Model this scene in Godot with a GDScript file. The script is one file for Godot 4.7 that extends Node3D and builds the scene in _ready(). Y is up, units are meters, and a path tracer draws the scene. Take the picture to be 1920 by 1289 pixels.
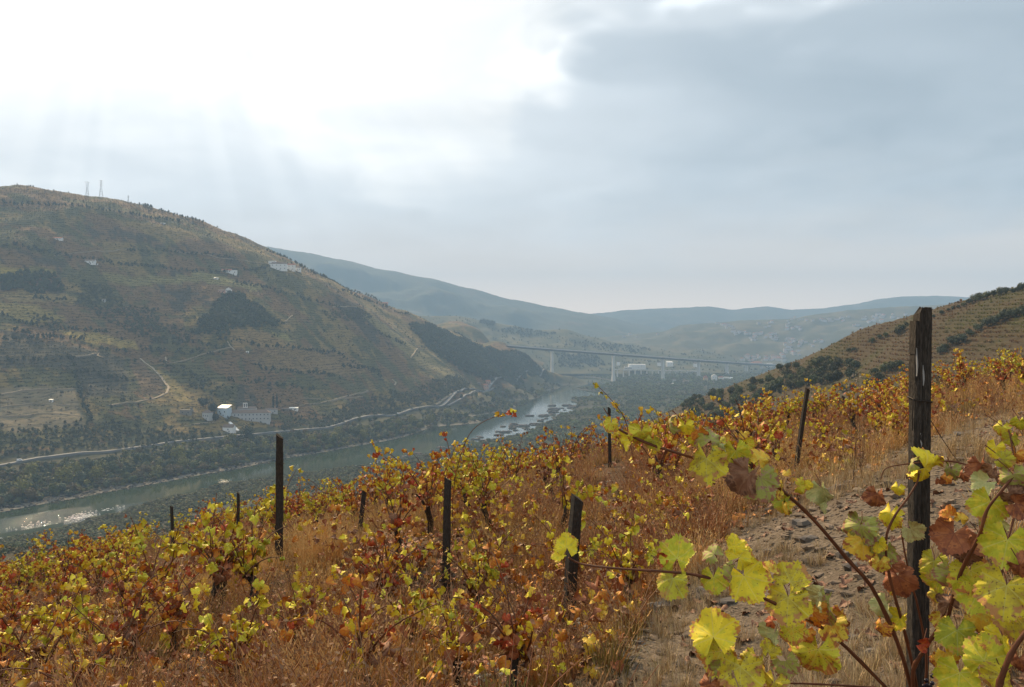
extends Node3D
# A river valley with terraced vineyards in autumn, seen from a vineyard on its bank. Metres, y up, the river at y = 0.

const F := 1500.0                       # focal length of the photograph in its own pixels
const EYE := Vector3(0, 170, 0)
const WIDE := 1920.0
const HIGH := 1289.0
const HORIZON := 625.0

var rng := RandomNumberGenerator.new()
var M := {}
var crowd := []                         # things whose label waits until all their neighbours stand
var hill: Polar                         # the far bank
var land: Polar                         # the near bank: vineyard, side valley, flood plain
var steps: Polar                        # the terraced hill of the near bank
var soft := FastNoiseLite.new()
var fine := FastNoiseLite.new()
var plots := FastNoiseLite.new()
var leaf_shapes: Array[ArrayMesh] = []
var small_leaves: Array[ArrayMesh] = []


func at(u: float, v: float, d: float) -> Vector3:
	return EYE + Vector3((u - 960.0) / F * d, (HORIZON - v) / F * d, -d)

func pixel(p: Vector3) -> Vector2:
	var d := maxf(0.01, -p.z)
	return Vector2(960.0 + p.x / d * F, HORIZON - (p.y - EYE.y) / d * F)

func L(r: float, g: float, b: float) -> Color:
	return Color(r, g, b).linear_to_srgb()


# ---------------------------------------------------------------- surfaces through control points
class Rbf:
	var px := PackedFloat64Array()
	var pz := PackedFloat64Array()
	var w := PackedFloat64Array()
	var c2 := 1.0
	var p0 := 0.0
	var p1 := 0.0
	var p2 := 0.0

	func _init(pts: Array, c: float) -> void:
		c2 = c * c
		var n := pts.size()
		var m := n + 3
		var a := []
		for i in n:
			px.append(pts[i].x)
			pz.append(pts[i].z)
		for i in m:
			var row := PackedFloat64Array()
			row.resize(m + 1)
			if i < n:
				for j in n:
					var dx: float = px[i] - px[j]
					var dz: float = pz[i] - pz[j]
					row[j] = sqrt(dx * dx + dz * dz + c2)
				row[n] = 1.0
				row[n + 1] = px[i] * 0.01
				row[n + 2] = pz[i] * 0.01
				row[m] = pts[i].y
			else:
				for j in n:
					row[j] = 1.0 if i == n else (px[j] * 0.01 if i == n + 1 else pz[j] * 0.01)
			a.append(row)
		for k in m:
			var best := k
			for i in range(k + 1, m):
				if absf(a[i][k]) > absf(a[best][k]):
					best = i
			var t = a[k]
			a[k] = a[best]
			a[best] = t
			var rk: PackedFloat64Array = a[k]
			for i in range(k + 1, m):
				var ri: PackedFloat64Array = a[i]
				var f: float = ri[k] / rk[k]
				if f != 0.0:
					for j in range(k, m + 1):
						ri[j] -= f * rk[j]
					a[i] = ri
		var x := PackedFloat64Array()
		x.resize(m)
		for k in range(m - 1, -1, -1):
			var s: float = a[k][m]
			for j in range(k + 1, m):
				s -= a[k][j] * x[j]
			x[k] = s / a[k][k]
		w = x.slice(0, n)
		p0 = x[n]
		p1 = x[n + 1] * 0.01
		p2 = x[n + 2] * 0.01

	func ev(x: float, z: float) -> float:
		var s := p0 + p1 * x + p2 * z
		for i in w.size():
			var dx := x - px[i]
			var dz := z - pz[i]
			s += w[i] * sqrt(dx * dx + dz * dz + c2)
		return s


# heights on rings round the vineyard: fine near it, coarse far away
class Polar:
	var a0 := 0.0
	var da := 1.0
	var na := 0
	var r0 := 1.0
	var k := 0.0          # > 0: rings grow by this factor (its logarithm); else they step evenly
	var dr := 1.0
	var nr := 0
	var h := PackedFloat32Array()

	func radius(i: float) -> float:
		return r0 * exp(k * i) if k > 0.0 else r0 + dr * i

	func spot(i: int, j: int) -> Vector2:
		var r := radius(i)
		var az := a0 + da * j
		return Vector2(r * sin(az), -r * cos(az))

	func y(x: float, z: float) -> float:
		var r := sqrt(x * x + z * z)
		var fi := (log(maxf(r, r0) / r0) / k) if k > 0.0 else (r - r0) / dr
		var fj := (atan2(x, -z) - a0) / da
		fi = clampf(fi, 0.0, nr - 1.001)
		fj = clampf(fj, 0.0, na - 1.001)
		var i := int(fi)
		var j := int(fj)
		fi -= i
		fj -= j
		var o := i * na + j
		return lerpf(lerpf(h[o], h[o + 1], fj), lerpf(h[o + na], h[o + na + 1], fj), fi)

	func slope(x: float, z: float, e: float) -> Vector3:
		return Vector3(y(x - e, z) - y(x + e, z), 2.0 * e, y(x, z - e) - y(x, z + e)).normalized()

	func mesh(colors: PackedColorArray, band := 0.0) -> ArrayMesh:
		var vs := PackedVector3Array()
		var ns := PackedVector3Array()
		var uv := PackedVector2Array()
		var ix := PackedInt32Array()
		vs.resize(nr * na)
		ns.resize(nr * na)
		uv.resize(nr * na)
		for i in nr:
			for j in na:
				var p := spot(i, j)
				vs[i * na + j] = Vector3(p.x, h[i * na + j], p.y)
				uv[i * na + j] = p * 0.05 if band == 0.0 else Vector2(p.length() * (a0 + da * j) / 150.0, h[i * na + j] / band)
		for i in nr:
			for j in na:
				var o := i * na + j
				var e := vs[o + (1 if j < na - 1 else 0)] - vs[o - (1 if j > 0 else 0)]
				var f := vs[o + (na if i < nr - 1 else 0)] - vs[o - (na if i > 0 else 0)]
				ns[o] = e.cross(f).normalized()
		for i in nr - 1:
			for j in na - 1:
				var o := i * na + j
				ix.append_array([o, o + na, o + 1, o + 1, o + na, o + na + 1])
		var arr := []
		arr.resize(Mesh.ARRAY_MAX)
		arr[Mesh.ARRAY_VERTEX] = vs
		arr[Mesh.ARRAY_NORMAL] = ns
		arr[Mesh.ARRAY_TEX_UV] = uv
		arr[Mesh.ARRAY_COLOR] = colors
		arr[Mesh.ARRAY_INDEX] = ix
		var m := ArrayMesh.new()
		m.add_surface_from_arrays(Mesh.PRIMITIVE_TRIANGLES, arr)
		return m

	# where the line of sight through a direction meets the ground
	func hit(from: Vector3, dir: Vector3, start: float, stop: float) -> Vector3:
		var d := start
		var last := start
		while d < stop:
			var p := from + dir * d
			if p.y < y(p.x, p.z):
				for n in 8:
					var mid := (last + d) * 0.5
					var q := from + dir * mid
					if q.y < y(q.x, q.z):
						d = mid
					else:
						last = mid
				var q := from + dir * d
				return Vector3(q.x, y(q.x, q.z), q.z)
			last = d
			d += maxf(0.05, d * 0.004)
		return Vector3(0, -999, 0)


func sight(u: float, v: float) -> Vector3:
	return Vector3((u - 960.0) / F, (HORIZON - v) / F, -1.0)

func on_hill(u: float, v: float) -> Vector3:
	var p := hill.hit(EYE, sight(u, v), 600.0, 4000.0)
	if p.y < -900.0:                                   # just over the ridge: the last ground under that line
		for k in 60:
			p = hill.hit(EYE, sight(u, v + k), 600.0, 4000.0)
			if p.y > -900.0:
				break
	return p

func on_land(u: float, v: float) -> Vector3:
	return land.hit(EYE, sight(u, v), 0.6, 3300.0)


# ---------------------------------------------------------------- names, labels
var taken := {}
func numbered(called: String) -> String:
	var n: int = taken.get(called, 0)
	taken[called] = n + 1
	return called if n == 0 else "%s_%03d" % [called, n]

func tag(o: Node, label := "", category := "", group := "", kind := "") -> Node:
	if label:
		o.set_meta("label", label)
	if category:
		o.set_meta("category", category)
	if group:
		o.set_meta("group", group)
	if kind:
		o.set_meta("kind", kind)
	return o

func thing(called: String, where: Vector3, turn := 0.0) -> Node3D:
	var o := Node3D.new()
	o.name = numbered(called)
	add_child(o)
	o.position = where
	o.rotation.y = turn
	return o

func part(called: String, mesh: Mesh, mat: Material, parent: Node = null) -> MeshInstance3D:
	var o := MeshInstance3D.new()
	o.mesh = mesh
	if mat:
		o.material_override = mat
	if parent == null:
		o.name = numbered(called)
		add_child(o)
	else:
		o.name = called
		parent.add_child(o, true)
	return o

func structure(called: String, mesh: Mesh, mat: Material) -> MeshInstance3D:
	var o := part(called, mesh, mat)
	o.set_meta("kind", "structure")
	return o

func copy(o: Node3D, called: String) -> Node3D:
	var c: Node3D = o.duplicate()
	c.name = numbered(called)
	add_child(c)
	return c

# a crowd of alike things: each is told from the rest by its place beside something one can find
func queue(o: Node3D, adjective: String, noun: String, where: Vector3, marks: Array, category: String, group: String) -> void:
	tag(o, "", category, group)
	crowd.append({"o": o, "adj": adjective, "noun": noun, "p": where, "marks": marks})

const ORDINAL := ["first", "second", "third", "fourth", "fifth", "sixth", "seventh", "eighth", "ninth", "tenth", "eleventh", "twelfth", "thirteenth", "fourteenth", "fifteenth", "sixteenth", "seventeenth", "eighteenth", "nineteenth"]
func ordinal(n: int) -> String:           # 0: no word at all
	if n == 0:
		return ""
	if n < 19:
		return ORDINAL[n] + " "
	if (n + 1) % 10 == 0:
		return ["twentieth", "thirtieth", "fortieth", "fiftieth", "sixtieth", "seventieth"][(n + 1) / 10 - 2] + " "
	return ["twenty", "thirty", "forty", "fifty", "sixty", "seventy"][(n + 1) / 10 - 2] + "-" + ORDINAL[(n + 1) % 10 - 1] + " "

func name_the_crowd() -> void:
	var bins := {}
	for c in crowd:
		var q := pixel(c.p)
		var best = null
		var far := 1e9
		for m in c.marks:
			var dd: float = (q - m[0]).length()
			if dd < far:
				far = dd
				best = m
		var off: Vector2 = q - best[0]
		var side := ""
		if absf(off.x) > absf(off.y) * 0.8:
			side = "to the west of" if off.x < 0.0 else "to the east of"
		else:
			side = "behind" if off.y < 0.0 else "in front of"
		if side.begins_with("to the"):
			side = "on the left of" if off.x < 0.0 else "on the right of"
		var key: String = c.noun + "|" + c.adj + "|" + best[1] + "|" + side
		if not bins.has(key):
			bins[key] = []
		bins[key].append({"o": c.o, "far": far, "adj": c.adj, "noun": c.noun, "mark": best[1], "side": side})
	for key in bins:
		var b: Array = bins[key]
		b.sort_custom(func(p, q): return p.far < q.far)
		for n in b.size():
			var e = b[n]
			var which := ordinal(n)
			e.o.set_meta("label", "%s%s %s %s %s" % [which, e.adj, e.noun, e.side, e.mark])


# ---------------------------------------------------------------- shapes
func tool() -> SurfaceTool:
	var st := SurfaceTool.new()
	st.begin(Mesh.PRIMITIVE_TRIANGLES)
	return st

func tri(st: SurfaceTool, a: Vector3, b: Vector3, c: Vector3, n := Vector3.ZERO) -> void:
	var g := (c - a).cross(b - a)
	if n == Vector3.ZERO:
		n = g.normalized()
	elif g.dot(n) < 0.0:
		var t := b
		b = c
		c = t
	for p in [a, b, c]:
		st.set_normal(n)
		st.set_uv(Vector2(p.x + p.z, p.y))
		st.add_vertex(p)

func quad(st: SurfaceTool, a: Vector3, b: Vector3, c: Vector3, d: Vector3, n := Vector3.ZERO) -> void:
	tri(st, a, b, c, n)
	tri(st, a, c, d, n)

func box(st: SurfaceTool, mid: Vector3, size: Vector3, turn := Basis.IDENTITY) -> void:
	var s := size * 0.5
	for ax in 3:
		for sg in [-1.0, 1.0]:
			var n := Vector3.ZERO
			n[ax] = sg
			var e := Vector3.ZERO
			var f := Vector3.ZERO
			e[(ax + 1) % 3] = s[(ax + 1) % 3]
			f[(ax + 2) % 3] = s[(ax + 2) % 3]
			var o: Vector3 = n * s[ax]
			quad(st, mid + turn * (o + e + f), mid + turn * (o + e - f), mid + turn * (o - e - f), mid + turn * (o - e + f), turn * n)

func box_mesh(mid: Vector3, size: Vector3) -> ArrayMesh:
	var st := tool()
	box(st, mid, size)
	return st.commit()

func tube(st: SurfaceTool, pts: Array, radii: Array, sides := 6) -> void:
	var n := pts.size()
	var rings := []
	var up := Vector3.UP
	for i in n:
		var t: Vector3 = (pts[mini(i + 1, n - 1)] - pts[maxi(i - 1, 0)]).normalized()
		var ref := Vector3.RIGHT if absf(t.dot(Vector3.RIGHT)) < 0.8 else Vector3.UP
		if i > 0:
			ref = up
		var e := (ref - t * ref.dot(t)).normalized()
		up = e
		var f := t.cross(e)
		var ring := []
		for s in sides:
			var a := TAU * s / sides
			ring.append([pts[i] + (e * cos(a) + f * sin(a)) * radii[i], e * cos(a) + f * sin(a)])
		rings.append(ring)
	for i in n - 1:
		for s in sides:
			var a = rings[i][s]
			var b = rings[i][(s + 1) % sides]
			var c = rings[i + 1][(s + 1) % sides]
			var d = rings[i + 1][s]
			for q in [[a, b, c], [a, c, d]]:
				var g: Vector3 = (q[2][0] - q[0][0]).cross(q[1][0] - q[0][0])
				var order := [0, 1, 2] if g.dot(q[0][1]) >= 0.0 else [0, 2, 1]
				for k in order:
					st.set_normal(q[k][1])
					st.set_uv(Vector2(float(s) / sides, i * 0.2))
					st.add_vertex(q[k][0])
	for s in range(1, sides - 1):
		tri(st, rings[n - 1][0][0], rings[n - 1][s][0], rings[n - 1][s + 1][0], (pts[n - 1] - pts[n - 2]).normalized())
		tri(st, rings[0][0][0], rings[0][s][0], rings[0][s + 1][0], (pts[0] - pts[1]).normalized())

func curve(pts: Array, n: int) -> Array:
	var out := []
	for k in n + 1:
		var t := float(k) / n * (pts.size() - 1)
		var i := mini(int(t), pts.size() - 2)
		t -= i
		var a: Vector3 = pts[maxi(i - 1, 0)]
		var b: Vector3 = pts[i]
		var c: Vector3 = pts[i + 1]
		var d: Vector3 = pts[mini(i + 2, pts.size() - 1)]
		out.append(b.cubic_interpolate(c, a, d, t))
	return out

func many(called: String, mesh: Mesh, mat: Material, places: Array, tints: Array, label: String, parent: Node = null) -> MultiMeshInstance3D:
	var mm := MultiMesh.new()
	mm.transform_format = MultiMesh.TRANSFORM_3D
	mm.use_colors = not tints.is_empty()
	mm.mesh = mesh
	mm.instance_count = places.size()
	for i in places.size():
		mm.set_instance_transform(i, places[i])
		if not tints.is_empty():
			mm.set_instance_color(i, tints[i])
	var o := MultiMeshInstance3D.new()
	o.multimesh = mm
	o.material_override = mat
	if parent:
		o.name = called
		parent.add_child(o, true)
	else:
		o.name = numbered(called)
		add_child(o)
		if label:
			o.set_meta("label", label)
	o.set_meta("kind", "stuff")
	return o

func upright(p: Vector3, s: float, turn: float, lean := 0.0) -> Transform3D:
	var b := Basis(Vector3.UP, turn) * Basis(Vector3.RIGHT, lean)
	return Transform3D(b.scaled(Vector3(s, s, s)), p)

func inside(p: Vector2, poly: PackedVector2Array) -> bool:
	return Geometry2D.is_point_in_polygon(p, poly)


# ---------------------------------------------------------------- materials
func matte(rough: float, color: Color, tinted := false) -> StandardMaterial3D:
	var m := StandardMaterial3D.new()
	m.albedo_color = color
	m.roughness = rough
	m.metallic_specular = 0.3
	m.vertex_color_use_as_albedo = tinted
	return m

func noise_tex(size: int, freq: float, octaves: int, lo: Color, hi: Color, seed_: int, kind := FastNoiseLite.TYPE_SIMPLEX_SMOOTH) -> NoiseTexture2D:
	var n := FastNoiseLite.new()
	n.noise_type = kind
	n.seed = seed_
	n.frequency = freq
	n.fractal_octaves = octaves
	var t := NoiseTexture2D.new()
	t.width = size
	t.height = size
	t.seamless = true
	t.noise = n
	var g := Gradient.new()
	g.set_color(0, lo)
	g.set_color(1, hi)
	t.color_ramp = g
	return t

func bump_tex(size: int, freq: float, octaves: int, strength: float, seed_: int) -> NoiseTexture2D:
	var n := FastNoiseLite.new()
	n.seed = seed_
	n.frequency = freq
	n.fractal_octaves = octaves
	var t := NoiseTexture2D.new()
	t.width = size
	t.height = size
	t.seamless = true
	t.noise = n
	t.as_normal_map = true
	t.bump_strength = strength
	return t

func triplanar(m: StandardMaterial3D, scale: float) -> StandardMaterial3D:
	m.uv1_triplanar = true
	m.uv1_world_triplanar = true
	m.uv1_scale = Vector3.ONE * scale
	return m


# ---------------------------------------------------------------- the sky: overcast, torn open round the sun
const SUN_AZ := -25.0
const SUN_EL := 33.0

func sky_picture() -> ImageTexture:
	var w := 2048
	var h := 1024
	var im := Image.create(w, h, false, Image.FORMAT_RGBF)
	var n1 := FastNoiseLite.new()
	n1.seed = 11
	n1.frequency = 0.055
	n1.fractal_octaves = 5
	var n2 := FastNoiseLite.new()
	n2.seed = 23
	n2.frequency = 0.16
	n2.fractal_octaves = 4
	var rays := FastNoiseLite.new()
	rays.seed = 5
	rays.frequency = 0.11
	rays.fractal_octaves = 2
	var rim := PackedVector2Array([Vector2(-180, 34), Vector2(-70, 24), Vector2(-40, 12.5), Vector2(-24, 14.8), Vector2(-15, 15.6), Vector2(-9, 14.2), Vector2(-4, 14.5), Vector2(-0.5, 16.2), Vector2(0.5, 18.6), Vector2(-2.0, 20.4), Vector2(6, 27), Vector2(20, 34), Vector2(180, 36)])
	rim[9] = Vector2(1.2, 20.5)
	var warm := Vector3(0.60, 0.575, 0.555)
	var pale := Vector3(0.66, 0.70, 0.735)
	var dark := Vector3(0.40, 0.46, 0.515)
	var white := Vector3(0.84, 0.845, 0.835)
	for y in h:
		var el := 90.0 - (y + 0.5) * 180.0 / h
		if el < -1.0:
			im.fill_rect(Rect2i(0, y, w, h - y), Color(0.20, 0.19, 0.17))
			break
		for x in w:
			var az := (x + 0.5) * 360.0 / w
			if az > 180.0:
				az -= 360.0
			var ca := cos(deg_to_rad(el))
			var dir := Vector3(sin(deg_to_rad(az)) * ca, sin(deg_to_rad(el)), -cos(deg_to_rad(az)) * ca)
			# clouds lie in a flat sheet: stretch them towards the horizon
			var flat := dir / (dir.y + 0.16) * 14.0
			var a := n1.get_noise_2d(flat.x, flat.z)
			var b := n2.get_noise_2d(flat.x * 0.8 + a * 6.0, flat.z * 0.8)
			var ax := az - SUN_AZ
			var near := exp(-(ax * ax * ca * ca + (el - SUN_EL) * (el - SUN_EL)) / (2.0 * 24.0 * 24.0))
			var c := warm.lerp(pale, smoothstep(2.0, 11.0, el + a * 3.0 - az * 0.06))
			c += Vector3(1.25, 0.86, 0.56) * smoothstep(11.0, 0.0, el) * smoothstep(11.0, 0.0, el)
			# grey-blue deck on the side away from the sun
			var deck := smoothstep(-6.0, 21.0, az + (el - 14.0) * 0.55 + a * 9.0) * smoothstep(6.2, 13.5, el + a * 4.0 + az * 0.05)
			var top := smoothstep(18.5, 21.5, el + b * 5.0 + a * 3.0 - absf(az - 15.0) * 0.15)
			c = c.lerp(dark, deck * 1.0 * (1.0 - 0.55 * top))
			c += Vector3.ONE * (b * 0.07 + a * 0.06) * smoothstep(2.0, 9.0, el)
			c += Vector3(1.0, 0.98, 0.95) * near * 0.28 * (1.0 - deck * 0.7)
			# shafts of light below the torn edge
			var dirn := rad_to_deg(atan2(ax * ca, SUN_EL - el))
			var shaft := smoothstep(-0.25, 0.5, rays.get_noise_2d(dirn * 1.6, 3.0))
			var reach := smoothstep(34.0, 12.0, sqrt(ax * ax + (el - SUN_EL) * (el - SUN_EL)))
			c += Vector3(1.0, 0.99, 0.97) * shaft * reach * 0.12
			# the opening
			var edge := 40.0
			for k in rim.size() - 1:
				if az >= rim[k].x and az < rim[k + 1].x:
					edge = lerpf(rim[k].y, rim[k + 1].y, smoothstep(0.0, 1.0, (az - rim[k].x) / (rim[k + 1].x - rim[k].x)))
					break
			var open := smoothstep(lerpf(-7.0, -5.5, smoothstep(-8.0, 0.0, az)), lerpf(5.0, 3.0, smoothstep(-8.0, 0.0, az)), el - edge + a * 6.0 + b * 4.5 + shaft * 1.8)
			open *= 1.0 - 0.75 * smoothstep(40.0, 70.0, el)
			c = c.lerp(white + Vector3.ONE * (b * 0.16 + a * 0.10 + near * near * 0.35), open * smoothstep(0.1, 0.4, near))
			# small bright rags along the top of the deck
			c += Vector3.ONE * 0.30 * deck * smoothstep(0.12, 0.5, b + a * 0.6) * smoothstep(16.0, 21.0, el + az * 0.05)
			if el < 0.0:
				c = warm + Vector3(1.25, 0.86, 0.56)
			im.set_pixel(x, y, Color(c.x, c.y, c.z))
	return ImageTexture.create_from_image(im)


func _ready() -> void:
	rng.seed = 4
	# ---- camera, sky, sun, exposure
	var cam := Camera3D.new()
	cam.name = "camera"
	cam.projection = Camera3D.PROJECTION_FRUSTUM
	cam.near = 0.1
	cam.far = 40000.0
	cam.size = 0.1 * HIGH / F
	cam.frustum_offset = Vector2(0, -0.1 * (HIGH * 0.5 - HORIZON) / F)
	cam.position = EYE
	add_child(cam)
	cam.current = true
	var env := Environment.new()
	env.background_mode = Environment.BG_SKY
	var sky := Sky.new()
	var pan := PanoramaSkyMaterial.new()
	pan.panorama = sky_picture()
	sky.sky_material = pan
	env.sky = sky
	env.tonemap_mode = Environment.TONE_MAPPER_LINEAR
	env.tonemap_exposure = 1.36
	env.sdfgi_enabled = true
	env.ssao_enabled = true
	env.ssil_enabled = true
	env.fog_enabled = true
	env.fog_density = 0.00017
	env.fog_light_color = Color(0.69, 0.845, 1.0)
	var we := WorldEnvironment.new()
	we.name = "environment"
	we.environment = env
	add_child(we)
	var sun := DirectionalLight3D.new()
	sun.name = "sun"
	sun.light_energy = 1.6
	sun.light_color = Color(1.0, 0.87, 0.68)
	sun.light_angular_distance = 0.6
	sun.shadow_enabled = true
	sun.rotation = Vector3(deg_to_rad(-SUN_EL), deg_to_rad(180.0 - SUN_AZ), 0)
	add_child(sun)

	soft.seed = 3
	soft.frequency = 1.0
	soft.fractal_octaves = 4
	fine.seed = 8
	fine.frequency = 1.0
	fine.fractal_octaves = 3
	plots.seed = 31
	plots.noise_type = FastNoiseLite.TYPE_CELLULAR
	plots.cellular_return_type = FastNoiseLite.RETURN_CELL_VALUE
	plots.frequency = 1.0
	materials()
	# ---- large structure
	shape_far_bank()
	shape_near_bank()
	build_river()
	build_far_bank()
	build_near_bank()
	build_distance()
	build_bridge()
	# ---- buildings, roads, trees
	build_quintas()
	build_roads()
	build_riverside_trees()
	build_side_valley()
	build_town()
	# ---- the vineyard at hand
	leaf_kinds()
	build_posts()
	build_vineyard()
	build_ground_cover()
	build_near_vine()
	name_the_crowd()


# vine rows and terrace lines of a slope too far away for single vines: eight to a tile, broken and uneven
func row_picture() -> ImageTexture:
	var n := 512
	var im := Image.create(n, n, false, Image.FORMAT_RGB8)
	for y in n:
		for x in n:
			var a := Vector2(cos(TAU * x / n), sin(TAU * x / n))
			var b := Vector2(cos(TAU * y / n), sin(TAU * y / n))
			var wob := soft.get_noise_3d(a.x * 1.6, a.y * 1.6, b.x + b.y * 2.0)
			var grain := fine.get_noise_3d(a.x * 14.0, a.y * 14.0, b.x * 11.0 + b.y * 17.0)
			var patch := soft.get_noise_3d(a.x * 2.2 + 9.0, a.y * 2.2, b.x * 1.2 + 5.0 + b.y)
			var t := fposmod(8.0 * y / n + wob * 0.8, 1.0)
			var row := smoothstep(0.16, 0.30, t) * smoothstep(0.62, 0.48, t)
			var wall := smoothstep(0.80, 0.88, t) * smoothstep(1.0, 0.93, t)
			var k := 0.90 - row * maxf(0.0, 0.17 + patch * 0.45) + wall * maxf(0.0, 0.04 + patch * 0.3) + grain * 0.20
			k = clampf(k, 0.25, 1.0)
			im.set_pixel(x, y, Color(k, k * lerpf(1.0, 1.03, row), k * 0.98))
	im.generate_mipmaps()
	return ImageTexture.create_from_image(im)


func materials() -> void:
	M.white_wash = matte(0.9, L(0.72, 0.71, 0.68))
	M.town_wash = matte(0.9, L(0.50, 0.49, 0.47))
	M.grey_wash = matte(0.9, L(0.42, 0.42, 0.41))
	M.ochre_wash = matte(0.9, L(0.55, 0.40, 0.24))
	M.pink_wash = matte(0.9, L(0.50, 0.31, 0.24))
	M.blue_wash = matte(0.9, L(0.48, 0.57, 0.62))
	M.stone = matte(0.95, L(0.20, 0.18, 0.15))
	M.old_tile = matte(0.9, L(0.17, 0.125, 0.095))
	M.red_tile = matte(0.9, L(0.33, 0.14, 0.09))
	M.pale_roof = matte(0.5, L(0.82, 0.80, 0.74))
	M.dark_pane = matte(0.3, L(0.035, 0.04, 0.045))
	M.door = matte(0.7, L(0.06, 0.045, 0.035))
	M.concrete = matte(0.9, L(0.55, 0.54, 0.50))
	M.girder = matte(0.9, L(0.13, 0.13, 0.13))
	M.parapet = matte(0.9, L(0.55, 0.54, 0.51))
	M.asphalt = matte(0.8, L(0.17, 0.17, 0.165))
	M.dirt_track = matte(1.0, L(0.29, 0.235, 0.16))
	M.steel = matte(0.5, L(0.22, 0.23, 0.24))
	M.steel.metallic = 0.6
	M.car_white = matte(0.25, L(0.8, 0.8, 0.8))
	M.tyre = matte(0.9, L(0.02, 0.02, 0.02))
	M.glass = matte(0.1, L(0.02, 0.025, 0.03))
	M.bark = matte(0.95, L(0.055, 0.045, 0.035))
	M.leafage = matte(0.75, Color.WHITE, true)
	M.leafage.backlight = Color(0.5, 0.5, 0.5)
	M.far_leafage = matte(0.8, Color.WHITE, true)
	M.far_leafage.backlight = Color(0.3, 0.3, 0.3)
	# ground of the hills: vertex colour times a mottled grain
	M.hill = matte(1.0, Color.WHITE, true)
	M.hill.albedo_texture = noise_tex(1024, 0.02, 5, Color(0.72, 0.72, 0.72), Color(1, 1, 1), 41)
	triplanar(M.hill, 0.02)
	M.far_slope = matte(1.0, Color.WHITE, true)
	M.far_slope.albedo_texture = row_picture()
	M.far_hill = matte(1.0, Color.WHITE, true)
	# earth of the vineyard
	M.earth = matte(1.0, Color.WHITE, true)
	M.earth.albedo_texture = noise_tex(1024, 0.03, 5, Color(0.50, 0.48, 0.46), Color(1, 1, 1), 42)
	M.earth.normal_enabled = true
	M.earth.normal_texture = bump_tex(1024, 0.035, 5, 9.0, 43)
	M.earth.normal_scale = 1.2
	triplanar(M.earth, 0.9)
	M.schist = matte(0.85, Color.WHITE, true)
	M.schist.albedo_texture = noise_tex(256, 0.03, 4, Color(0.6, 0.58, 0.56), Color(1, 1, 1), 44)
	M.schist.uv1_triplanar = true
	M.schist.uv1_scale = Vector3.ONE * 4.0
	M.straw = matte(0.8, Color.WHITE, true)
	M.straw.backlight = Color(0.7, 0.7, 0.7)
	M.cane = matte(0.6, L(0.17, 0.062, 0.028))
	M.cane.albedo_texture = noise_tex(128, 0.06, 3, Color(0.6, 0.6, 0.6), Color(1, 1, 1), 45)
	M.old_cane = matte(0.8, L(0.10, 0.055, 0.032))
	M.trunk = matte(1.0, L(0.035, 0.028, 0.022))
	M.trunk.normal_enabled = true
	M.trunk.normal_texture = bump_tex(256, 0.05, 4, 10.0, 46)
	M.trunk.uv1_triplanar = true
	M.trunk.uv1_scale = Vector3(9, 3, 9)
	M.post = matte(0.9, Color.WHITE)
	M.post.albedo_texture = noise_tex(512, 0.02, 5, L(0.010, 0.009, 0.008), L(0.075, 0.062, 0.050), 47)
	M.post.normal_enabled = true
	M.post.normal_texture = bump_tex(512, 0.03, 5, 8.0, 48)
	M.post.uv1_triplanar = true
	M.post.uv1_scale = Vector3(14, 1.6, 14)
	M.bare_wood = matte(0.9, L(0.24, 0.235, 0.225))
	M.wire = matte(0.6, L(0.03, 0.025, 0.022))
	M.wire.metallic = 0.5
	M.water = matte(0.06, L(0.030, 0.046, 0.024))
	M.water.metallic_specular = 0.58
	M.water.normal_enabled = true
	M.water.normal_texture = bump_tex(1024, 0.02, 4, 2.0, 51)
	M.water.normal_scale = 0.06
	triplanar(M.water, 0.05)
	M.rapid = M.water.duplicate()
	M.rapid.normal_texture = bump_tex(1024, 0.03, 4, 14.0, 52)
	M.rapid.normal_scale = 1.0
	M.rapid.uv1_scale = Vector3.ONE * 0.035
	M.foam = matte(0.6, L(0.75, 0.76, 0.76))
	M.grape = matte(0.35, L(0.012, 0.008, 0.014))
	M.fluff = matte(0.9, L(0.46, 0.40, 0.31))
	M.fluff.backlight = Color(0.8, 0.8, 0.8)


# ---------------------------------------------------------------- the far bank
const SHORE_FAR := [[-420, 1060], [-200, 1000], [0, 960], [150, 932], [300, 905], [450, 878], [600, 849], [750, 821], [900, 792], [967, 766], [1012, 745], [1055, 726], [1090, 715]]
const ROAD_FAR := [[-200, 905], [0, 872], [180, 850], [300, 834], [440, 820], [620, 803], [740, 778], [830, 762], [910, 738], [960, 724], [1010, 712], [1045, 706]]
const SKYLINE := [[-420, 340, 1650], [-200, 345, 1700], [0, 351, 1750], [60, 353, 1770], [120, 361, 1790], [190, 370, 1800], [250, 380, 1830], [310, 398, 1850], [370, 412, 1880], [430, 436, 1900], [500, 466, 1950], [560, 497, 2010], [620, 527, 2080], [700, 561, 2170], [760, 583, 2230], [800, 601, 2280], [860, 630, 2350], [910, 650, 2430], [960, 672, 2520], [1000, 690, 2620], [1030, 703, 2720]]

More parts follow.
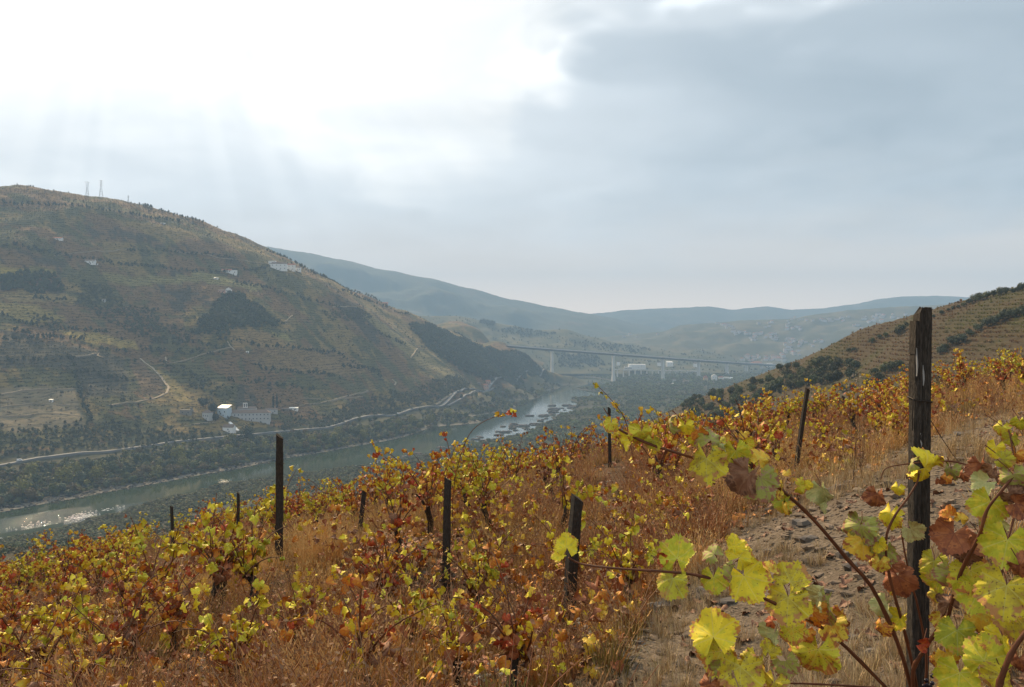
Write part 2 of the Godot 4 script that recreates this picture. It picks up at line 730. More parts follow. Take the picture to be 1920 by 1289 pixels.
func shape_far_bank() -> void:
	var pts := []
	for s in SHORE_FAR:
		var d: float = 255000.0 / (s[1] - HORIZON)
		var p := at(s[0], s[1], d)
		pts.append(Vector3(p.x, 0.2, p.z))
		var q := at(s[0], s[1], d - 70.0)
		pts.append(Vector3(q.x, -6.0, q.z))
	for s in ROAD_FAR:
		pts.append(at(s[0], s[1], 228000.0 / (s[1] - HORIZON)))
	for i in SKYLINE.size():
		var s: Array = SKYLINE[i]
		pts.append(at(s[0], s[1], s[2]))
		if i % 2 == 0:
			var p := at(s[0], s[1], s[2] + 330.0)
			pts.append(Vector3(p.x, at(s[0], s[1], s[2]).y - 75.0, p.z))
			p = at(s[0], s[1], s[2] + 1100.0)
			pts.append(Vector3(p.x, maxf(20.0, at(s[0], s[1], s[2]).y - 260.0), p.z))
	# spurs and gullies of the slope
	for g in [[0, 1180, 150, 4], [0, 1450, 315, 10], [150, 1250, 150, -8], [150, 1480, 290, -6], [280, 1330, 150, -22], [230, 1480, 262, -18], [420, 1420, 170, 8], [430, 1620, 262, 16], [560, 1500, 152, 0], [600, 1650, 190, 16], [640, 1820, 250, 10], [760, 1860, 140, 6], [740, 2000, 190, 4], [850, 2050, 100, 0], [900, 2200, 95, -4], [-200, 1200, 190, 0], [-200, 1450, 340, 0]]:
		pts.append(Vector3((g[0] - 960.0) / F * g[1], g[2] + g[3], -g[1]))
	# the toe that carries the bridge
	for g in [[968, 656, 2660], [930, 640, 2720], [1000, 675, 2680], [1036, 699, 2690], [1080, 709, 2740], [900, 622, 2900], [860, 604, 3050]]:
		pts.append(at(g[0], g[1], g[2]))
	for g in [[1120, 2900, -5.0], [1000, 3300, 60.0], [1100, 3300, 5.0], [800, 3600, 120.0]]:
		pts.append(Vector3((g[0] - 960.0) / F * g[1], g[2], -g[1]))
	var f := Rbf.new(pts, 30.0)
	hill = Polar.new()
	hill.a0 = deg_to_rad(-48.0)
	hill.da = deg_to_rad(0.16)
	hill.na = 350
	hill.r0 = 620.0
	hill.k = log(1.0062)
	hill.nr = 290
	hill.h.resize(hill.na * hill.nr)
	for i in hill.nr:
		for j in hill.na:
			var p := hill.spot(i, j)
			var y := f.ev(p.x, p.y)
			var rough := smoothstep(2.0, 40.0, y)
			y += rough * (soft.get_noise_2d(p.x / 190.0, p.y / 190.0) * 9.0 + fine.get_noise_2d(p.x / 45.0, p.y / 45.0) * 2.2)
			hill.h[i * hill.na + j] = maxf(y, -8.0)


# plots of the far bank: outlines as seen, laid onto the ground
var fields := []
func field(color: Color, rows: float, outline: Array) -> void:
	var poly := PackedVector2Array()
	for o in outline:
		var p := on_hill(o[0], o[1])
		poly.append(Vector2(p.x, p.z))
	var r := Rect2(poly[0], Vector2.ZERO)
	for p in poly:
		r = r.expand(p)
	fields.append({"color": color, "rows": rows, "poly": poly, "box": r})

func ground_at(x: float, z: float) -> Array:     # [colour, how thickly vines stand]
	var w := Vector2(soft.get_noise_2d(x / 120.0, z / 120.0), soft.get_noise_2d(x / 120.0 + 50.0, z / 120.0)) * 14.0
	var q := Vector2(x, z) + w * 0.45
	for f in fields:
		if f.box.has_point(q) and inside(q, f.poly):
			return [f.color, f.rows]
	var v := plots.get_noise_2d((x + w.x * 1.2) / 120.0, (z + w.y * 1.2) / 95.0)
	var c := Color(0.125, 0.092, 0.052)
	var rows := 0.8
	if v < -0.55:
		c = Color(0.085, 0.070, 0.042)
	elif v < -0.1:
		c = Color(0.215, 0.125, 0.052)
	elif v < 0.3:
		c = Color(0.130, 0.115, 0.042)
		rows = 1.0
	elif v < 0.65:
		c = Color(0.265, 0.180, 0.060)
		rows = 0.6
	else:
		c = Color(0.10, 0.100, 0.040)
		rows = 0.95
	return [c, rows]

const WOODS := [
	["wood_above_the_slope", [[0, 522], [60, 512], [108, 516], [122, 545], [60, 549], [0, 545]], 1.0, "dark wood along the top of the yellow fields"],
	["gully_wood", [[150, 528], [212, 536], [228, 572], [292, 580], [304, 612], [246, 626], [186, 596], [150, 570]], 0.75, "dark wooded gully between the ochre fields"],
	["conifer_wood", [[416, 556], [450, 553], [482, 575], [532, 612], [482, 616], [416, 634], [362, 626], [372, 602], [398, 586]], 1.25, "dark triangular conifer wood below the gabled white house"],
	["gully_scrub", [[285, 604], [362, 622], [372, 640], [280, 640], [232, 622]], 0.7, "scrub at the foot of the wooded gully"],
	["spur_wood", [[768, 610], [822, 615], [902, 652], [984, 694], [988, 712], [920, 714], [860, 692], [800, 652]], 0.9, "dark wood on the slope behind the pale crest track"],
	["crest_scrub", [[600, 590], [692, 588], [704, 612], [620, 602]], 0.6, "dark scrub patch under the crest"],
	["valley_scrub", [[290, 678], [342, 688], [402, 716], [438, 740], [402, 752], [370, 735], [330, 700]], 0.55, "scrubby strip running down to the white quinta"],
	["foot_scrub", [[618, 772], [702, 745], [800, 725], [872, 715], [884, 734], [762, 768], [640, 790]], 0.7, "mixed scrub on the foot of the hill above the road"],
	["bank_scrub", [[-30, 800], [200, 792], [330, 806], [420, 812], [420, 822], [180, 844], [-30, 868]], 0.55, "dark scrub above the river road"],
	["quinta_scrub", [[520, 785], [640, 780], [700, 772], [640, 800], [520, 812]], 0.6, "dark scrub below the cypress pair"],
	["far_spur_wood", [[905, 650], [950, 660], [1010, 688], [1030, 700], [1000, 706], [950, 680]], 0.9, "hazy wood on the toe of the hill by the bridge"],
	["field_wood", [[45, 590], [90, 592], [140, 612], [120, 625], [60, 612]], 0.45, "small dark copse among the golden plots"],
]
const HEDGES := [
	[[0, 380], [110, 386], [200, 396], [262, 406], [340, 416]], [[60, 466], [130, 484], [200, 492], [262, 500], [330, 506], [400, 512], [500, 504]],
	[[240, 470], [350, 476], [430, 484]], [[440, 530], [510, 545], [535, 553]], [[0, 590], [60, 612], [140, 618], [205, 626]], [[545, 656], [590, 659], [630, 660]],
	[[0, 682], [140, 676]], [[255, 382], [290, 392], [330, 404], [380, 418]], [[140, 690], [150, 740], [170, 790]], [[500, 470], [590, 512], [660, 548]], [[330, 640], [400, 650], [430, 660]],
	[[60, 560], [130, 566]], [[560, 560], [640, 580]], [[640, 690], [720, 700]], [[180, 655], [235, 660]], [[0, 640], [100, 634]], [[850, 624], [880, 640]], [[630, 665], [680, 690], [720, 712]], [[640, 545], [700, 568], [770, 592]], [[560, 500], [600, 518], [660, 546], [715, 568]], [[860, 634], [905, 650]], [[410, 640], [480, 648], [540, 652]], [[260, 652], [330, 662], [420, 668]], [[700, 620], [760, 648]], [[20, 620], [80, 632], [160, 640]], [[150, 700], [250, 716]], [[480, 690], [560, 700], [640, 712]], [[420, 712], [500, 722], [590, 732]], [[0, 462], [80, 472]],
]

func build_far_bank() -> void:
	field(Color(0.365, 0.270, 0.063), 0.5, [[-40, 496], [48, 508], [40, 521], [-40, 521]])
	field(Color(0.270, 0.230, 0.067), 0.9, [[60, 500], [110, 505], [100, 515], [50, 510]])
	field(Color(0.378, 0.270, 0.073), 0.7, [[98, 617], [150, 640], [262, 656], [250, 638], [170, 622]])
	field(Color(0.284, 0.236, 0.079), 1.0, [[190, 512], [380, 520], [372, 530], [198, 530]])
	field(Color(0.317, 0.203, 0.079), 0.5, [[418, 620], [500, 622], [545, 642], [560, 656], [440, 657]])
	field(Color(0.304, 0.257, 0.085), 0.8, [[500, 622], [535, 625], [555, 650], [500, 640]])
	field(Color(0.277, 0.176, 0.073), 0.9, [[480, 668], [640, 657], [706, 702], [600, 700], [480, 696]])
	field(Color(0.365, 0.257, 0.085), 0.4, [[268, 674], [332, 716], [366, 756], [345, 760], [318, 736], [300, 706]])
	field(Color(0.230, 0.142, 0.067), 1.3, [[236, 680], [262, 676], [300, 712], [312, 736], [270, 742]])
	field(Color(0.317, 0.223, 0.085), 0.6, [[0, 548], [120, 550], [150, 566], [70, 566], [0, 562]])
	field(Color(0.338, 0.250, 0.079), 0.7, [[0, 572], [60, 572], [130, 600], [60, 606], [0, 588]])
	field(Color(0.270, 0.209, 0.122), 0.3, [[-40, 728], [138, 728], [150, 770], [165, 802], [-40, 806]])
	field(Color(0.297, 0.250, 0.091), 0.8, [[360, 507], [420, 520], [500, 540], [470, 546], [400, 532], [360, 522]])
	field(Color(0.284, 0.223, 0.091), 0.7, [[690, 585], [765, 640], [850, 700], [835, 706], [735, 640], [680, 595]])
	field(Color(0.100, 0.085, 0.050), 1.0, [[0, 640], [130, 650], [230, 670], [240, 740], [150, 745], [140, 690], [0, 690]])
	var n := hill.na * hill.nr
	var colors := PackedColorArray()
	colors.resize(n)
	for i in hill.nr:
		for j in hill.na:
			var p := hill.spot(i, j)
			var y := hill.h[i * hill.na + j]
			var c: Color = ground_at(p.x, p.y)[0]
			var t := fine.get_noise_2d(p.x / 22.0, p.y / 22.0)
			c = c * (1.0 + 0.22 * t) * 0.84
			if y < 1.6:
				c = Color(0.17, 0.15, 0.125)
			elif y < 26.0:
				c = c.lerp(Color(0.062, 0.066, 0.034), 0.85)
			c.a = 1.0
			colors[i * hill.na + j] = c
	structure("terrain", hill.mesh(colors, 38.0), M.far_slope)
	vine_rows_far()
	# woods and hedges of the slope: one mass each
	var clump := []
	for k in 4:
		clump.append(crown_mesh(k + 60, Vector3(3.2, 3.4, 3.2), 70, 1.5, 2))
	for w in WOODS:
		var poly := PackedVector2Array()
		for o in w[1]:
			var p := on_hill(o[0], o[1])
			poly.append(Vector2(p.x, p.z))
		var lo := poly[0]
		var hi := poly[0]
		for p in poly:
			lo = lo.min(p)
			hi = hi.max(p)
		var places := []
		var tints := []
		var dense: float = w[2]
		var tries := int((hi.x - lo.x) * (hi.y - lo.y) / 18.0 * dense)
		for k in mini(tries, 9000):
			var q := Vector2(rng.randf_range(lo.x, hi.x), rng.randf_range(lo.y, hi.y))
			var edge := Vector2(soft.get_noise_2d(q.x / 30.0, q.y / 30.0), soft.get_noise_2d(q.x / 30.0, 90.0 + q.y / 30.0)) * 16.0
			if not inside(q + edge, poly):
				continue
			var s := rng.randf_range(0.5, 1.15) * (0.8 if dense < 0.8 else 1.25)
			places.append(upright(Vector3(q.x, hill.y(q.x, q.y) - 0.3, q.y), s, rng.randf() * TAU))
			var g := rng.randf_range(0.7, 1.3)
			tints.append(Color(0.060 * g, 0.072 * g, 0.034 * g) if dense > 0.8 else Color(0.078 * g, 0.080 * g, 0.036 * g))
		many(w[0], clump[0], M.far_leafage, places, tints, w[3])
	var hp := []
	var ht := []
	for hdg in HEDGES:
		for k in hdg.size() - 1:
			var a := on_hill(hdg[k][0], hdg[k][1])
			var b := on_hill(hdg[k + 1][0], hdg[k + 1][1])
			var steps_ := int(a.distance_to(b) / 5.0) + 1
			for m in steps_:
				if rng.randf() < 0.12:
					continue
				var q := a.lerp(b, (m + rng.randf()) / steps_)
				q.x += rng.randf_range(-2, 2)
				q.z += rng.randf_range(-4, 4)
				q.y = hill.y(q.x, q.z) - 0.2
				hp.append(upright(q, rng.randf_range(0.6, 1.35), rng.randf() * TAU))
				var g := rng.randf_range(0.8, 1.3)
				ht.append(Color(0.052 * g, 0.060 * g, 0.032 * g))
	for k in 2600:                                       # loose olive trees and shrubs
		var az := rng.randf_range(-40.0, 2.0)
		var r := rng.randf_range(1000.0, 2500.0)
		var q := Vector3(r * sin(deg_to_rad(az)), 0, -r * cos(deg_to_rad(az)))
		q.y = hill.y(q.x, q.z) - 0.2
		if q.y < 22.0 or soft.get_noise_2d(q.x / 160.0, q.z / 160.0) < 0.08:
			continue
		hp.append(upright(q, rng.randf_range(0.35, 0.95), rng.randf() * TAU))
		var g := rng.randf_range(0.8, 1.4)
		ht.append(Color(0.055 * g, 0.060 * g, 0.032 * g))
	many("hedgerow_shrubbery", clump[1], M.far_leafage, hp, ht, "hedgerows and loose shrubs scattered over the far slope")


# vines in rows along the contours of the far slope, a bush each, one mass
func vine_rows_far() -> void:
	var bush := crown_mesh(91, Vector3(1.35, 0.8, 1.35), 10, 1.2, 1)
	var places := []
	var tints := []
	var az := -36.0
	var gap := 5.0
	while az < 2.0:
		var s := sin(deg_to_rad(az))
		var c := cos(deg_to_rad(az))
		var r := 880.0
		var y0 := hill.y(r * s, -r * c)
		while r < 2500.0:
			r += 4.5
			var y := hill.y(r * s, -r * c)
			if floorf(y / gap) != floorf(y0 / gap) and y > 27.0:
				var x := r * s
				var z := -r * c
				var g := ground_at(x, z)
				if rng.randf() < g[1] * 0.95:
					var col: Color = g[0] * rng.randf_range(0.5, 0.95)
					var q := rng.randf()
					if q < 0.25:
						col = col * 1.1 + Color(0.03, 0.025, 0.0)
					col = col.lerp(Color(0.03, 0.036, 0.017), 0.55)
					places.append(upright(Vector3(x + rng.randf_range(-1, 1), y - 0.1, z), rng.randf_range(0.7, 1.15), rng.randf() * TAU))
					tints.append(col)
			y0 = y
		az += 0.105
	many("far_vineyard_foliage", bush, M.far_leafage, places, tints, "vine rows following the contours of the far slope")


# ---------------------------------------------------------------- foliage masses
func crown_mesh(seed_: int, radii: Vector3, leaves: int, size: float, lobes: int) -> ArrayMesh:
	var r := RandomNumberGenerator.new()
	r.seed = seed_
	var balls := []
	for k in lobes:
		if lobes == 1:
			balls.append([Vector3.ZERO, 1.0])
		else:
			var d := Vector3(r.randf_range(-1, 1), r.randf_range(-0.7, 1.0), r.randf_range(-1, 1)).normalized() * r.randf_range(0.2, 0.55)
			balls.append([d, r.randf_range(0.45, 0.72)])
	var vs := PackedVector3Array()
	var ns := PackedVector3Array()
	var cs := PackedColorArray()
	for k in leaves:
		var b = balls[r.randi() % lobes]
		var d := Vector3(r.randfn(), r.randfn(), r.randfn()).normalized()
		var p: Vector3 = b[0] + d * b[1] * pow(r.randf(), 0.3)
		p = p * radii + Vector3(0, radii.y, 0)
		var n := (d + Vector3(r.randfn(), r.randfn() + 0.6, r.randfn()) * 0.55).normalized()
		var e := n.cross(Vector3(r.randfn(), r.randfn(), r.randfn())).normalized() * size * r.randf_range(0.5, 1.0)
		var f := n.cross(e) * r.randf_range(0.6, 1.0)
		var g: float = r.randf_range(0.75, 1.25)
		var warm := r.randf_range(0.92, 1.1)
		var c := Color(g * warm, g, g * 0.95)
		var o := [p - e, p + f * 0.7, p + e, p - f * 0.7]
		for m in [0, 1, 2, 0, 2, 3]:
			vs.append(o[m])
			ns.append(n)
			cs.append(c)
		var q := vs.size() - 6
		if (vs[q + 2] - vs[q]).cross(vs[q + 1] - vs[q]).dot(n) < 0.0:
			for m in [0, 3]:
				var t := vs[q + m + 1]
				vs[q + m + 1] = vs[q + m + 2]
				vs[q + m + 2] = t
	var arr := []
	arr.resize(Mesh.ARRAY_MAX)
	arr[Mesh.ARRAY_VERTEX] = vs
	arr[Mesh.ARRAY_NORMAL] = ns
	arr[Mesh.ARRAY_COLOR] = cs
	var m := ArrayMesh.new()
	m.add_surface_from_arrays(Mesh.PRIMITIVE_TRIANGLES, arr)
	return m

func trunk_mesh(seed_: int, high: float, thick: float, limbs: int) -> ArrayMesh:
	var r := RandomNumberGenerator.new()
	r.seed = seed_
	var st := tool()
	var top := Vector3(r.randf_range(-0.3, 0.3), high * 0.7, r.randf_range(-0.3, 0.3))
	tube(st, [Vector3(0, -0.6, 0), Vector3(0, high * 0.2, 0), top * 0.6, top], [thick * 1.3, thick, thick * 0.7, thick * 0.3], 5)
	for k in limbs:
		var a := r.randf() * TAU
		var base := top * r.randf_range(0.4, 0.7)
		tube(st, [base, base + Vector3(cos(a), 1.0, sin(a)) * high * 0.16, base + Vector3(cos(a) * 1.3, 1.7, sin(a) * 1.3) * high * 0.2], [thick * 0.5, thick * 0.35, thick * 0.12], 4)
	return st.commit()

func tinted(m: StandardMaterial3D, c: Color) -> StandardMaterial3D:
	var k := m.duplicate()
	k.albedo_color = c.linear_to_srgb()
	return k


# ---------------------------------------------------------------- the near bank
const GULLY := [[-1, 900], [6, 640], [12.8, 520], [16.4, 462], [19.8, 405], [23, 352], [27.8, 292], [32, 255], [45, 230], [80, 230]]

func gully_at(az: float) -> float:
	for k in GULLY.size() - 1:
		if az < GULLY[k + 1][0]:
			return lerpf(GULLY[k][1], GULLY[k + 1][1], clampf((az - GULLY[k][0]) / (GULLY[k + 1][0] - GULLY[k][0]), 0, 1))
	return 230.0

var near_pts := []
var near_form: Rbf
var wide_form: Rbf

func land_height(x: float, z: float) -> float:
	var r := sqrt(x * x + z * z)
	var w := smoothstep(34.0, 64.0, r)
	var y := 0.0
	if w < 1.0:
		y += (1.0 - w) * near_form.ev(x, z)
	if w > 0.0:
		y += w * wide_form.ev(x, z)
	if r < 90.0:
		y += fine.get_noise_2d(x / 1.6, z / 1.6) * 0.09 + fine.get_noise_2d(x / 0.45 + 9.0, z / 0.45) * 0.035 + soft.get_noise_2d(x / 7.0, z / 7.0) * 0.16
	else:
		y += soft.get_noise_2d(x / 60.0, z / 60.0) * smoothstep(90, 300, r) * 1.6
	return y

func shape_near_bank() -> void:
	# the vineyard's own slope, from its posts and stones
	var a := []
	for g in [[1490, 880, 12], [1580, 795, 36], [1256, 845, 28], [1143, 880, 15.6], [1363, 830, 42], [1070, 1185, 6.7], [525, 1050, 9], [838, 1110, 8.1], [447, 1020, 19], [322, 1030, 22],
			[240, 1262, 6], [0, 1235, 9], [0, 1160, 15], [150, 1185, 10], [350, 1125, 10], [0, 1105, 25], [-250, 1230, 12], [1900, 800, 9], [1850, 870, 7], [1900, 752, 17], [1600, 900, 8.5], [1450, 1000, 6.5], [1250, 1150, 5.2], [1500, 1250, 3.6], [1750, 1000, 5], [800, 945, 22], [1000, 902, 24],
			[650, 1002, 14], [1250, 922, 12], [1700, 850, 14], [1750, 770, 40], [1950, 740, 40], [1600, 780, 50], [850, 1250, 5.2], [500, 1200, 6.5]]:
		a.append(at(g[0], g[1], g[2]))
	for g in [[1000, 2.5, -1.62], [1600, 2.4, -1.36], [300, 2.5, -1.75], [2100, 3.0, -1.1], [2300, 8, -0.4], [-300, 6, -4.0], [2400, 20, 0.2], [0, 45, -15.5], [400, 45, -12.8], [800, 45, -10.4], [1100, 45, -8.9], [1350, 58, -8.4], [-400, 30, -13.0], [0, 70, -26], [900, 70, -14], [1700, 70, -9.0], [2100, 50, -2.5]]:
		a.append(Vector3((g[0] - 960.0) / F * g[1], 170.0 + g[2], -g[1]))
	a.append(Vector3(0, 168.35, 0))
	a.append(Vector3(-6, 167.0, 1))
	a.append(Vector3(6, 169.3, 1))
	near_form = Rbf.new(a, 1.4)
	var b := []
	for s in [[-400, 1180], [-200, 1090], [0, 1020], [150, 985], [400, 915], [650, 880], [767, 862], [900, 834], [967, 818], [1040, 789], [1074, 768], [1098, 744], [1114, 724]]:
		var d: float = 255000.0 / (s[1] - HORIZON)
		var p := at(s[0], s[1], d)
		b.append(Vector3(p.x, 0.3, p.z))
		p = at(s[0], s[1], d * 1.07 + 30.0)
		b.append(Vector3(p.x, -5.0, p.z))
		p = at(s[0], s[1], d * 0.93 - 10.0)
		b.append(Vector3(p.x, 5.0, p.z))
	for g in [[-300, 60, -26], [0, 60, -22], [500, 60, -15.5], [900, 60, -13.8], [1300, 60, -9.2], [1600, 60, -7.4], [1900, 60, -3.6], [2300, 60, -0.5],
			[0, 300, -92], [0, 520, -151], [500, 400, -98], [500, 720, -148], [900, 400, -88], [900, 750, -140], [1000, 500, -100], [1000, 950, -157], [1150, 400, -72], [1150, 800, -135], [-300, 400, -120],
			[1250, 200, -25.6], [1240, 480, -50], [1250, 340, -52], [1650, 190, -15.4], [1500, 200, -19.5], [1400, 210, -23.2], [1300, 220, -26.4], [1600, 255, -25], [1500, 275, -31], [1400, 305, -41], [1300, 335, -51],
			[1600, 330, -26.4], [1600, 410, -18], [1500, 385, -36], [1500, 470, -26.6], [1400, 440, -47], [1400, 525, -39.5], [1300, 505, -56.5], [1330, 560, -51],
			[1920, 380, 21.2], [1860, 388, 17.2], [1800, 400, 14.2], [1740, 418, 10.3], [1700, 432, 6.6], [1650, 450, 3.2], [1600, 470, -0.8], [1550, 505, -8.6], [1500, 540, -17.8], [1450, 580, -26.0], [1400, 622, -36.2], [1350, 672, -48.5], [1300, 725, -60], [1265, 765, -73], [1230, 810, -91], [1200, 850, -112],
			[1750, 180, -13.5], [1750, 268, -18.5], [1750, 330, -12.5], [1900, 100, -7.0], [1900, 170, -9.8], [1900, 240, -12], [1900, 300, -5], [1800, 340, -3.4], [1700, 370, -8.6], [2100, 330, 30], [2100, 235, -6], [2100, 100, -3], [2400, 300, 45], [2400, 120, 2],
			[1920, 520, 0], [1700, 600, -25], [1500, 720, -50], [1400, 820, -75], [1300, 950, -110], [1920, 900, -60], [1600, 1000, -110], [2300, 600, 10],
			[1200, 1100, -158], [1250, 1500, -162], [1100, 1500, -166.5], [1130, 1850, -171.2], [1085, 1900, -167.8], [1160, 2050, -166], [1200, 2140, -164], [1250, 2450, -163], [1180, 2750, -165], [1300, 2775, -161], [1400, 2700, -157], [1500, 2400, -150], [1350, 2000, -158], [1600, 2000, -140], [1350, 1400, -155], [1800, 1600, -110], [2200, 1800, -60], [1400, 3300, -158], [1200, 3400, -161], [1700, 3300, -140], [1100, 3300, -166], [1040, 3400, -168], [2400, 3300, -60]]:
		b.append(Vector3((g[0] - 960.0) / F * g[1], 170.0 + g[2], -g[1]))
	wide_form = Rbf.new(b, 12.0)
	land = Polar.new()
	land.a0 = deg_to_rad(-72.0)
	land.da = deg_to_rad(0.48)
	land.na = 292
	land.r0 = 0.45
	land.k = log(1.026)
	land.nr = 349
	land.h.resize(land.na * land.nr)
	for i in land.nr:
		for j in land.na:
			var p := land.spot(i, j)
			land.h[i * land.na + j] = maxf(-6.0, land_height(p.x, p.y))
	# the hill across the side valley, cut into terraces
	steps = Polar.new()
	steps.a0 = deg_to_rad(5.0)
	steps.da = deg_to_rad(0.125)
	steps.na = 320
	steps.r0 = 226.0
	steps.dr = 1.35
	steps.nr = 400
	steps.h.resize(steps.na * steps.nr)
	var coarse := Polar.new()                          # every fourth ring and column, then filled in between
	coarse.a0 = steps.a0
	coarse.da = steps.da * 4.0
	coarse.na = 81
	coarse.r0 = steps.r0
	coarse.dr = steps.dr * 4.0
	coarse.nr = 101
	coarse.h.resize(coarse.na * coarse.nr)
	for i in coarse.nr:
		for j in coarse.na:
			var p := coarse.spot(i, j)
			coarse.h[i * coarse.na + j] = land_height(p.x, p.y)
	for i in steps.nr:
		var r := steps.radius(i)
		for j in steps.na:
			var p := steps.spot(i, j)
			var az := rad_to_deg(steps.a0 + steps.da * j)
			var y := coarse.y(p.x, p.y)
			var g := gully_at(az)
			var w := smoothstep(g + 5.0, g + 45.0, r) * smoothstep(g + 400.0, g + 330.0, r) * smoothstep(5.5, 9.0, az)
			var rise := 1.75
			var yy := y + fine.get_noise_2d(p.x / 30.0, p.y / 30.0) * 0.7
			var k := floorf(yy / rise)
			var fr := yy / rise - k
			var st := (k + fr * 0.25 / 0.6 if fr < 0.6 else k + 0.25 + (fr - 0.6) / 0.4 * 0.75) * rise - (yy - y)
			var edge := minf(minf(i, steps.nr - 1 - i), minf(j, steps.na - 1 - j))
			steps.h[i * steps.na + j] = lerpf(y, st, w * 0.9) - 0.9 * smoothstep(8.0, 0.0, edge)
	# the coarse ground dives below the terraced sheet
	for i in land.nr:
		var r := land.radius(i)
		if r > 240.0 and r < 750.0:
			for j in land.na:
				var az := land.a0 + land.da * j
				if az > steps.a0 + 0.02 and az < steps.a0 + steps.da * (steps.na - 1) - 0.02:
					land.h[i * land.na + j] -= 2.2


func near_y(x: float, z: float) -> float:
	var y := land.y(x, z)
	var r := sqrt(x * x + z * z)
	var az := atan2(x, -z)
	if r > steps.r0 and r < steps.radius(steps.nr - 1) and az > steps.a0 and az < steps.a0 + steps.da * (steps.na - 1):
		y = maxf(y, steps.y(x, z))
	return y

func on_near(u: float, v: float, start := 100.0) -> Vector3:
	var d := sight(u, v)
	var r := start
	while r < 3300.0:
		var p := EYE + d * r
		if p.y < near_y(p.x, p.z):
			return Vector3(p.x, near_y(p.x, p.z), p.z)
		r += maxf(0.5, r * 0.003)
	return Vector3(0, -999, 0)


var scree := PackedVector2Array()

func build_near_bank() -> void:
	for o in [[1000, 1900], [1020, 1330], [1120, 1289], [1180, 1190], [1240, 1110], [1330, 1040], [1430, 965], [1540, 915], [1620, 868], [1720, 838], [1800, 800], [1890, 770], [1990, 790], [2000, 1000], [2000, 1330], [2100, 1900]]:
		var p := on_land(o[0], o[1])
		scree.append(Vector2(p.x, p.z))
	var colors := PackedColorArray()
	colors.resize(land.na * land.nr)
	for i in land.nr:
		var r := land.radius(i)
		for j in land.na:
			var p := land.spot(i, j)
			var y := land.h[i * land.na + j]
			var c: Color
			if r < 90.0:
				c = Color(0.165, 0.102, 0.055)
				var q := p + Vector2(soft.get_noise_2d(p.x, p.y), soft.get_noise_2d(p.x + 40.0, p.y)) * 0.7
				if inside(q, scree):
					c = Color(0.225, 0.178, 0.125)
				c = c * (1.0 + 0.25 * soft.get_noise_2d(p.x / 2.0, p.y / 2.0))
			else:
				c = Color(0.095, 0.088, 0.045) * (1.0 + 0.3 * soft.get_noise_2d(p.x / 40.0, p.y / 40.0))
				if y < 8.0:
					c = c.lerp(Color(0.082, 0.088, 0.042), 0.8)
					c = c.lerp(Color(0.13, 0.12, 0.09), smoothstep(0.7, 0.2, y))
			c.a = 1.0
			colors[i * land.na + j] = c
	structure("ground", land.mesh(colors), M.earth)
	colors = PackedColorArray()
	colors.resize(steps.na * steps.nr)
	for i in steps.nr:
		for j in steps.na:
			var p := steps.spot(i, j)
			var o := i * steps.na + j
			var flat := 0.0
			if i > 0 and i < steps.nr - 1:
				flat = absf(steps.h[o + steps.na] - steps.h[o - steps.na]) / (2.0 * steps.dr)
			var c := Color(0.078, 0.055, 0.024).lerp(Color(0.165, 0.090, 0.040), smoothstep(0.45, 0.9, flat))
			var t := soft.get_noise_2d(p.x / 50.0, p.y / 50.0)
			c = c.lerp(Color(0.070, 0.062, 0.021), smoothstep(0.0, 0.4, t) * 0.7)
			c = c * (1.0 + 0.22 * fine.get_noise_2d(p.x / 5.0, p.y / 5.0))
			c.a = 1.0
			colors[o] = c
	structure("terrain", steps.mesh(colors), M.hill)


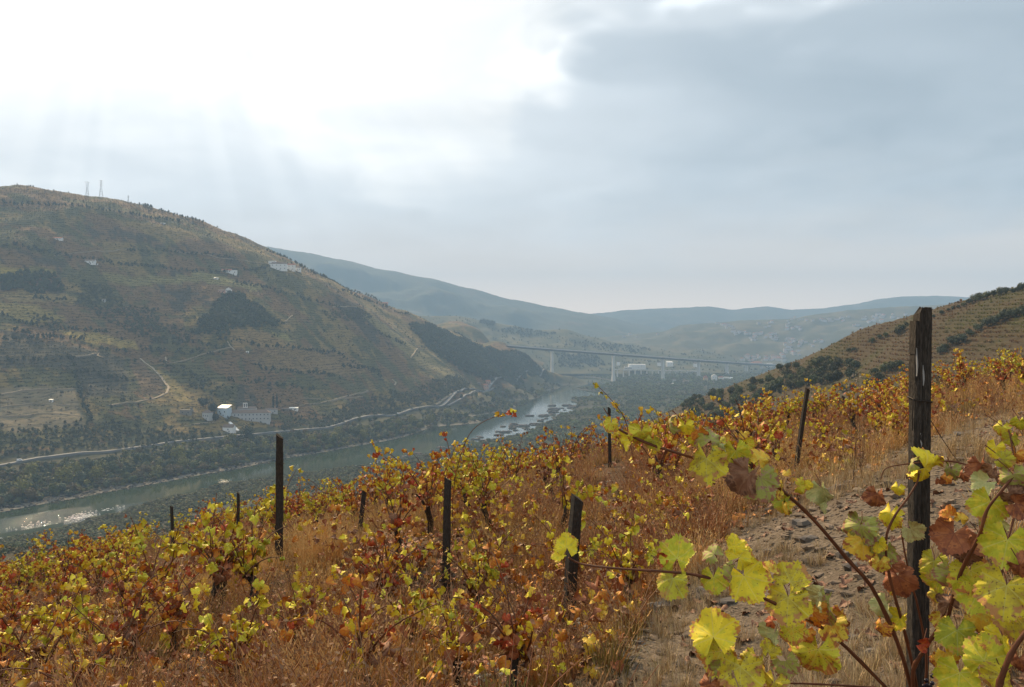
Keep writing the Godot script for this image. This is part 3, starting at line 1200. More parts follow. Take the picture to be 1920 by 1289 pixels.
# ---------------------------------------------------------------- water
func build_river() -> void:
	var st := tool()
	quad(st, Vector3(-1900, 0, -420), Vector3(1500, 0, -420), Vector3(1500, 0, -4300), Vector3(-1900, 0, -4300), Vector3.UP)
	structure("river", st.commit(), M.water)
	# broken water over the shallows
	for w in [[[-60, 1010], [60, 992], [180, 965], [170, 950], [90, 958], [-60, 985]], [[118, 985], [190, 974], [186, 958], [120, 966]], [[215, 972], [300, 955], [300, 938], [215, 948]]]:
		var poly := PackedVector2Array()
		for o in w:
			var p := at(o[0], o[1], 255000.0 / (o[1] - HORIZON))
			poly.append(Vector2(p.x, p.z))
		var ix := Geometry2D.triangulate_polygon(poly)
		var s2 := tool()
		for k in range(0, ix.size(), 3):
			tri(s2, Vector3(poly[ix[k]].x, 0.06, poly[ix[k]].y), Vector3(poly[ix[k + 1]].x, 0.06, poly[ix[k + 1]].y), Vector3(poly[ix[k + 2]].x, 0.06, poly[ix[k + 2]].y), Vector3.UP)
		structure("water", s2.commit(), M.rapid)
	# whitecaps: little crests of foam
	var crest := tool()
	for k in 7:
		var x := rng.randf_range(-0.5, 0.5)
		var z := rng.randf_range(-0.5, 0.5)
		tube(crest, [Vector3(x - 0.5, 0, z), Vector3(x - 0.2, 0.12, z + 0.08), Vector3(x + 0.2, 0.12, z - 0.05), Vector3(x + 0.5, 0, z)], [0.03, 0.13, 0.12, 0.03], 4)
	var places := []
	for c in [[148, 970, 30, 7, 130], [60, 985, 60, 6, 40], [25, 1010, 40, 4, 90], [205, 955, 40, 4, 26], [700, 870, 60, 6, 20], [960, 812, 50, 8, 60]]:
		for k in c[4]:
			var u: float = c[0] + rng.randfn() * c[2] * 0.5
			var v: float = c[1] - (u - c[0]) * 0.17 + rng.randfn() * c[3] * 0.5
			var p := at(u, v, 255000.0 / (v - HORIZON))
			places.append(Transform3D(Basis(Vector3.UP, rng.randf_range(-0.5, 0.5)).scaled(Vector3(1, 1, 1) * rng.randf_range(0.4, 1.3)), p + Vector3(0, 0.04, 0)))
	many("river_foam", crest.commit(), M.foam, places, [], "white water over the shallows of the river")
	# slabs of schist standing out of the river and along its shores
	var slabs := []
	for k in 4:
		slabs.append(rock_mesh(k + 300, Vector3(1, 0.28, 0.45), 0.35))
	var marks := [[Vector2(870, 850), "the reed bed by the shoal"], [Vector2(985, 800), "the middle of the shoal"], [Vector2(1075, 765), "the bushy spit"], [Vector2(1125, 765), "the backwater"]]
	var n := 0
	while n < 75:
		var t := rng.randf()
		var u := lerpf(690, 1088, t) + rng.randfn() * 10.0
		var v := 0.0
		if t < 0.45:
			v = lerpf(872, 842, t / 0.45) + rng.randfn() * 5.0 - 2.0
		else:
			v = lerpf(842, 756, (t - 0.45) / 0.55) + rng.randfn() * 5.0 - 1.0
		var p := at(u, v, 255000.0 / (v - HORIZON))
		if land.y(p.x, p.z) > 1.2:
			continue
		n += 1
		var o := part("river_rock", slabs[n % 4], M.schist)
		p.y = 0.05
		o.transform = Transform3D(Basis(Vector3.UP, rng.randf_range(-0.35, 0.35)).scaled(Vector3.ONE * rng.randf_range(2.5, 8.0) * (0.7 + t)), p)
		queue(o, "flat dark", "river rock", p, marks, "rock", "schist slabs breaking the river's surface")
	places = []
	var tints := []
	for k in 1500:
		var t := rng.randf()
		var i := int(t * (SHORE_FAR.size() - 1))
		var a: Array = SHORE_FAR[i]
		var b: Array = SHORE_FAR[mini(i + 1, SHORE_FAR.size() - 1)]
		var f := t * (SHORE_FAR.size() - 1) - i
		var u := lerpf(a[0], b[0], f)
		var v := lerpf(a[1], b[1], f)
		var d := 255000.0 / (v - HORIZON) + rng.randfn() * 9.0 + 4.0
		var p := at(u, v, d)
		p.y = maxf(0.0, hill.y(p.x, p.z)) + 0.1
		places.append(Transform3D(Basis(Vector3.UP, rng.randf() * TAU).scaled(Vector3.ONE * rng.randf_range(0.5, 2.3)), p))
		var g := rng.randf_range(0.7, 1.3)
		tints.append(Color(0.26 * g, 0.24 * g, 0.21 * g))
	many("shore_rubble", slabs[0], M.schist, places, tints, "pale rubble along the far waterline")

func rock_mesh(seed_: int, size: Vector3, rough: float) -> ArrayMesh:
	var r := RandomNumberGenerator.new()
	r.seed = seed_
	var n := 9
	var ring := []
	for lvl in 3:
		var row := []
		for k in n:
			var a := TAU * k / n
			var q: float = [0.85, 1.0, 0.72][lvl] * (1.0 + r.randf_range(-rough, rough))
			row.append(Vector3(cos(a) * q * size.x, ([-0.4, 0.15, 0.5][lvl] + r.randf_range(-0.12, 0.12)) * size.y * 2.0, sin(a) * q * size.z))
		ring.append(row)
	var st := tool()
	st.set_color(Color(0.17, 0.155, 0.135))
	var top := Vector3(0, size.y * r.randf_range(0.9, 1.2), 0)
	var tone := [Color(1, 1, 1), Color(0.8, 0.8, 0.82)]
	for lvl in 2:
		for k in n:
			st.set_color(Color(0.19, 0.165, 0.14) * r.randf_range(0.75, 1.15))
			var m := (k + 1) % n
			var c: Vector3 = (ring[lvl][k] + ring[lvl + 1][m]) * 0.5
			quad(st, ring[lvl][k], ring[lvl][m], ring[lvl + 1][m], ring[lvl + 1][k], _out(ring[lvl][k], ring[lvl][m], ring[lvl + 1][k], c))
	for k in n:
		st.set_color(Color(0.23, 0.20, 0.17) * r.randf_range(0.85, 1.1))
		tri(st, ring[2][k], ring[2][(k + 1) % n], top, _out(ring[2][k], ring[2][(k + 1) % n], top, Vector3(0, 1, 0)))
	return st.commit()

func _out(a: Vector3, b: Vector3, c: Vector3, away: Vector3) -> Vector3:
	var n := (b - a).cross(c - a).normalized()
	return n if n.dot(away) > 0.0 else -n


# ---------------------------------------------------------------- hills beyond the bridge
func ridge(prof: Array, far: float, near: float, low: float, back: float, woods: Color, open: Color, patch: float, seed_: int) -> Polar:
	var p := Polar.new()
	var az0 := atan2(prof[0][0] - 960.0, F)
	var az1 := atan2(prof[-1][0] - 960.0, F)
	p.na = 260
	p.a0 = az0
	p.da = (az1 - az0) / (p.na - 1)
	p.nr = 46
	p.r0 = near
	p.dr = (far * 1.14 - near) / 45.0
	p.h.resize(p.na * p.nr)
	var colors := PackedColorArray()
	colors.resize(p.na * p.nr)
	for j in p.na:
		var az := p.a0 + p.da * j
		var u := 960.0 + F * tan(az)
		var k := 0
		while k < prof.size() - 2 and u > prof[k + 1][0]:
			k += 1
		var v := lerpf(prof[k][1], prof[k + 1][1], smoothstep(0.0, 1.0, clampf((u - prof[k][0]) / (prof[k + 1][0] - prof[k][0]), 0, 1)) * 0.5 + 0.5 * clampf((u - prof[k][0]) / (prof[k + 1][0] - prof[k][0]), 0, 1))
		var top := 170.0 + (HORIZON - v) / F * far * cos(az)
		for i in p.nr:
			var r := p.radius(i)
			var t := (r - near) / (far - near)
			var q := p.spot(i, j)
			var fold := soft.get_noise_3d(q.x / (far * 0.13), seed_, q.y / (far * 0.13)) + 0.35 * soft.get_noise_3d(q.x / (far * 0.035), seed_ + 7.0, q.y / (far * 0.035))
			var y := 0.0
			if t <= 1.0:
				y = lerpf(low, top, pow(t, 0.85)) + fold * (top - low) * 0.30 * t * (1.0 - t) * 3.0
				# nothing in front may stand over the crest
				y = minf(y, 170.0 + (top - 170.0) * r / far - (1.0 - t) * (top - low) * 0.015)
				if t > 0.93:
					y += soft.get_noise_1d(u / 9.0 + seed_ * 30.0) * far * 0.0006
			else:
				y = top - back * (t - 1.0) * (top - low)
			p.h[i * p.na + j] = y
			var m := soft.get_noise_3d(q.x / (far * 0.03), seed_ + 20.0, q.y / (far * 0.03))
			var c := woods.lerp(open, smoothstep(patch - 0.15, patch + 0.15, m))
			c.a = 1.0
			colors[i * p.na + j] = c
	structure("hills", p.mesh(colors), M.far_hill)
	return p

var town_slope: Polar
var mid_hill: Polar

func build_distance() -> void:
	var woods := Color(0.045, 0.055, 0.030)
	var open := Color(0.15, 0.12, 0.07)
	ridge([[-900, 470], [0, 440], [300, 440], [480, 460], [560, 470], [640, 485], [720, 505], [800, 520], [880, 540], [960, 561], [1040, 576], [1090, 586], [1140, 594], [1190, 606], [1260, 622], [1400, 640]], 6800.0, 4600.0, 20.0, 0.9, woods, open * 0.6, 0.4, 1)
	ridge([[300, 620], [900, 606], [1040, 598], [1110, 588], [1180, 581], [1260, 577], [1325, 574], [1375, 580], [1412, 576], [1440, 574], [1485, 580], [1540, 578], [1600, 570], [1650, 560], [1700, 555], [1760, 554], [1830, 557], [1960, 552], [2400, 540]], 8600.0, 6900.0, 60.0, 0.9, woods, open * 0.7, 0.35, 2)
	town_slope = ridge([[900, 660], [1100, 634], [1180, 628], [1240, 622], [1280, 609], [1340, 605], [1400, 600], [1480, 598], [1540, 588], [1600, 581], [1700, 574], [1800, 570], [2000, 560], [2500, 540]], 5000.0, 3700.0, 12.0, 0.5, Color(0.055, 0.06, 0.032), Color(0.115, 0.100, 0.055), 0.1, 3)
	mid_hill = ridge([[560, 640], [700, 600], [780, 592], [860, 592], [900, 600], [960, 610], [1000, 619], [1060, 617], [1110, 632], [1160, 643], [1230, 655], [1265, 660], [1312, 656], [1350, 663], [1400, 674], [1480, 690]], 3950.0, 3150.0, 10.0, 0.5, Color(0.05, 0.055, 0.028), Color(0.100, 0.088, 0.040), 0.1, 4)
	# trees along the middle crests
	var clump := crown_mesh(70, Vector3(4.0, 4.2, 4.0), 60, 1.9, 2)
	var places := []
	var tints := []
	for s in [[[1088, 640], [1140, 645], [1200, 652], [1230, 658], [1180, 662], [1110, 655], [1060, 648]], [[960, 612], [1010, 622], [1050, 626], [990, 632], [930, 622]], [[905, 598], [930, 604], [925, 612], [898, 606]], [[1040, 660], [1120, 668], [1140, 690], [1050, 690]]]:
		for k in 260:
			var lo := Vector2(s[0][0], s[0][1])
			var hi := lo
			var poly := PackedVector2Array()
			for o in s:
				lo = lo.min(Vector2(o[0], o[1]))
				hi = hi.max(Vector2(o[0], o[1]))
				poly.append(Vector2(o[0], o[1]))
			var q := Vector2(rng.randf_range(lo.x, hi.x), rng.randf_range(lo.y, hi.y))
			if not inside(q, poly):
				continue
			var p := mid_hill.hit(EYE, sight(q.x, q.y), 3000.0, 5000.0)
			if p.y < -900.0:
				continue
			var g := rng.randf_range(0.7, 1.2)
			places.append(upright(p - Vector3(0, 1, 0), rng.randf_range(0.8, 1.7), rng.randf() * TAU))
			tints.append(Color(0.045 * g, 0.058 * g, 0.032 * g))
	for k in 2600:
		var az := rng.randf_range(-10.0, 20.0)
		var r := rng.randf_range(3150.0, 3950.0)
		var q := Vector3(r * sin(deg_to_rad(az)), 0, -r * cos(deg_to_rad(az)))
		if soft.get_noise_2d(q.x / 130.0, q.z / 130.0) < 0.05:
			continue
		q.y = mid_hill.y(q.x, q.z) - 1.0
		var g := rng.randf_range(0.7, 1.2)
		places.append(upright(q, rng.randf_range(0.5, 1.2), rng.randf() * TAU))
		tints.append(Color(0.05 * g, 0.06 * g, 0.032 * g))
	many("distant_woods", clump, M.far_leafage, places, tints, "hazy woods on the low hills behind the long bridge")


# ---------------------------------------------------------------- bridges
func build_bridge() -> void:
	var line := [[950, 647.5, 2640], [968, 649, 2650], [1035, 654.5, 2690], [1150, 663, 2740], [1243, 670, 2790], [1310, 675, 2900], [1363, 678.5, 3050], [1400, 681, 3200], [1428, 682.5, 3330], [1480, 685.5, 3600], [1540, 688, 3950]]
	var feet := [0, 0, 699, 713, 716, 713, 700, 697, 696, 0, 0]
	var tops := []
	for l in line:
		tops.append(at(l[0], l[1], l[2]))
	var root := thing("road_bridge", tops[5])
	tag(root, "long pale concrete road bridge on tall piers crossing the valley", "bridge")
	var pts := curve(tops, 60)
	var deck := tool()
	for k in pts.size() - 1:
		var a: Vector3 = pts[k] - tops[5]
		var b: Vector3 = pts[k + 1] - tops[5]
		var side := Vector3(b.z - a.z, 0, a.x - b.x).normalized()
		var sect := [[-7, 0.0], [7, 0.0], [7, -1.0], [4, -1.6], [3.4, -8.0], [-3.4, -8.0], [-4, -1.6], [-7, -1.0]]
		for m in sect.size():
			var s0: Array = sect[m]
			var s1: Array = sect[(m + 1) % sect.size()]
			var p0: Vector3 = a + side * s0[0] + Vector3(0, s0[1], 0)
			var p1: Vector3 = a + side * s1[0] + Vector3(0, s1[1], 0)
			var p2: Vector3 = b + side * s1[0] + Vector3(0, s1[1], 0)
			var p3: Vector3 = b + side * s0[0] + Vector3(0, s0[1], 0)
			quad(deck, p0, p1, p2, p3, _out(p0, p1, p3, (p0 + p1) * 0.5 - a + Vector3(0, 3.5, 0)))
	part("deck", deck.commit(), M.girder, root)
	for sg in [-1.0, 1.0]:
		var rail := tool()
		for k in pts.size() - 1:
			var a: Vector3 = pts[k] - tops[5]
			var b: Vector3 = pts[k + 1] - tops[5]
			var mid := (a + b) * 0.5
			var dir := (b - a)
			var side := Vector3(dir.z, 0, -dir.x).normalized()
			box(rail, mid + side * 7.2 * sg + Vector3(0, -0.3, 0), Vector3(0.4, 3.4, dir.length()), Basis.looking_at(dir.normalized()))
		part("parapet", rail.commit(), M.parapet, root)
	for k in line.size():
		if feet[k] == 0:
			continue
		var top: Vector3 = tops[k] + Vector3(0, -7.9, 0)
		var y := at(line[k][0], feet[k], line[k][2]).y
		y = maxf(-3.0, minf(y, top.y - 14.0)) - 4.0
		var st := tool()
		var dir: Vector3 = tops[mini(k + 1, 10)] - tops[k - 1]
		var b := Basis.looking_at(Vector3(dir.x, 0, dir.z).normalized())
		var hw := [[6.0, 3.6, 0.0], [5.0, 3.4, 0.12], [5.4, 3.8, 0.75], [8.0, 6.0, 1.0]]
		for m in 3:
			var h0 := lerpf(top.y, y, hw[m][2])
			var h1 := lerpf(top.y, y, hw[m + 1][2])
			var c0 := []
			var c1 := []
			for s in [[-1, -1], [1, -1], [1, 1], [-1, 1]]:
				c0.append(b * Vector3(s[0] * hw[m][0], 0, s[1] * hw[m][1]) + Vector3(top.x, h0, top.z) - tops[5])
				c1.append(b * Vector3(s[0] * hw[m + 1][0], 0, s[1] * hw[m + 1][1]) + Vector3(top.x, h1, top.z) - tops[5])
			for s in 4:
				var n := (s + 1) % 4
				quad(st, c0[s], c0[n], c1[n], c1[s], _out(c0[s], c0[n], c1[s], (c0[s] + c0[n]) * 0.5 + tops[5] - Vector3(top.x, h0, top.z)))
		part("pier", st.commit(), M.concrete, root)
	# the older, lower viaduct behind it
	var v0 := at(1152, 693, 3020)
	var v1 := at(1335, 697, 3150)
	var low := thing("viaduct", (v0 + v1) * 0.5)
	tag(low, "low grey viaduct on many thin pillars seen under the long bridge", "viaduct")
	var mid := (v0 + v1) * 0.5
	var dirv := (v1 - v0)
	var bs := Basis.looking_at(dirv.normalized())
	var d2 := tool()
	box(d2, Vector3.ZERO, Vector3(8, 2.6, dirv.length()), bs)
	part("deck", d2.commit(), M.concrete, low)
	for k in 17:
		var p := v0.lerp(v1, (k + 0.5) / 17.0) - mid
		var gy := 2.0 - mid.y
		var pm := tool()
		box(pm, Vector3(p.x, (p.y - 1.3 + gy) * 0.5, p.z), Vector3(5.0, p.y - 1.3 - gy, 3.2), Basis.looking_at(Vector3(dirv.x, 0, dirv.z).normalized()))
		part("pillar", pm.commit(), M.concrete, low)


# ---------------------------------------------------------------- houses
func house(called: String, p: Vector3, turn: float, size: Vector3, roof: String, rise: float, wall: Material, tile: Material, cols: int, rows: int, label: String, category := "house", deep := 3.0) -> Node3D:
	if called in ["hill_house", "hut", "roadside_house", "cottage"]:     # dug into the slope: short from front to back
		size.z = minf(size.z, 7.5)
		deep = minf(deep, 2.0)
	var o := thing(called, p - Vector3(sin(turn), 0, cos(turn)) * size.z * 0.5, turn)
	tag(o, label, category)
	house_body(o, Vector3.ZERO, size, roof, rise, wall, tile, cols, rows, deep)
	return o

func house_body(o: Node3D, off: Vector3, size: Vector3, roof: String, rise: float, wall: Material, tile: Material, cols: int, rows: int, deep := 3.0) -> void:
	var w := size.x * 0.5
	var h := size.y
	var d := size.z * 0.5
	var st := tool()
	box(st, off + Vector3(0, (h - deep) * 0.5, 0), Vector3(size.x, h + deep, size.z))
	if roof == "gable":                          # ridge along x
		for s in [-1.0, 1.0]:
			tri(st, off + Vector3(w * s, h, -d), off + Vector3(w * s, h, d), off + Vector3(w * s, h + rise, 0), Vector3(s, 0, 0))
	elif roof == "front":                        # gable towards the river
		for s in [-1.0, 1.0]:
			tri(st, off + Vector3(-w, h, d * s), off + Vector3(w, h, d * s), off + Vector3(0, h + rise, d * s), Vector3(0, 0, s))
	part("wall", st.commit(), wall, o)
	var rf := tool()
	var e := 0.35
	var t := 0.25
	match roof:
		"gable":
			for s in [-1.0, 1.0]:
				_slab(rf, off + Vector3(-w - e, h + rise, 0), off + Vector3(w + e, h + rise, 0), off + Vector3(w + e, h - e * rise / d, (d + e) * s), off + Vector3(-w - e, h - e * rise / d, (d + e) * s), t)
		"front":
			for s in [-1.0, 1.0]:
				_slab(rf, off + Vector3(0, h + rise, d + e), off + Vector3(0, h + rise, -d - e), off + Vector3((w + e) * s, h - e * rise / w, -d - e), off + Vector3((w + e) * s, h - e * rise / w, d + e), t)
		"hip":
			var k := maxf(0.0, w - d)
			var r0 := off + Vector3(-k, h + rise, 0)
			var r1 := off + Vector3(k, h + rise, 0)
			for s in [-1.0, 1.0]:
				var a := off + Vector3((-w - e), h, (d + e) * s)
				var b := off + Vector3((w + e), h, (d + e) * s)
				quad(rf, r0, r1, b, a, Vector3(0, d, rise * s).normalized() if false else Vector3(0, d, rise * s).normalized())
				var c := off + Vector3((w + e) * s, h, d + e)
				var f := off + Vector3((w + e) * s, h, -d - e)
				tri(rf, c, f, r1 if s > 0.0 else r0, Vector3(rise * s, d, 0).normalized())
			box(rf, off + Vector3(0, h - 0.1, 0), Vector3(size.x + 2.0 * e - 0.02, 0.2, size.z + 2.0 * e - 0.02))
		"lean":                                  # one pane rising to the back
			_slab(rf, off + Vector3(-w - e, h + rise, -d - e), off + Vector3(w + e, h + rise, -d - e), off + Vector3(w + e, h + 0.1, d + e), off + Vector3(-w - e, h + 0.1, d + e), t)
		_:
			box(rf, off + Vector3(0, h + 0.2, 0), Vector3(size.x + 0.5, 0.4, size.z + 0.5))
	part("roof", rf.commit(), tile, o)
	for i in rows:
		for j in cols:
			var win := tool()
			var x := (j + 0.5) / cols * size.x - w
			var y := (i + 0.55) / rows * h
			var ww := minf(1.5, size.x / cols * 0.36)
			var hh := minf(1.9, h / rows * 0.45)
			box(win, off + Vector3(x, y, d + 0.03), Vector3(ww, hh, 0.14))
			part("window", win.commit(), M.dark_pane, o)
	if cols > 0:
		var dr := tool()
		box(dr, off + Vector3(size.x * 0.08 + 0.4, 1.15, d + 0.04), Vector3(1.3, 2.3, 0.16))
		part("door", dr.commit(), M.door, o)

func _slab(st: SurfaceTool, a: Vector3, b: Vector3, c: Vector3, d: Vector3, t: float) -> void:
	var n := (b - a).cross(d - a).normalized()
	if n.y < 0.0:
		n = -n
	var up := n * t
	quad(st, a + up, b + up, c + up, d + up, n)
	quad(st, a, b, c, d, -n)
	for e in [[a, b], [b, c], [c, d], [d, a]]:
		quad(st, e[0], e[1], e[1] + up, e[0] + up, _out(e[0], e[1], e[0] + up, (e[0] + e[1]) * 0.5 - (a + b + c + d) * 0.25))

func scale_at(p: Vector3) -> float:
	return -p.z / F

func build_quintas() -> void:
	# ---- the white estate above the river
	var p := on_hill(464, 790)
	var s := scale_at(p)
	var convent := house("estate_house", p, 0.16, Vector3(80 * s, 15 * s, 17 * s), "hip", 5.5 * s, M.grey_wash, M.old_tile, 12, 2, "long whitewashed estate building with two rows of small windows above the river", "estate house", 8.0)
	var cp := p + Vector3(-8 * s, 6 * s, -17 * s)
	var chapel := house("chapel", cp, 0.16, Vector3(34 * s, 16 * s, 12 * s), "gable", 3.0 * s, M.grey_wash, M.old_tile, 4, 1, "white chapel with an open bell gable behind the long estate building", "chapel", 14.0)
	var bell := tool()
	for x in [-3.4, 0.0, 3.4]:
		box(bell, Vector3(x * s - 2.0 * s, 21.5 * s, 6.2 * s), Vector3(1.0 * s, 8.0 * s, 1.4 * s))
	box(bell, Vector3(-2.0 * s, 26.0 * s, 6.2 * s), Vector3(8.4 * s, 1.2 * s, 1.6 * s))
	box(bell, Vector3(-2.0 * s, 18.0 * s, 6.2 * s), Vector3(8.6 * s, 1.2 * s, 1.6 * s))
	part("bell_gable", bell.commit(), M.white_wash, chapel)
	var st := tool()
	box(st, Vector3(-2.0 * s, 27.3 * s, 6.2 * s), Vector3(0.5 * s, 1.6 * s, 0.4 * s))
	part("finial", st.commit(), M.stone, chapel)
	p = on_hill(416, 781)
	house("barn", p, -0.25, Vector3(21 * s, 15 * s, 15 * s), "lean", 5.0 * s, M.blue_wash, M.pale_roof, 2, 1, "tall pale blue barn with a shining white sloping roof at the end of the estate", "barn", 6.0)
	p = on_hill(509, 776)
	house("outbuilding", p, 0.3, Vector3(23 * s, 8 * s, 9 * s), "gable", 2.2 * s, M.grey_wash, M.old_tile, 2, 1, "low white outbuilding beneath the pair of cypress trees", "outbuilding", 5.0)
	p = on_hill(550, 770)
	house("shed", p, 0.12, Vector3(17 * s, 4.5 * s, 7 * s), "lean", 1.2 * s, M.white_wash, M.pale_roof, 2, 1, "small white shed with a pale roof beside the track past the cypress pair", "shed", 4.0)
	p = on_hill(534, 771)
	house("shed", p, 0.12, Vector3(14 * s, 3.6 * s, 7 * s), "lean", 1.0 * s, M.stone, M.old_tile, 0, 0, "low dark shed standing against the small white shed", "shed", 4.0)
	p = on_hill(385, 787)
	house("cottage", p, -0.5, Vector3(17 * s, 12 * s, 14 * s), "hip", 5.0 * s, M.grey_wash, M.old_tile, 3, 1, "white cottage with a brown hipped roof a little apart from the estate", "cottage", 6.0)
	p = on_hill(347, 779)
	var ruin := house("ruin", p, -0.1, Vector3(22 * s, 9 * s, 9 * s), "flat", 0.5 * s, M.stone, M.stone, 2, 1, "roofless grey stone ruin below the golden point of vineyard", "ruin", 4.0)
	var gab := tool()
	box(gab, Vector3(8 * s, 10.5 * s, -2 * s), Vector3(3.5 * s, 6 * s, 3 * s))
	part("broken_wall", gab.commit(), M.stone, ruin)
	p = on_hill(427, 811)
	house("cottage", p, -0.2, Vector3(21 * s, 9 * s, 12 * s), "gable", 5.0 * s, M.white_wash, M.old_tile, 1, 1, "white cottage with a brown roof beside the ramp under the estate", "cottage", 5.0)
	var ra := on_hill(430, 793)
	var rb := on_hill(446, 809)
	var ramp := tool()
	var rdir := rb - ra
	box(ramp, (ra + rb) * 0.5 + Vector3(0, 0.3, 0), Vector3(4.0, 2.2, rdir.length()), Basis.looking_at(rdir.normalized()))
	tag(part("ramp", ramp.commit(), M.white_wash), "pale sloping ramp running down from the estate to the road", "ramp")
	var wa := on_hill(421, 825)
	var wb := on_hill(442, 822)
	var bank := tool()
	box(bank, (wa + wb) * 0.5 + Vector3(0, 0.8, 0), Vector3(1.2, 3.4, (wb - wa).length()), Basis.looking_at((wb - wa).normalized()))
	tag(part("roadside_wall", bank.commit(), M.white_wash), "short white wall beside the river road below the estate", "wall")
	# ---- trees of the estate
	for c in [[512, 771, 37], [519, 771, 36]]:
		p = on_hill(c[0], c[1])
		var cy := thing("cypress", p)
		tag(cy, "slender dark cypress, the %s of the pair behind the estate" % ("western" if c[0] == 512 else "eastern"), "tree", "cypress pair")
		cy.set_meta("label", "slender dark cypress, the one %s the long estate building" % ("nearer to" if c[0] == 512 else "farther from"))
		part("trunk", trunk_mesh(9, 6.0 * s, 0.4, 0), M.bark, cy)
		part("crown", crown_mesh(c[0], Vector3(2.3 * s, c[2] * 0.5 * s, 2.3 * s), 420, 1.1, 1), tinted(M.far_leafage, Color(0.020, 0.030, 0.018)), cy)
	for c in [[462, 828, 40, 38, Color(0.045, 0.052, 0.02), "big round dark tree in front of the long estate building"], [397, 776, 26, 22, Color(0.03, 0.038, 0.02), "dark tree between the white cottage and the pale blue barn"], [381, 764, 20, 24, Color(0.035, 0.042, 0.022), "dark tree behind the hipped cottage"], [432, 832, 20, 26, Color(0.13, 0.125, 0.025), "yellow-green tree on the river side of the road wall"], [404, 790, 14, 14, Color(0.03, 0.036, 0.02), "small dark tree beside the hipped cottage"]]:
		p = on_hill(c[0], c[1])
		var o := thing("tree", p)
		tag(o, c[5], "tree")
		part("trunk", trunk_mesh(c[0], c[2] * s, 0.5, 3), M.bark, o)
		part("crown", crown_mesh(c[0] + 7, Vector3(c[3] * 0.5 * s, c[2] * 0.5 * s, c[3] * 0.5 * s), 700, 1.7, 6), tinted(M.far_leafage, c[4]), o)
	# ---- houses up the slope
	p = on_hill(536, 500)
	s = scale_at(p)
	var big := house("hill_house", on_hill(522, 507), 0.1, Vector3(29 * s, 12 * s, 12 * s), "hip", 3.0 * s, M.white_wash, M.old_tile, 4, 2, "big white hilltop house on the skyline of the slope", "house", 5.0)
	house("hill_house", on_hill(509, 499), -0.2, Vector3(13 * s, 9 * s, 9 * s), "flat", 0.4, M.white_wash, M.pale_roof, 2, 1, "small white flat-roofed house joined to the big hilltop house", "house", 9.0)
	house("hill_house", on_hill(545, 508), 0.0, Vector3(14 * s, 11 * s, 9 * s), "gable", 2.5 * s, M.white_wash, M.red_tile, 2, 2, "white red-roofed house beyond the big hilltop house", "house", 6.0)
	house("hill_house", on_hill(557, 509), 0.0, Vector3(12 * s, 7 * s, 8 * s), "gable", 2.0 * s, M.white_wash, M.old_tile, 3, 1, "last low white house along the hilltop, by the bushes", "house", 6.0)
	p = on_hill(430, 513)
	s = scale_at(p)
	house("hill_house", on_hill(424, 511), 0.1, Vector3(18 * s, 4 * s, 9 * s), "gable", 2.6 * s, M.white_wash, M.red_tile, 3, 1, "low white house with a red roof below the hilltop houses", "house", 6.0)
	house("hill_house", on_hill(436, 515), 0.1, Vector3(14 * s, 8 * s, 8 * s), "flat", 0.4, M.white_wash, M.pale_roof, 2, 1, "white flat-roofed house standing against the low red-roofed one", "house", 6.0)
	p = on_hill(167, 495)
	s = scale_at(p)
	house("hill_house", p, 0.05, Vector3(19 * s, 6 * s, 8 * s), "gable", 2.5 * s, M.white_wash, M.old_tile, 3, 1, "lone white house with a grey roof above the yellow fields", "house", 5.0)
	house("hut", on_hill(180, 497), 0.0, Vector3(4 * s, 2.5 * s, 4 * s), "gable", 1.0 * s, M.white_wash, M.old_tile, 1, 1, "tiny white hut next to the lone white house", "hut")
	p = on_hill(106, 450)
	s = scale_at(p)
	house("hill_house", p, 0.0, Vector3(17 * s, 3.4 * s, 7 * s), "gable", 2.0 * s, M.white_wash, M.red_tile, 3, 1, "highest low house on the slope, half way to the pylons", "house", 4.0)
	p = on_hill(428, 549)
	s = scale_at(p)
	house("hill_house", p, 0.2, Vector3(11 * s, 6.5 * s, 10 * s), "front", 3.5 * s, M.white_wash, M.old_tile, 2, 1, "gabled white house above the triangular conifer wood", "house", 5.0)
	house("hill_house", on_hill(415, 549), 0.2, Vector3(13 * s, 4 * s, 7 * s), "gable", 2 * s, M.pink_wash, M.old_tile, 2, 1, "low pinkish house beside the gabled white house", "house", 5.0)
	house("hut", on_hill(404, 524), 0.0, Vector3(8 * s, 2.6 * s, 5 * s), "lean", 1.0 * s, M.white_wash, M.pale_roof, 1, 1, "pale hut at the corner of the yellow terraces", "hut")
	house("hut", on_hill(304, 420), 0.0, Vector3(9 * s, 2.2 * s, 5 * s), "lean", 0.8 * s, M.white_wash, M.pale_roof, 1, 1, "pale hut just under the skyline hedge", "hut")
	house("hut", on_hill(193, 566), 0.0, Vector3(5 * s, 4 * s, 4 * s), "gable", 1.2 * s, M.grey_wash, M.old_tile, 1, 1, "little grey hut at the head of the wooded gully", "hut")
	house("hut", on_hill(463, 662), 0.0, Vector3(4 * s, 2 * s, 3 * s), "lean", 0.6 * s, M.white_wash, M.pale_roof, 1, 1, "little white hut on the track across the ochre slope", "hut")
	house("hut", on_hill(94, 754), 0.0, Vector3(4.5 * s, 2.6 * s, 3 * s), "lean", 0.6 * s, M.white_wash, M.pale_roof, 1, 1, "little white hut among the pale stone terraces", "hut")
	house("hill_house", on_hill(722, 564), 0.0, Vector3(14 * s, 3.4 * s, 8 * s), "gable", 2.0 * s, M.pink_wash, M.red_tile, 2, 1, "reddish house on the ridge line beyond the crest track", "house", 5.0)
	# ---- the pink house by the road
	p = on_hill(912, 733)
	s = scale_at(p)
	house("roadside_house", p, 0.5, Vector3(9 * s, 11 * s, 8 * s), "hip", 2.2 * s, M.pink_wash, M.red_tile, 2, 2, "pink house with a red roof beside the river road", "house", 6.0)
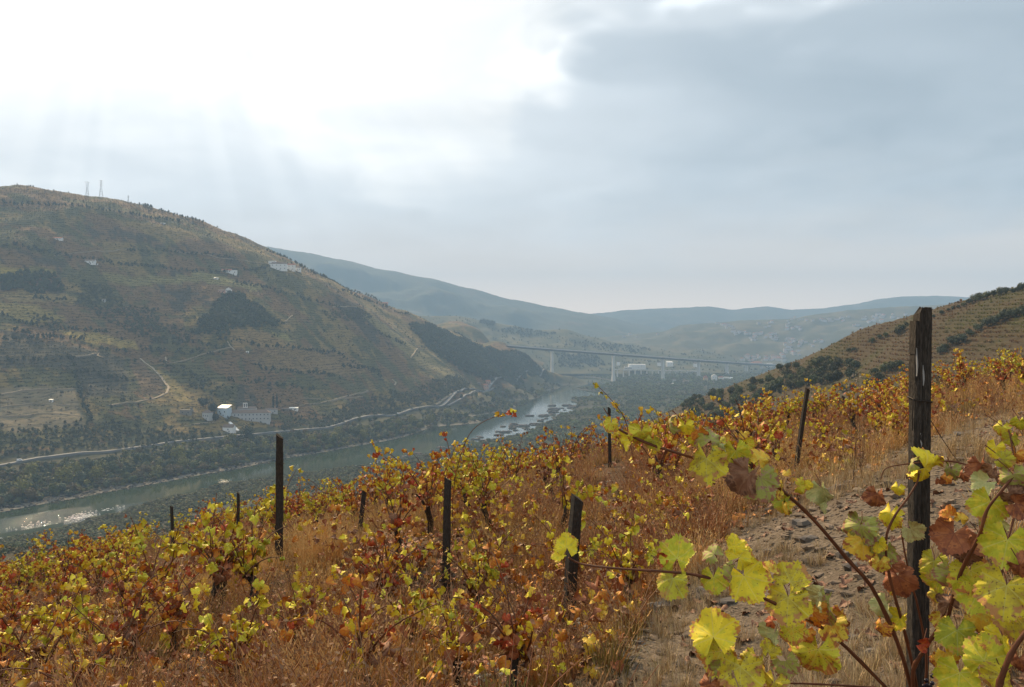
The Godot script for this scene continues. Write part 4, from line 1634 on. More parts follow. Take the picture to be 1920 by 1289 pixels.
	house("roadside_house", on_hill(916, 720), 0.5, Vector3(9 * s, 5 * s, 8 * s), "gable", 2.0 * s, M.pink_wash, M.red_tile, 2, 1, "low pink house just uphill of the taller pink house", "house", 6.0)
	house("hut", on_hill(898, 722), 0.2, Vector3(6 * s, 4 * s, 5 * s), "lean", 0.8 * s, M.stone, M.old_tile, 1, 1, "small grey hut next to the pink roadside houses", "hut")
	# ---- pylons on the skyline
	pylon(on_hill(163, 368), 27, 0)
	pylon(on_hill(189, 371), 33, 1)
	pylon(on_hill(240, 379), 13, 2)

func pylon(p: Vector3, px: float, kind: int) -> void:
	var o := thing("pylon", p - Vector3(0, 1, 0), 0.4)
	var s := scale_at(p)
	var h := px * s + 1.0
	tag(o, ["steel lattice pylon with a forked head on the hilltop", "tallest steel lattice pylon, with three crossarms, on the hilltop", "small distant pylon a little down the skyline from the tall pair"][kind], "pylon", "pylons on the skyline")
	var wide := h * 0.105
	var st := tool()
	var lv := 7
	var thick := 0.20
	for c in [Vector2(-1, -1), Vector2(1, -1), Vector2(1, 1), Vector2(-1, 1)]:
		tube(st, [Vector3(c.x * wide, 0, c.y * wide), Vector3(c.x * wide * 0.35, h * 0.55, c.y * wide * 0.35), Vector3(c.x * wide * (0.3 if kind else 0.9), h, c.y * wide * 0.3)], [thick, thick, thick * 0.8], 4)
	part("mast", st.commit(), M.steel, o)
	var br := tool()
	for k in lv:
		var t0 := float(k) / lv
		var t1 := float(k + 1) / lv
		var w0 := wide * lerpf(1.0, 0.3, minf(1.0, t0 * 1.6))
		var w1 := wide * lerpf(1.0, 0.3, minf(1.0, t1 * 1.6))
		for z in [-1.0, 1.0]:
			tube(br, [Vector3(-w0, t0 * h, w0 * z), Vector3(w1, t1 * h, w1 * z)], [0.12, 0.12], 3)
			tube(br, [Vector3(w0, t0 * h, w0 * z), Vector3(-w1, t1 * h, w1 * z)], [0.12, 0.12], 3)
	part("bracing", br.commit(), M.steel, o)
	for k in ([0.97] if kind == 0 else ([0.72, 0.84, 0.96] if kind == 1 else [0.8, 0.95])):
		var arm := tool()
		var reach := h * (0.15 if kind else 0.2)
		tube(arm, [Vector3(-reach, h * k, 0), Vector3(0, h * k + 0.5, 0), Vector3(reach, h * k, 0)], [0.1, 0.26, 0.1], 4)
		part("crossarm", arm.commit(), M.steel, o)


# ---------------------------------------------------------------- roads, tracks, vehicles
func ribbon(line: Array, width: float, lift: float, ground: Polar) -> ArrayMesh:
	var st := tool()
	var pts := []
	for k in line.size() - 1:
		var n := maxi(1, int(line[k].distance_to(line[k + 1]) / 12.0))
		for m in n:
			pts.append(line[k].lerp(line[k + 1], float(m) / n))
	pts.append(line[-1])
	var rows := []
	for k in pts.size():
		var dir: Vector3 = pts[mini(k + 1, pts.size() - 1)] - pts[maxi(k - 1, 0)]
		var side := Vector3(-dir.z, 0, dir.x).normalized() * width * 0.5
		var a: Vector3 = pts[k] + side
		var b: Vector3 = pts[k] - side
		var y := maxf(ground.y(a.x, a.z), maxf(ground.y(b.x, b.z), ground.y(pts[k].x, pts[k].z))) + lift
		rows.append([Vector3(a.x, y, a.z), Vector3(b.x, y, b.z), Vector3(a.x, y - lift - 2.0, a.z), Vector3(b.x, y - lift - 2.0, b.z)])
	for k in rows.size() - 1:
		var q = rows[k]
		var r = rows[k + 1]
		quad(st, q[0], q[1], r[1], r[0], Vector3.UP)
		for e in [0, 1]:
			var n: Vector3 = (q[e] - q[1 - e]).normalized()
			quad(st, q[e], r[e], r[e + 2], q[e + 2], Vector3(n.x, 0, n.z).normalized())
	return st.commit()

func build_roads() -> void:
	var line := []
	for s in ROAD_FAR:
		var p := at(s[0], s[1], 228000.0 / (s[1] - HORIZON))
		p.y = hill.y(p.x, p.z)
		line.append(p)
	var smooth_line := curve(line, 80)
	structure("road", ribbon(smooth_line, 6.5, 0.9, hill), M.asphalt)
	var spur := []
	for o in [[838, 762], [862, 750], [880, 740], [905, 735], [925, 729]]:
		spur.append(on_hill(o[0], o[1]))
	structure("road", ribbon(spur, 5.0, 0.6, hill), M.asphalt)
	spur = []
	for o in [[815, 760], [828, 752], [846, 740]]:
		spur.append(on_hill(o[0], o[1]))
	structure("path", ribbon(spur, 4.5, 0.5, hill), M.dirt_track)
	for t in [
		[3.6, [[262, 673], [285, 690], [304, 711], [316, 727], [312, 737], [290, 747], [255, 755], [205, 761]]],
		[3.2, [[140, 669], [165, 667], [186, 663], [182, 667], [195, 672]]], [3.0, [[0, 740], [40, 733], [90, 730], [140, 729]]],
		[3.0, [[622, 577], [680, 580], [700, 595], [730, 616], [756, 632]]], [3.0, [[760, 638], [800, 663], [830, 682], [852, 697], [870, 709]]], [2.6, [[770, 672], [776, 664], [783, 654]]],
		[3.0, [[735, 712], [742, 718], [740, 724]]], [2.4, [[560, 745], [620, 752], [690, 733]]], [2.4, [[310, 670], [312, 682], [325, 680], [360, 672], [400, 660], [432, 652]]], [2.2, [[426, 640], [430, 648], [440, 658]]],
		[2.2, [[532, 604], [548, 592]]], [2.2, [[100, 480], [180, 470], [240, 468]]], [2.0, [[330, 472], [430, 486], [505, 496]]], [2.0, [[0, 764], [60, 757], [130, 760]]], [2.0, [[0, 782], [70, 776], [160, 782]]], [2.2, [[345, 800], [380, 794], [400, 792]]], [2.0, [[560, 762], [610, 754], [680, 744]]]]:
		var pts := []
		for o in t[1]:
			pts.append(on_hill(o[0], o[1]))
		structure("path", ribbon(pts, t[0], 0.35, hill), M.dirt_track)
	# stone retaining wall between road and river
	var wl := tool()
	for k in range(14, 26):
		var a: Vector3 = smooth_line[k] + Vector3(0, 0, 4.6)
		var b: Vector3 = smooth_line[k + 1] + Vector3(0, 0, 4.6)
		box(wl, (a + b) * 0.5 + Vector3(0, -1.6, 0), Vector3(0.8, 5.0, a.distance_to(b) + 0.1), Basis.looking_at((b - a).normalized()))
	tag(part("retaining_wall", wl.commit(), M.stone), "grey stone retaining wall under the river road near the white van", "wall")
	vehicle(on_road(smooth_line, 36), 2.4, 5.6, "van", "white van driving along the river road above the far bank")
	vehicle(on_road(smooth_line, 746), 1.9, 4.6, "car", "white car on the river road below the pale track fork")
	vehicle(on_road(smooth_line, 921), 1.6, 4.4, "car", "white car parked by the pink roadside house")

func on_road(line: Array, u: float) -> Array:
	for k in line.size() - 1:
		var a := pixel(line[k])
		var b := pixel(line[k + 1])
		if a.x <= u and b.x > u:
			var p: Vector3 = line[k].lerp(line[k + 1], (u - a.x) / (b.x - a.x))
			var dir: Vector3 = line[k + 1] - line[k]
			p.y = maxf(hill.y(p.x - 3, p.z), maxf(hill.y(p.x, p.z + 3.7), hill.y(p.x, p.z - 3.7))) + 1.0
			return [p, atan2(-dir.z, dir.x)]
	return [line[0], 0.0]

func vehicle(where: Array, high: float, long: float, called: String, label: String) -> void:
	var o := thing(called, where[0], where[1])
	tag(o, label, called)
	var st := tool()
	box(st, Vector3(0, high * 0.36, 0), Vector3(long, high * 0.45, 1.9))
	box(st, Vector3(-long * 0.08, high * 0.78, 0), Vector3(long * (0.8 if called == "van" else 0.55), high * 0.42, 1.7))
	part("body", st.commit(), M.car_white, o)
	for z in [-0.87, 0.87]:
		part("side_window", box_mesh(Vector3(long * 0.05, high * 0.8, z), Vector3(long * 0.34, high * 0.2, 0.05)), M.glass, o)
	for x in [-0.32, 0.32]:
		for z in [-0.8, 0.8]:
			var c := CylinderMesh.new()
			c.top_radius = 0.33
			c.bottom_radius = 0.33
			c.height = 0.24
			c.radial_segments = 12
			var wheel := part("wheel", c, M.tyre, o)
			wheel.transform = Transform3D(Basis(Vector3.RIGHT, PI / 2), Vector3(x * long, 0.33, z))


# ---------------------------------------------------------------- trees of the far shore
const TREE_KINDS := [["olive-green", Color(0.120, 0.125, 0.040)], ["yellow-green", Color(0.185, 0.170, 0.035)], ["dark green", Color(0.058, 0.072, 0.032)], ["grey-green", Color(0.105, 0.118, 0.062)], ["rusty", Color(0.150, 0.110, 0.048)], ["mid-green", Color(0.088, 0.105, 0.034)]]

func build_riverside_trees() -> void:
	var protos := []
	for k in 12:
		var kind: Array = TREE_KINDS[k % 6]
		var h: float = [13.0, 15.0, 11.0, 9.0, 8.0, 12.0, 10.0, 17.0, 14.0, 7.5, 10.0, 9.0][k]
		var o := Node3D.new()
		part("trunk", trunk_mesh(k + 20, h, 0.28, 3), M.bark, o)
		var w: float = h * ([0.46, 0.42, 0.5, 0.55, 0.5, 0.45][k % 6])
		part("crown", crown_mesh(k + 120, Vector3(w, h * 0.46, w), 520, 1.15, 6 + k % 4), tinted(M.far_leafage, kind[1]), o)
		o.get_child(1).position.y = h * 0.08
		protos.append(o)
	var marks := [[Vector2(36, 868), "the white van"], [Vector2(150, 858), "the stone retaining wall"], [Vector2(290, 850), "the wide bend of the shore"], [Vector2(385, 780), "the hipped cottage"], [Vector2(462, 775), "the long estate building"], [Vector2(515, 770), "the cypress pair"], [Vector2(640, 800), "the open straight of the road"], [Vector2(746, 771), "the white car on the road"], [Vector2(830, 752), "the track fork"], [Vector2(912, 728), "the pink house"], [Vector2(1010, 712), "the bend of the river road"]]
	var spots := []
	var tries := 0
	while spots.size() < 285 and tries < 20000:
		tries += 1
		var u := rng.randf_range(-50, 1045)
		var lo := 0.0
		var hi := 0.0
		for k in SHORE_FAR.size() - 1:
			if u >= SHORE_FAR[k][0] and u < SHORE_FAR[k + 1][0]:
				lo = 255000.0 / (lerpf(SHORE_FAR[k][1], SHORE_FAR[k + 1][1], (u - SHORE_FAR[k][0]) / (SHORE_FAR[k + 1][0] - SHORE_FAR[k][0])) - HORIZON)
		for k in ROAD_FAR.size() - 1:
			if u >= ROAD_FAR[k][0] and u < ROAD_FAR[k + 1][0]:
				hi = 228000.0 / (lerpf(ROAD_FAR[k][1], ROAD_FAR[k + 1][1], (u - ROAD_FAR[k][0]) / (ROAD_FAR[k + 1][0] - ROAD_FAR[k][0])) - HORIZON)
		var t := pow(rng.randf(), 1.25)
		var d := lerpf(lo + 12.0, hi - 24.0, t)
		var q := Vector3((u - 960.0) / F * d, 0, -d)
		var ok := true
		for s in spots:
			if Vector2(s.x - q.x, s.z - q.z).length() < 7.5:
				ok = false
				break
		if not ok:
			continue
		q.y = hill.y(q.x, q.z) - 0.2
		spots.append(q)
		var k := rng.randi() % 12
		if t < 0.12 and rng.randf() < 0.7:
			k = [3, 9, 10, 4][rng.randi() % 4]
		if t > 0.75:
			k = [4, 9, 11, 10, 2][rng.randi() % 5]
		var o := copy(protos[k], "riverside_tree")
		o.position = q
		o.rotation.y = rng.randf() * TAU
		var s := rng.randf_range(1.0, 1.55) * (0.75 if t > 0.8 else 1.0)
		o.scale = Vector3(s * rng.randf_range(0.9, 1.15), s, s)
		queue(o, ("tall " if k in [1, 7, 8] else "") + TREE_KINDS[k % 6][0], "riverside tree", q, marks, "tree", "trees along the far bank")
	var bush := crown_mesh(77, Vector3(2.6, 1.8, 2.6), 60, 1.1, 2)
	var places := []
	var tints := []
	for k in 5200:
		var u := rng.randf_range(-60, 1050)
		var base: Vector3 = spots[rng.randi() % spots.size()]
		var q := base + Vector3(rng.randfn() * 22.0, 0, rng.randfn() * 20.0)
		q.y = hill.y(q.x, q.z)
		if q.y < 0.9 or q.y > 15.0:
			continue
		places.append(upright(q - Vector3(0, 0.3, 0), rng.randf_range(0.7, 1.9), rng.randf() * TAU))
		var c: Color = TREE_KINDS[rng.randi() % 6][1] * rng.randf_range(0.6, 0.95)
		tints.append(c)
	many("bank_undergrowth", bush, M.far_leafage, places, tints, "shrubs growing under the trees along the far bank")
	for o in protos:
		o.free()


# ---------------------------------------------------------------- the side valley and the flood plain
func build_side_valley() -> void:
	# vines in rows on the terraces: one mass
	var bush := crown_mesh(93, Vector3(0.62, 0.5, 0.62), 16, 0.42, 1)
	var places := []
	var tints := []
	var az := 9.0
	var rise := 1.75
	while az < 40.0:
		var s := sin(deg_to_rad(az))
		var c := cos(deg_to_rad(az))
		var r := gully_at(az) + 25.0
		var y0 := steps.y(r * s, -r * c)
		var stop := minf(steps.radius(steps.nr - 4), gully_at(az) + 330.0)
		while r < stop:
			r += 0.8
			var x := r * s
			var z := -r * c
			var y := steps.y(x, z)
			var k := floorf((y + fine.get_noise_2d(x / 30.0, z / 30.0) * 0.7) / rise - 0.12)
			var k0 := floorf((y0 + fine.get_noise_2d(x / 30.0, z / 30.0) * 0.7) / rise - 0.12)
			if k != k0 and rng.randf() < 0.82:
				places.append(upright(Vector3(x, y - 0.05, z), rng.randf_range(0.8, 1.35), rng.randf() * TAU))
				var g := rng.randf_range(0.7, 1.25)
				var t := smoothstep(-0.2, 0.4, soft.get_noise_2d(x / 50.0, z / 50.0) + rng.randf_range(-0.25, 0.25))
				tints.append(Color(0.21 * g, 0.115 * g, 0.045 * g).lerp(Color(0.16 * g, 0.145 * g, 0.034 * g), t))
			y0 = y
		az += 0.16
	many("terrace_foliage", bush, M.far_leafage, places, tints, "autumn vines in rows along the terraces across the side valley")
	# the near shoulder of the vineyard
	places = []
	tints = []
	az = 6.0
	while az < 44.0:
		var s := sin(deg_to_rad(az))
		var c := cos(deg_to_rad(az))
		var r := 80.0
		var row := int(az * 3.0)
		while r < gully_at(az) - 20.0 and r < 260.0:
			r += 1.9
			if rng.randf() < 0.25:
				continue
			var x := r * s + rng.randf_range(-0.3, 0.3)
			var z := -r * c
			places.append(upright(Vector3(x, near_y(x, z) - 0.1, z), rng.randf_range(0.9, 1.4), rng.randf() * TAU))
			var g := rng.randf_range(0.7, 1.25)
			tints.append(Color(0.16 * g, 0.14 * g, 0.030 * g).lerp(Color(0.18 * g, 0.10 * g, 0.035 * g), rng.randf() * 0.6))
		az += 0.55
	many("shoulder_foliage", bush, M.far_leafage, places, tints, "yellow-green vines on the near shoulder above the side valley")
	# shrubs and olive trees, each a thing
	var protos := []
	for k in 6:
		var o := Node3D.new()
		var olive := k >= 3
		part("trunk", trunk_mesh(k + 50, 3.4, 0.14, 3), M.bark, o)
		part("crown", crown_mesh(k + 150, Vector3(2.1, 1.75, 2.1) if olive else Vector3(2.5, 1.9, 2.5), 480, 0.42, 6), tinted(M.far_leafage, [Color(0.062, 0.072, 0.034), Color(0.082, 0.094, 0.036), Color(0.072, 0.070, 0.036), Color(0.088, 0.098, 0.058), Color(0.078, 0.086, 0.048), Color(0.098, 0.104, 0.052)][k]), o)
		o.get_child(1).position.y = 0.3
		protos.append(o)
	var marks := [[Vector2(1300, 765), "the foot of the terraced spur"], [Vector2(1400, 735), "the lower gully band"], [Vector2(1490, 708), "the mid gully band"], [Vector2(1590, 700), "the upper gully band"], [Vector2(1660, 690), "the green hollow"], [Vector2(1640, 640), "the rocky patch"], [Vector2(1840, 625), "the slanting olive hedge"], [Vector2(1850, 550), "the terraced skyline"], [Vector2(1726, 640), "the tall dark post"]]
	var n := 0
	for k in 900:
		if n >= 150:
			break
		var band := PackedVector2Array()
		for o in [[1262, 776], [1300, 748], [1400, 716], [1476, 690], [1552, 682], [1612, 690], [1602, 712], [1540, 724], [1470, 735], [1420, 772], [1330, 794]]:
			band.append(Vector2(o[0], o[1]))
		var q := Vector2(rng.randf_range(1262, 1612), rng.randf_range(682, 794))
		if not inside(q, band):
			continue
		var p := on_near(q.x, q.y)
		if p.y < -900.0:
			continue
		n += 1
		var o := copy(protos[rng.randi() % 3], "shrub")
		o.position = p - Vector3(0, 0.4, 0)
		o.rotation.y = rng.randf() * TAU
		o.scale = Vector3.ONE * rng.randf_range(0.8, 1.7)
		queue(o, "dark evergreen", "shrub", p, marks, "shrub", "shrubs filling the gully of the side valley")
	for c in [[1640, 724, 1.2], [1650, 718, 1.3], [1625, 726, 1.0], [1660, 724, 1.0], [1580, 736, 1.0], [1600, 736, 1.1], [1565, 728, 0.8], [1660, 700, 1.2], [1672, 697, 1.3], [1686, 694, 1.3], [1640, 704, 1.0], [1695, 700, 0.9], [1684, 630, 1.3], [1692, 624, 1.2], [1635, 644, 0.9], [1650, 636, 0.8], [1660, 634, 0.8], [1554, 677, 0.8], [1592, 662, 0.8], [1602, 660, 0.8], [1684, 737, 0.7], [1700, 612, 0.7], [1762, 742, 0.9], [1770, 744, 0.8]]:
		var p := on_near(c[0], c[1])
		var o := copy(protos[rng.randi() % 3], "shrub")
		o.position = p - Vector3(0, 0.3, 0)
		o.scale = Vector3.ONE * c[2]
		o.rotation.y = rng.randf() * TAU
		queue(o, "round green", "bush", p, marks, "shrub", "bushes on the terraced hill")
	for c in [[1764, 664, 1.2], [1772, 656, 1.0], [1786, 648, 1.3], [1798, 644, 1.3], [1808, 640, 1.2], [1818, 630, 1.1], [1834, 620, 1.1], [1852, 612, 1.3], [1862, 609, 1.3], [1874, 604, 1.3], [1886, 600, 1.4], [1898, 596, 1.3], [1912, 592, 1.3], [1926, 588, 1.3],
			[1751, 595, 0.6], [1766, 589, 0.7], [1779, 583, 0.6], [1787, 580, 0.6], [1797, 577, 0.6], [1807, 573, 0.7], [1818, 570, 0.9], [1830, 565, 1.2], [1838, 562, 1.2], [1850, 559, 1.2], [1864, 555, 1.0], [1878, 552, 1.3], [1886, 550, 1.1], [1898, 548, 0.8], [1909, 546, 0.8], [1918, 543, 1.2], [1930, 540, 1.2]]:
		var p := on_near(c[0], c[1] + 2)
		if p.y < -900.0:
			for m in 20:
				p = on_near(c[0], c[1] + 4 + m * 2)
				if p.y > -900.0:
					break
		var o := copy(protos[3 + rng.randi() % 3], "olive_tree")
		o.position = p - Vector3(0, 0.3, 0)
		o.scale = Vector3.ONE * c[2]
		o.rotation.y = rng.randf() * TAU
		queue(o, "grey-green", "olive tree", p, marks, "tree", "olive trees along the terraces")
	for o in protos:
		o.free()
	# scrub of the flood plain and the near shore: one mass
	var scrub := crown_mesh(88, Vector3(2.4, 1.7, 2.4), 70, 0.95, 3)
	places = []
	tints = []
	for k in 16000:
		az = rng.randf_range(-36.0, 20.0)
		var r := 420.0 * exp(rng.randf() * 2.05)
		var x := r * sin(deg_to_rad(az))
		var z := -r * cos(deg_to_rad(az))
		var y := land.y(x, z)
		if y < 0.8 or y > 75.0 or (az > 8.0 and r < 1000.0):
			continue
		var cover := soft.get_noise_2d(x / 70.0, z / 70.0) + (0.12 if y > 2.5 else -0.12)
		if cover < -0.05:
			continue
		var s := rng.randf_range(0.5, 1.3) * (1.0 + smoothstep(900, 2500, r) * 0.9)
		places.append(upright(Vector3(x, y - 0.3, z), s, rng.randf() * TAU))
		var g := rng.randf_range(0.7, 1.25)
		tints.append(Color(0.105 * g, 0.110 * g, 0.048 * g).lerp(Color(0.14 * g, 0.105 * g, 0.055 * g), smoothstep(0.1, 0.5, soft.get_noise_2d(x / 40.0 + 70.0, z / 40.0)) * 0.8))
	for k in 14000:
		az = rng.randf_range(-4.0, 17.0)
		var r := sqrt(rng.randf_range(1100.0 * 1100.0, 3150.0 * 3150.0))
		var x := r * sin(deg_to_rad(az))
		var z := -r * cos(deg_to_rad(az))
		var y := land.y(x, z)
		if y < 0.7 or y > 40.0 or soft.get_noise_2d(x / 110.0, z / 110.0) < -0.22:
			continue
		places.append(upright(Vector3(x, y - 0.6, z), rng.randf_range(0.9, 2.6), rng.randf() * TAU))
		var g := rng.randf_range(0.7, 1.6)
		tints.append(Color(0.125 * g, 0.138 * g, 0.056 * g).lerp(Color(0.145 * g, 0.125 * g, 0.058 * g), smoothstep(0.0, 0.4, soft.get_noise_2d(x / 90.0 + 70.0, z / 90.0)) * 0.8))
	for k in 7000:                                     # the near shore itself
		var u := rng.randf_range(-120.0, 1080.0)
		var v := 0.0
		for m in 12:
			var s0: Array = [[-400, 1180], [-200, 1090], [0, 1020], [150, 985], [400, 915], [650, 880], [767, 862], [900, 834], [967, 818], [1040, 789], [1074, 768], [1098, 744], [1114, 724]][m]
			var s1: Array = [[-200, 1090], [0, 1020], [150, 985], [400, 915], [650, 880], [767, 862], [900, 834], [967, 818], [1040, 789], [1074, 768], [1098, 744], [1114, 724]][m]
			if u >= s0[0] and u < s1[0]:
				v = lerpf(s0[1], s1[1], (u - s0[0]) / (s1[0] - s0[0]))
		var r := 255000.0 / (v - HORIZON) * lerpf(1.0, 0.80, pow(rng.randf(), 1.3))
		var x := (u - 960.0) / F * r
		var y := land.y(x, -r)
		if y < 0.35:
			continue
		places.append(upright(Vector3(x, y - 0.4, -r), rng.randf_range(0.5, 1.5), rng.randf() * TAU))
		var g := rng.randf_range(0.6, 1.3)
		tints.append(Color(0.135 * g, 0.140 * g, 0.060 * g).lerp(Color(0.15 * g, 0.11 * g, 0.06 * g), rng.randf() * 0.6))
	many("flood_plain_scrub", scrub, M.far_leafage, places, tints, "grey-green scrub covering the near shore and the flood plain")


# ---------------------------------------------------------------- the village and the far town
func build_town() -> void:
	var marks := [[Vector2(1350, 712), "the yellow village house"], [Vector2(1195, 687), "the long white warehouse"], [Vector2(1318, 655), "the knoll tower"], [Vector2(1245, 690), "the tallest bridge pier"], [Vector2(1400, 690), "the short bridge piers"], [Vector2(1300, 612), "the crest farm"], [Vector2(1390, 627), "the hillside hamlet"], [Vector2(1500, 640), "the hazy town"], [Vector2(1500, 600), "the ridge hamlet"], [Vector2(1600, 590), "the hamlet by the tall post"], [Vector2(840, 568), "the hazy farm on the blue ridge"]]
	var put := func(u: float, v: float, d: float, w: float, h: float, wall: Material, tile: Material, roof: String, label: String) -> void:
		var p := at(u, v, d)
		var s := scale_at(p)
		house("village_house", p, rng.randf_range(-0.5, 0.5), Vector3(w * s, h * s, w * s * 0.6), roof, h * s * 0.4, wall, tile, 2 if w > 8 else 0, 1, label, "house", 6.0)
	put.call(1324, 720, 2650.0, 8.0, 11.0, M.ochre_wash, M.red_tile, "hip", "tall yellow house at the near edge of the village")
	put.call(1338, 727, 2620.0, 12.0, 8.0, M.pink_wash, M.red_tile, "gable", "pinkish house below the tall yellow village house")
	put.call(1340, 712, 2680.0, 10.0, 7.0, M.white_wash, M.pale_roof, "front", "bright white gabled house in the middle of the village")
	put.call(1352, 713, 2690.0, 8.0, 5.0, M.white_wash, M.red_tile, "gable", "small white house beside the bright gabled one")
	put.call(1362, 711, 2700.0, 14.0, 3.0, M.white_wash, M.pale_roof, "flat", "long low white house at the upper edge of the village")
	put.call(1370, 715, 2700.0, 9.0, 5.0, M.grey_wash, M.pale_roof, "gable", "grey house at the far end of the village")
	put.call(1358, 719, 2660.0, 9.0, 5.0, M.white_wash, M.red_tile, "gable", "white red-roofed house low in the village")
	put.call(1329, 731, 2600.0, 7.0, 6.0, M.grey_wash, M.old_tile, "gable", "lowest grey house of the village by the lane")
	put.call(1272, 724, 2560.0, 28.0, 4.0, M.white_wash, M.pale_roof, "flat", "long low white shed among the flood plain scrub")
	put.call(1264, 718, 2600.0, 6.0, 6.0, M.grey_wash, M.old_tile, "hip", "small grey house behind the long low white shed")
	put.call(1286, 721, 2600.0, 12.0, 5.0, M.grey_wash, M.old_tile, "gable", "grey house next to the long low white shed")
	put.call(1195, 690, 3140.0, 32.0, 6.0, M.white_wash, M.pale_roof, "flat", "long white warehouse seen under the bridge")
	put.call(1178, 693, 3130.0, 14.0, 4.0, M.grey_wash, M.pale_roof, "flat", "grey shed against the long white warehouse")
	put.call(1236, 684, 3135.0, 7.0, 4.0, M.white_wash, M.old_tile, "gable", "small white house beside the tallest bridge pier")
	put.call(1257, 685, 3140.0, 12.0, 5.0, M.white_wash, M.pale_roof, "lean", "white house with a sloping roof under the bridge")
	put.call(1303, 686, 3140.0, 6.0, 4.0, M.white_wash, M.old_tile, "gable", "little white house close to the fourth bridge pier")
	put.call(1368, 687, 3500.0, 9.0, 5.0, M.white_wash, M.old_tile, "gable", "white house just past the first short bridge pier")
	put.call(1394, 687, 3500.0, 9.0, 5.0, M.white_wash, M.old_tile, "gable", "white house between two short bridge piers")
	put.call(1345, 687, 3500.0, 12.0, 3.0, M.white_wash, M.pale_roof, "flat", "low white shed before the first short bridge pier")
	put.call(1420, 689, 3500.0, 20.0, 8.0, M.pink_wash, M.red_tile, "hip", "big pink building under the end of the bridge")
	put.call(1444, 688, 3520.0, 14.0, 6.0, M.white_wash, M.pale_roof, "flat", "white building past the big pink building")
	put.call(1160, 683, 3150.0, 6.0, 4.0, M.white_wash, M.old_tile, "gable", "small white house left of the long white warehouse")
	var tw := mid_hill.hit(EYE, sight(1318, 659), 3000.0, 5000.0)
	if tw.y < -900.0:
		tw = mid_hill.hit(EYE, sight(1318, 663), 3000.0, 5000.0)
	var tower := thing("tower", tw)
	tag(tower, "little dark tower on the rounded knoll behind the bridge", "tower")
	var ts := scale_at(tw)
	part("wall", box_mesh(Vector3(0, 3.0 * ts, 0), Vector3(2.0 * ts, 7.0 * ts, 2.0 * ts)), M.stone, tower)
	part("foot", box_mesh(Vector3(0, 0.7 * ts, 0), Vector3(5.0 * ts, 2.4 * ts, 3.0 * ts)), M.stone, tower)
	# houses sprinkled over the hazy slopes
	var protos := []
	for k in 5:
		var o := Node3D.new()
		house_body(o, Vector3.ZERO, Vector3([11, 14, 9, 18, 12][k], [6, 7, 6, 6, 9][k], 9), ["gable", "hip", "front", "gable", "hip"][k], 2.4, M.town_wash, M.red_tile if k % 2 == 0 else M.old_tile, 0, 0, 5.0)
		protos.append(o)
	var zones := [[1375, 1440, 622, 628, 14], [1400, 1462, 626, 640, 18], [1345, 1372, 607, 613, 8], [1360, 1380, 614, 618, 3], [1470, 1502, 596, 622, 12], [1500, 1560, 598, 606, 10], [1470, 1545, 636, 652, 20], [1460, 1500, 655, 668, 12], [1400, 1480, 668, 678, 34], [1300, 1400, 672, 680, 16], [1560, 1660, 594, 606, 16], [1640, 1700, 590, 600, 8], [1420, 1460, 606, 616, 5], [1600, 1680, 608, 622, 8], [1150, 1260, 626, 634, 8]]
	for z in zones:
		for k in z[4]:
			var u := rng.randf_range(z[0], z[1])
			var v := rng.randf_range(z[2], z[3])
			var p := town_slope.hit(EYE, sight(u, v), 3600.0, 7000.0)
			if p.y < -900.0:
				continue
			var o := copy(protos[rng.randi() % 5], "town_house")
			o.position = p
			o.rotation.y = rng.randf_range(-0.6, 0.6)
			o.scale = Vector3.ONE * rng.randf_range(0.8, 1.5)
			queue(o, "tiny white", "house", p, marks, "house", "houses of the hazy town on the far slopes")
	for o in protos:
		o.free()


# ---------------------------------------------------------------- grape leaves
const LOBES := [[90.0, 1.0], [38.0, 0.93], [142.0, 0.93], [-18.0, 0.70], [198.0, 0.70]]

func leaf_outline(deg: float, rough: float, r: RandomNumberGenerator) -> float:
	var out := 0.56
	for l in LOBES:
		var d := absf(fposmod(deg - l[0] + 180.0, 360.0) - 180.0)
		out = maxf(out, l[1] * (0.60 + 0.40 * pow(maxf(0.0, cos(deg_to_rad(minf(90.0, d * 2.1)))), 0.75)))
	return out * (1.0 + rough * r.randf_range(-1, 1))

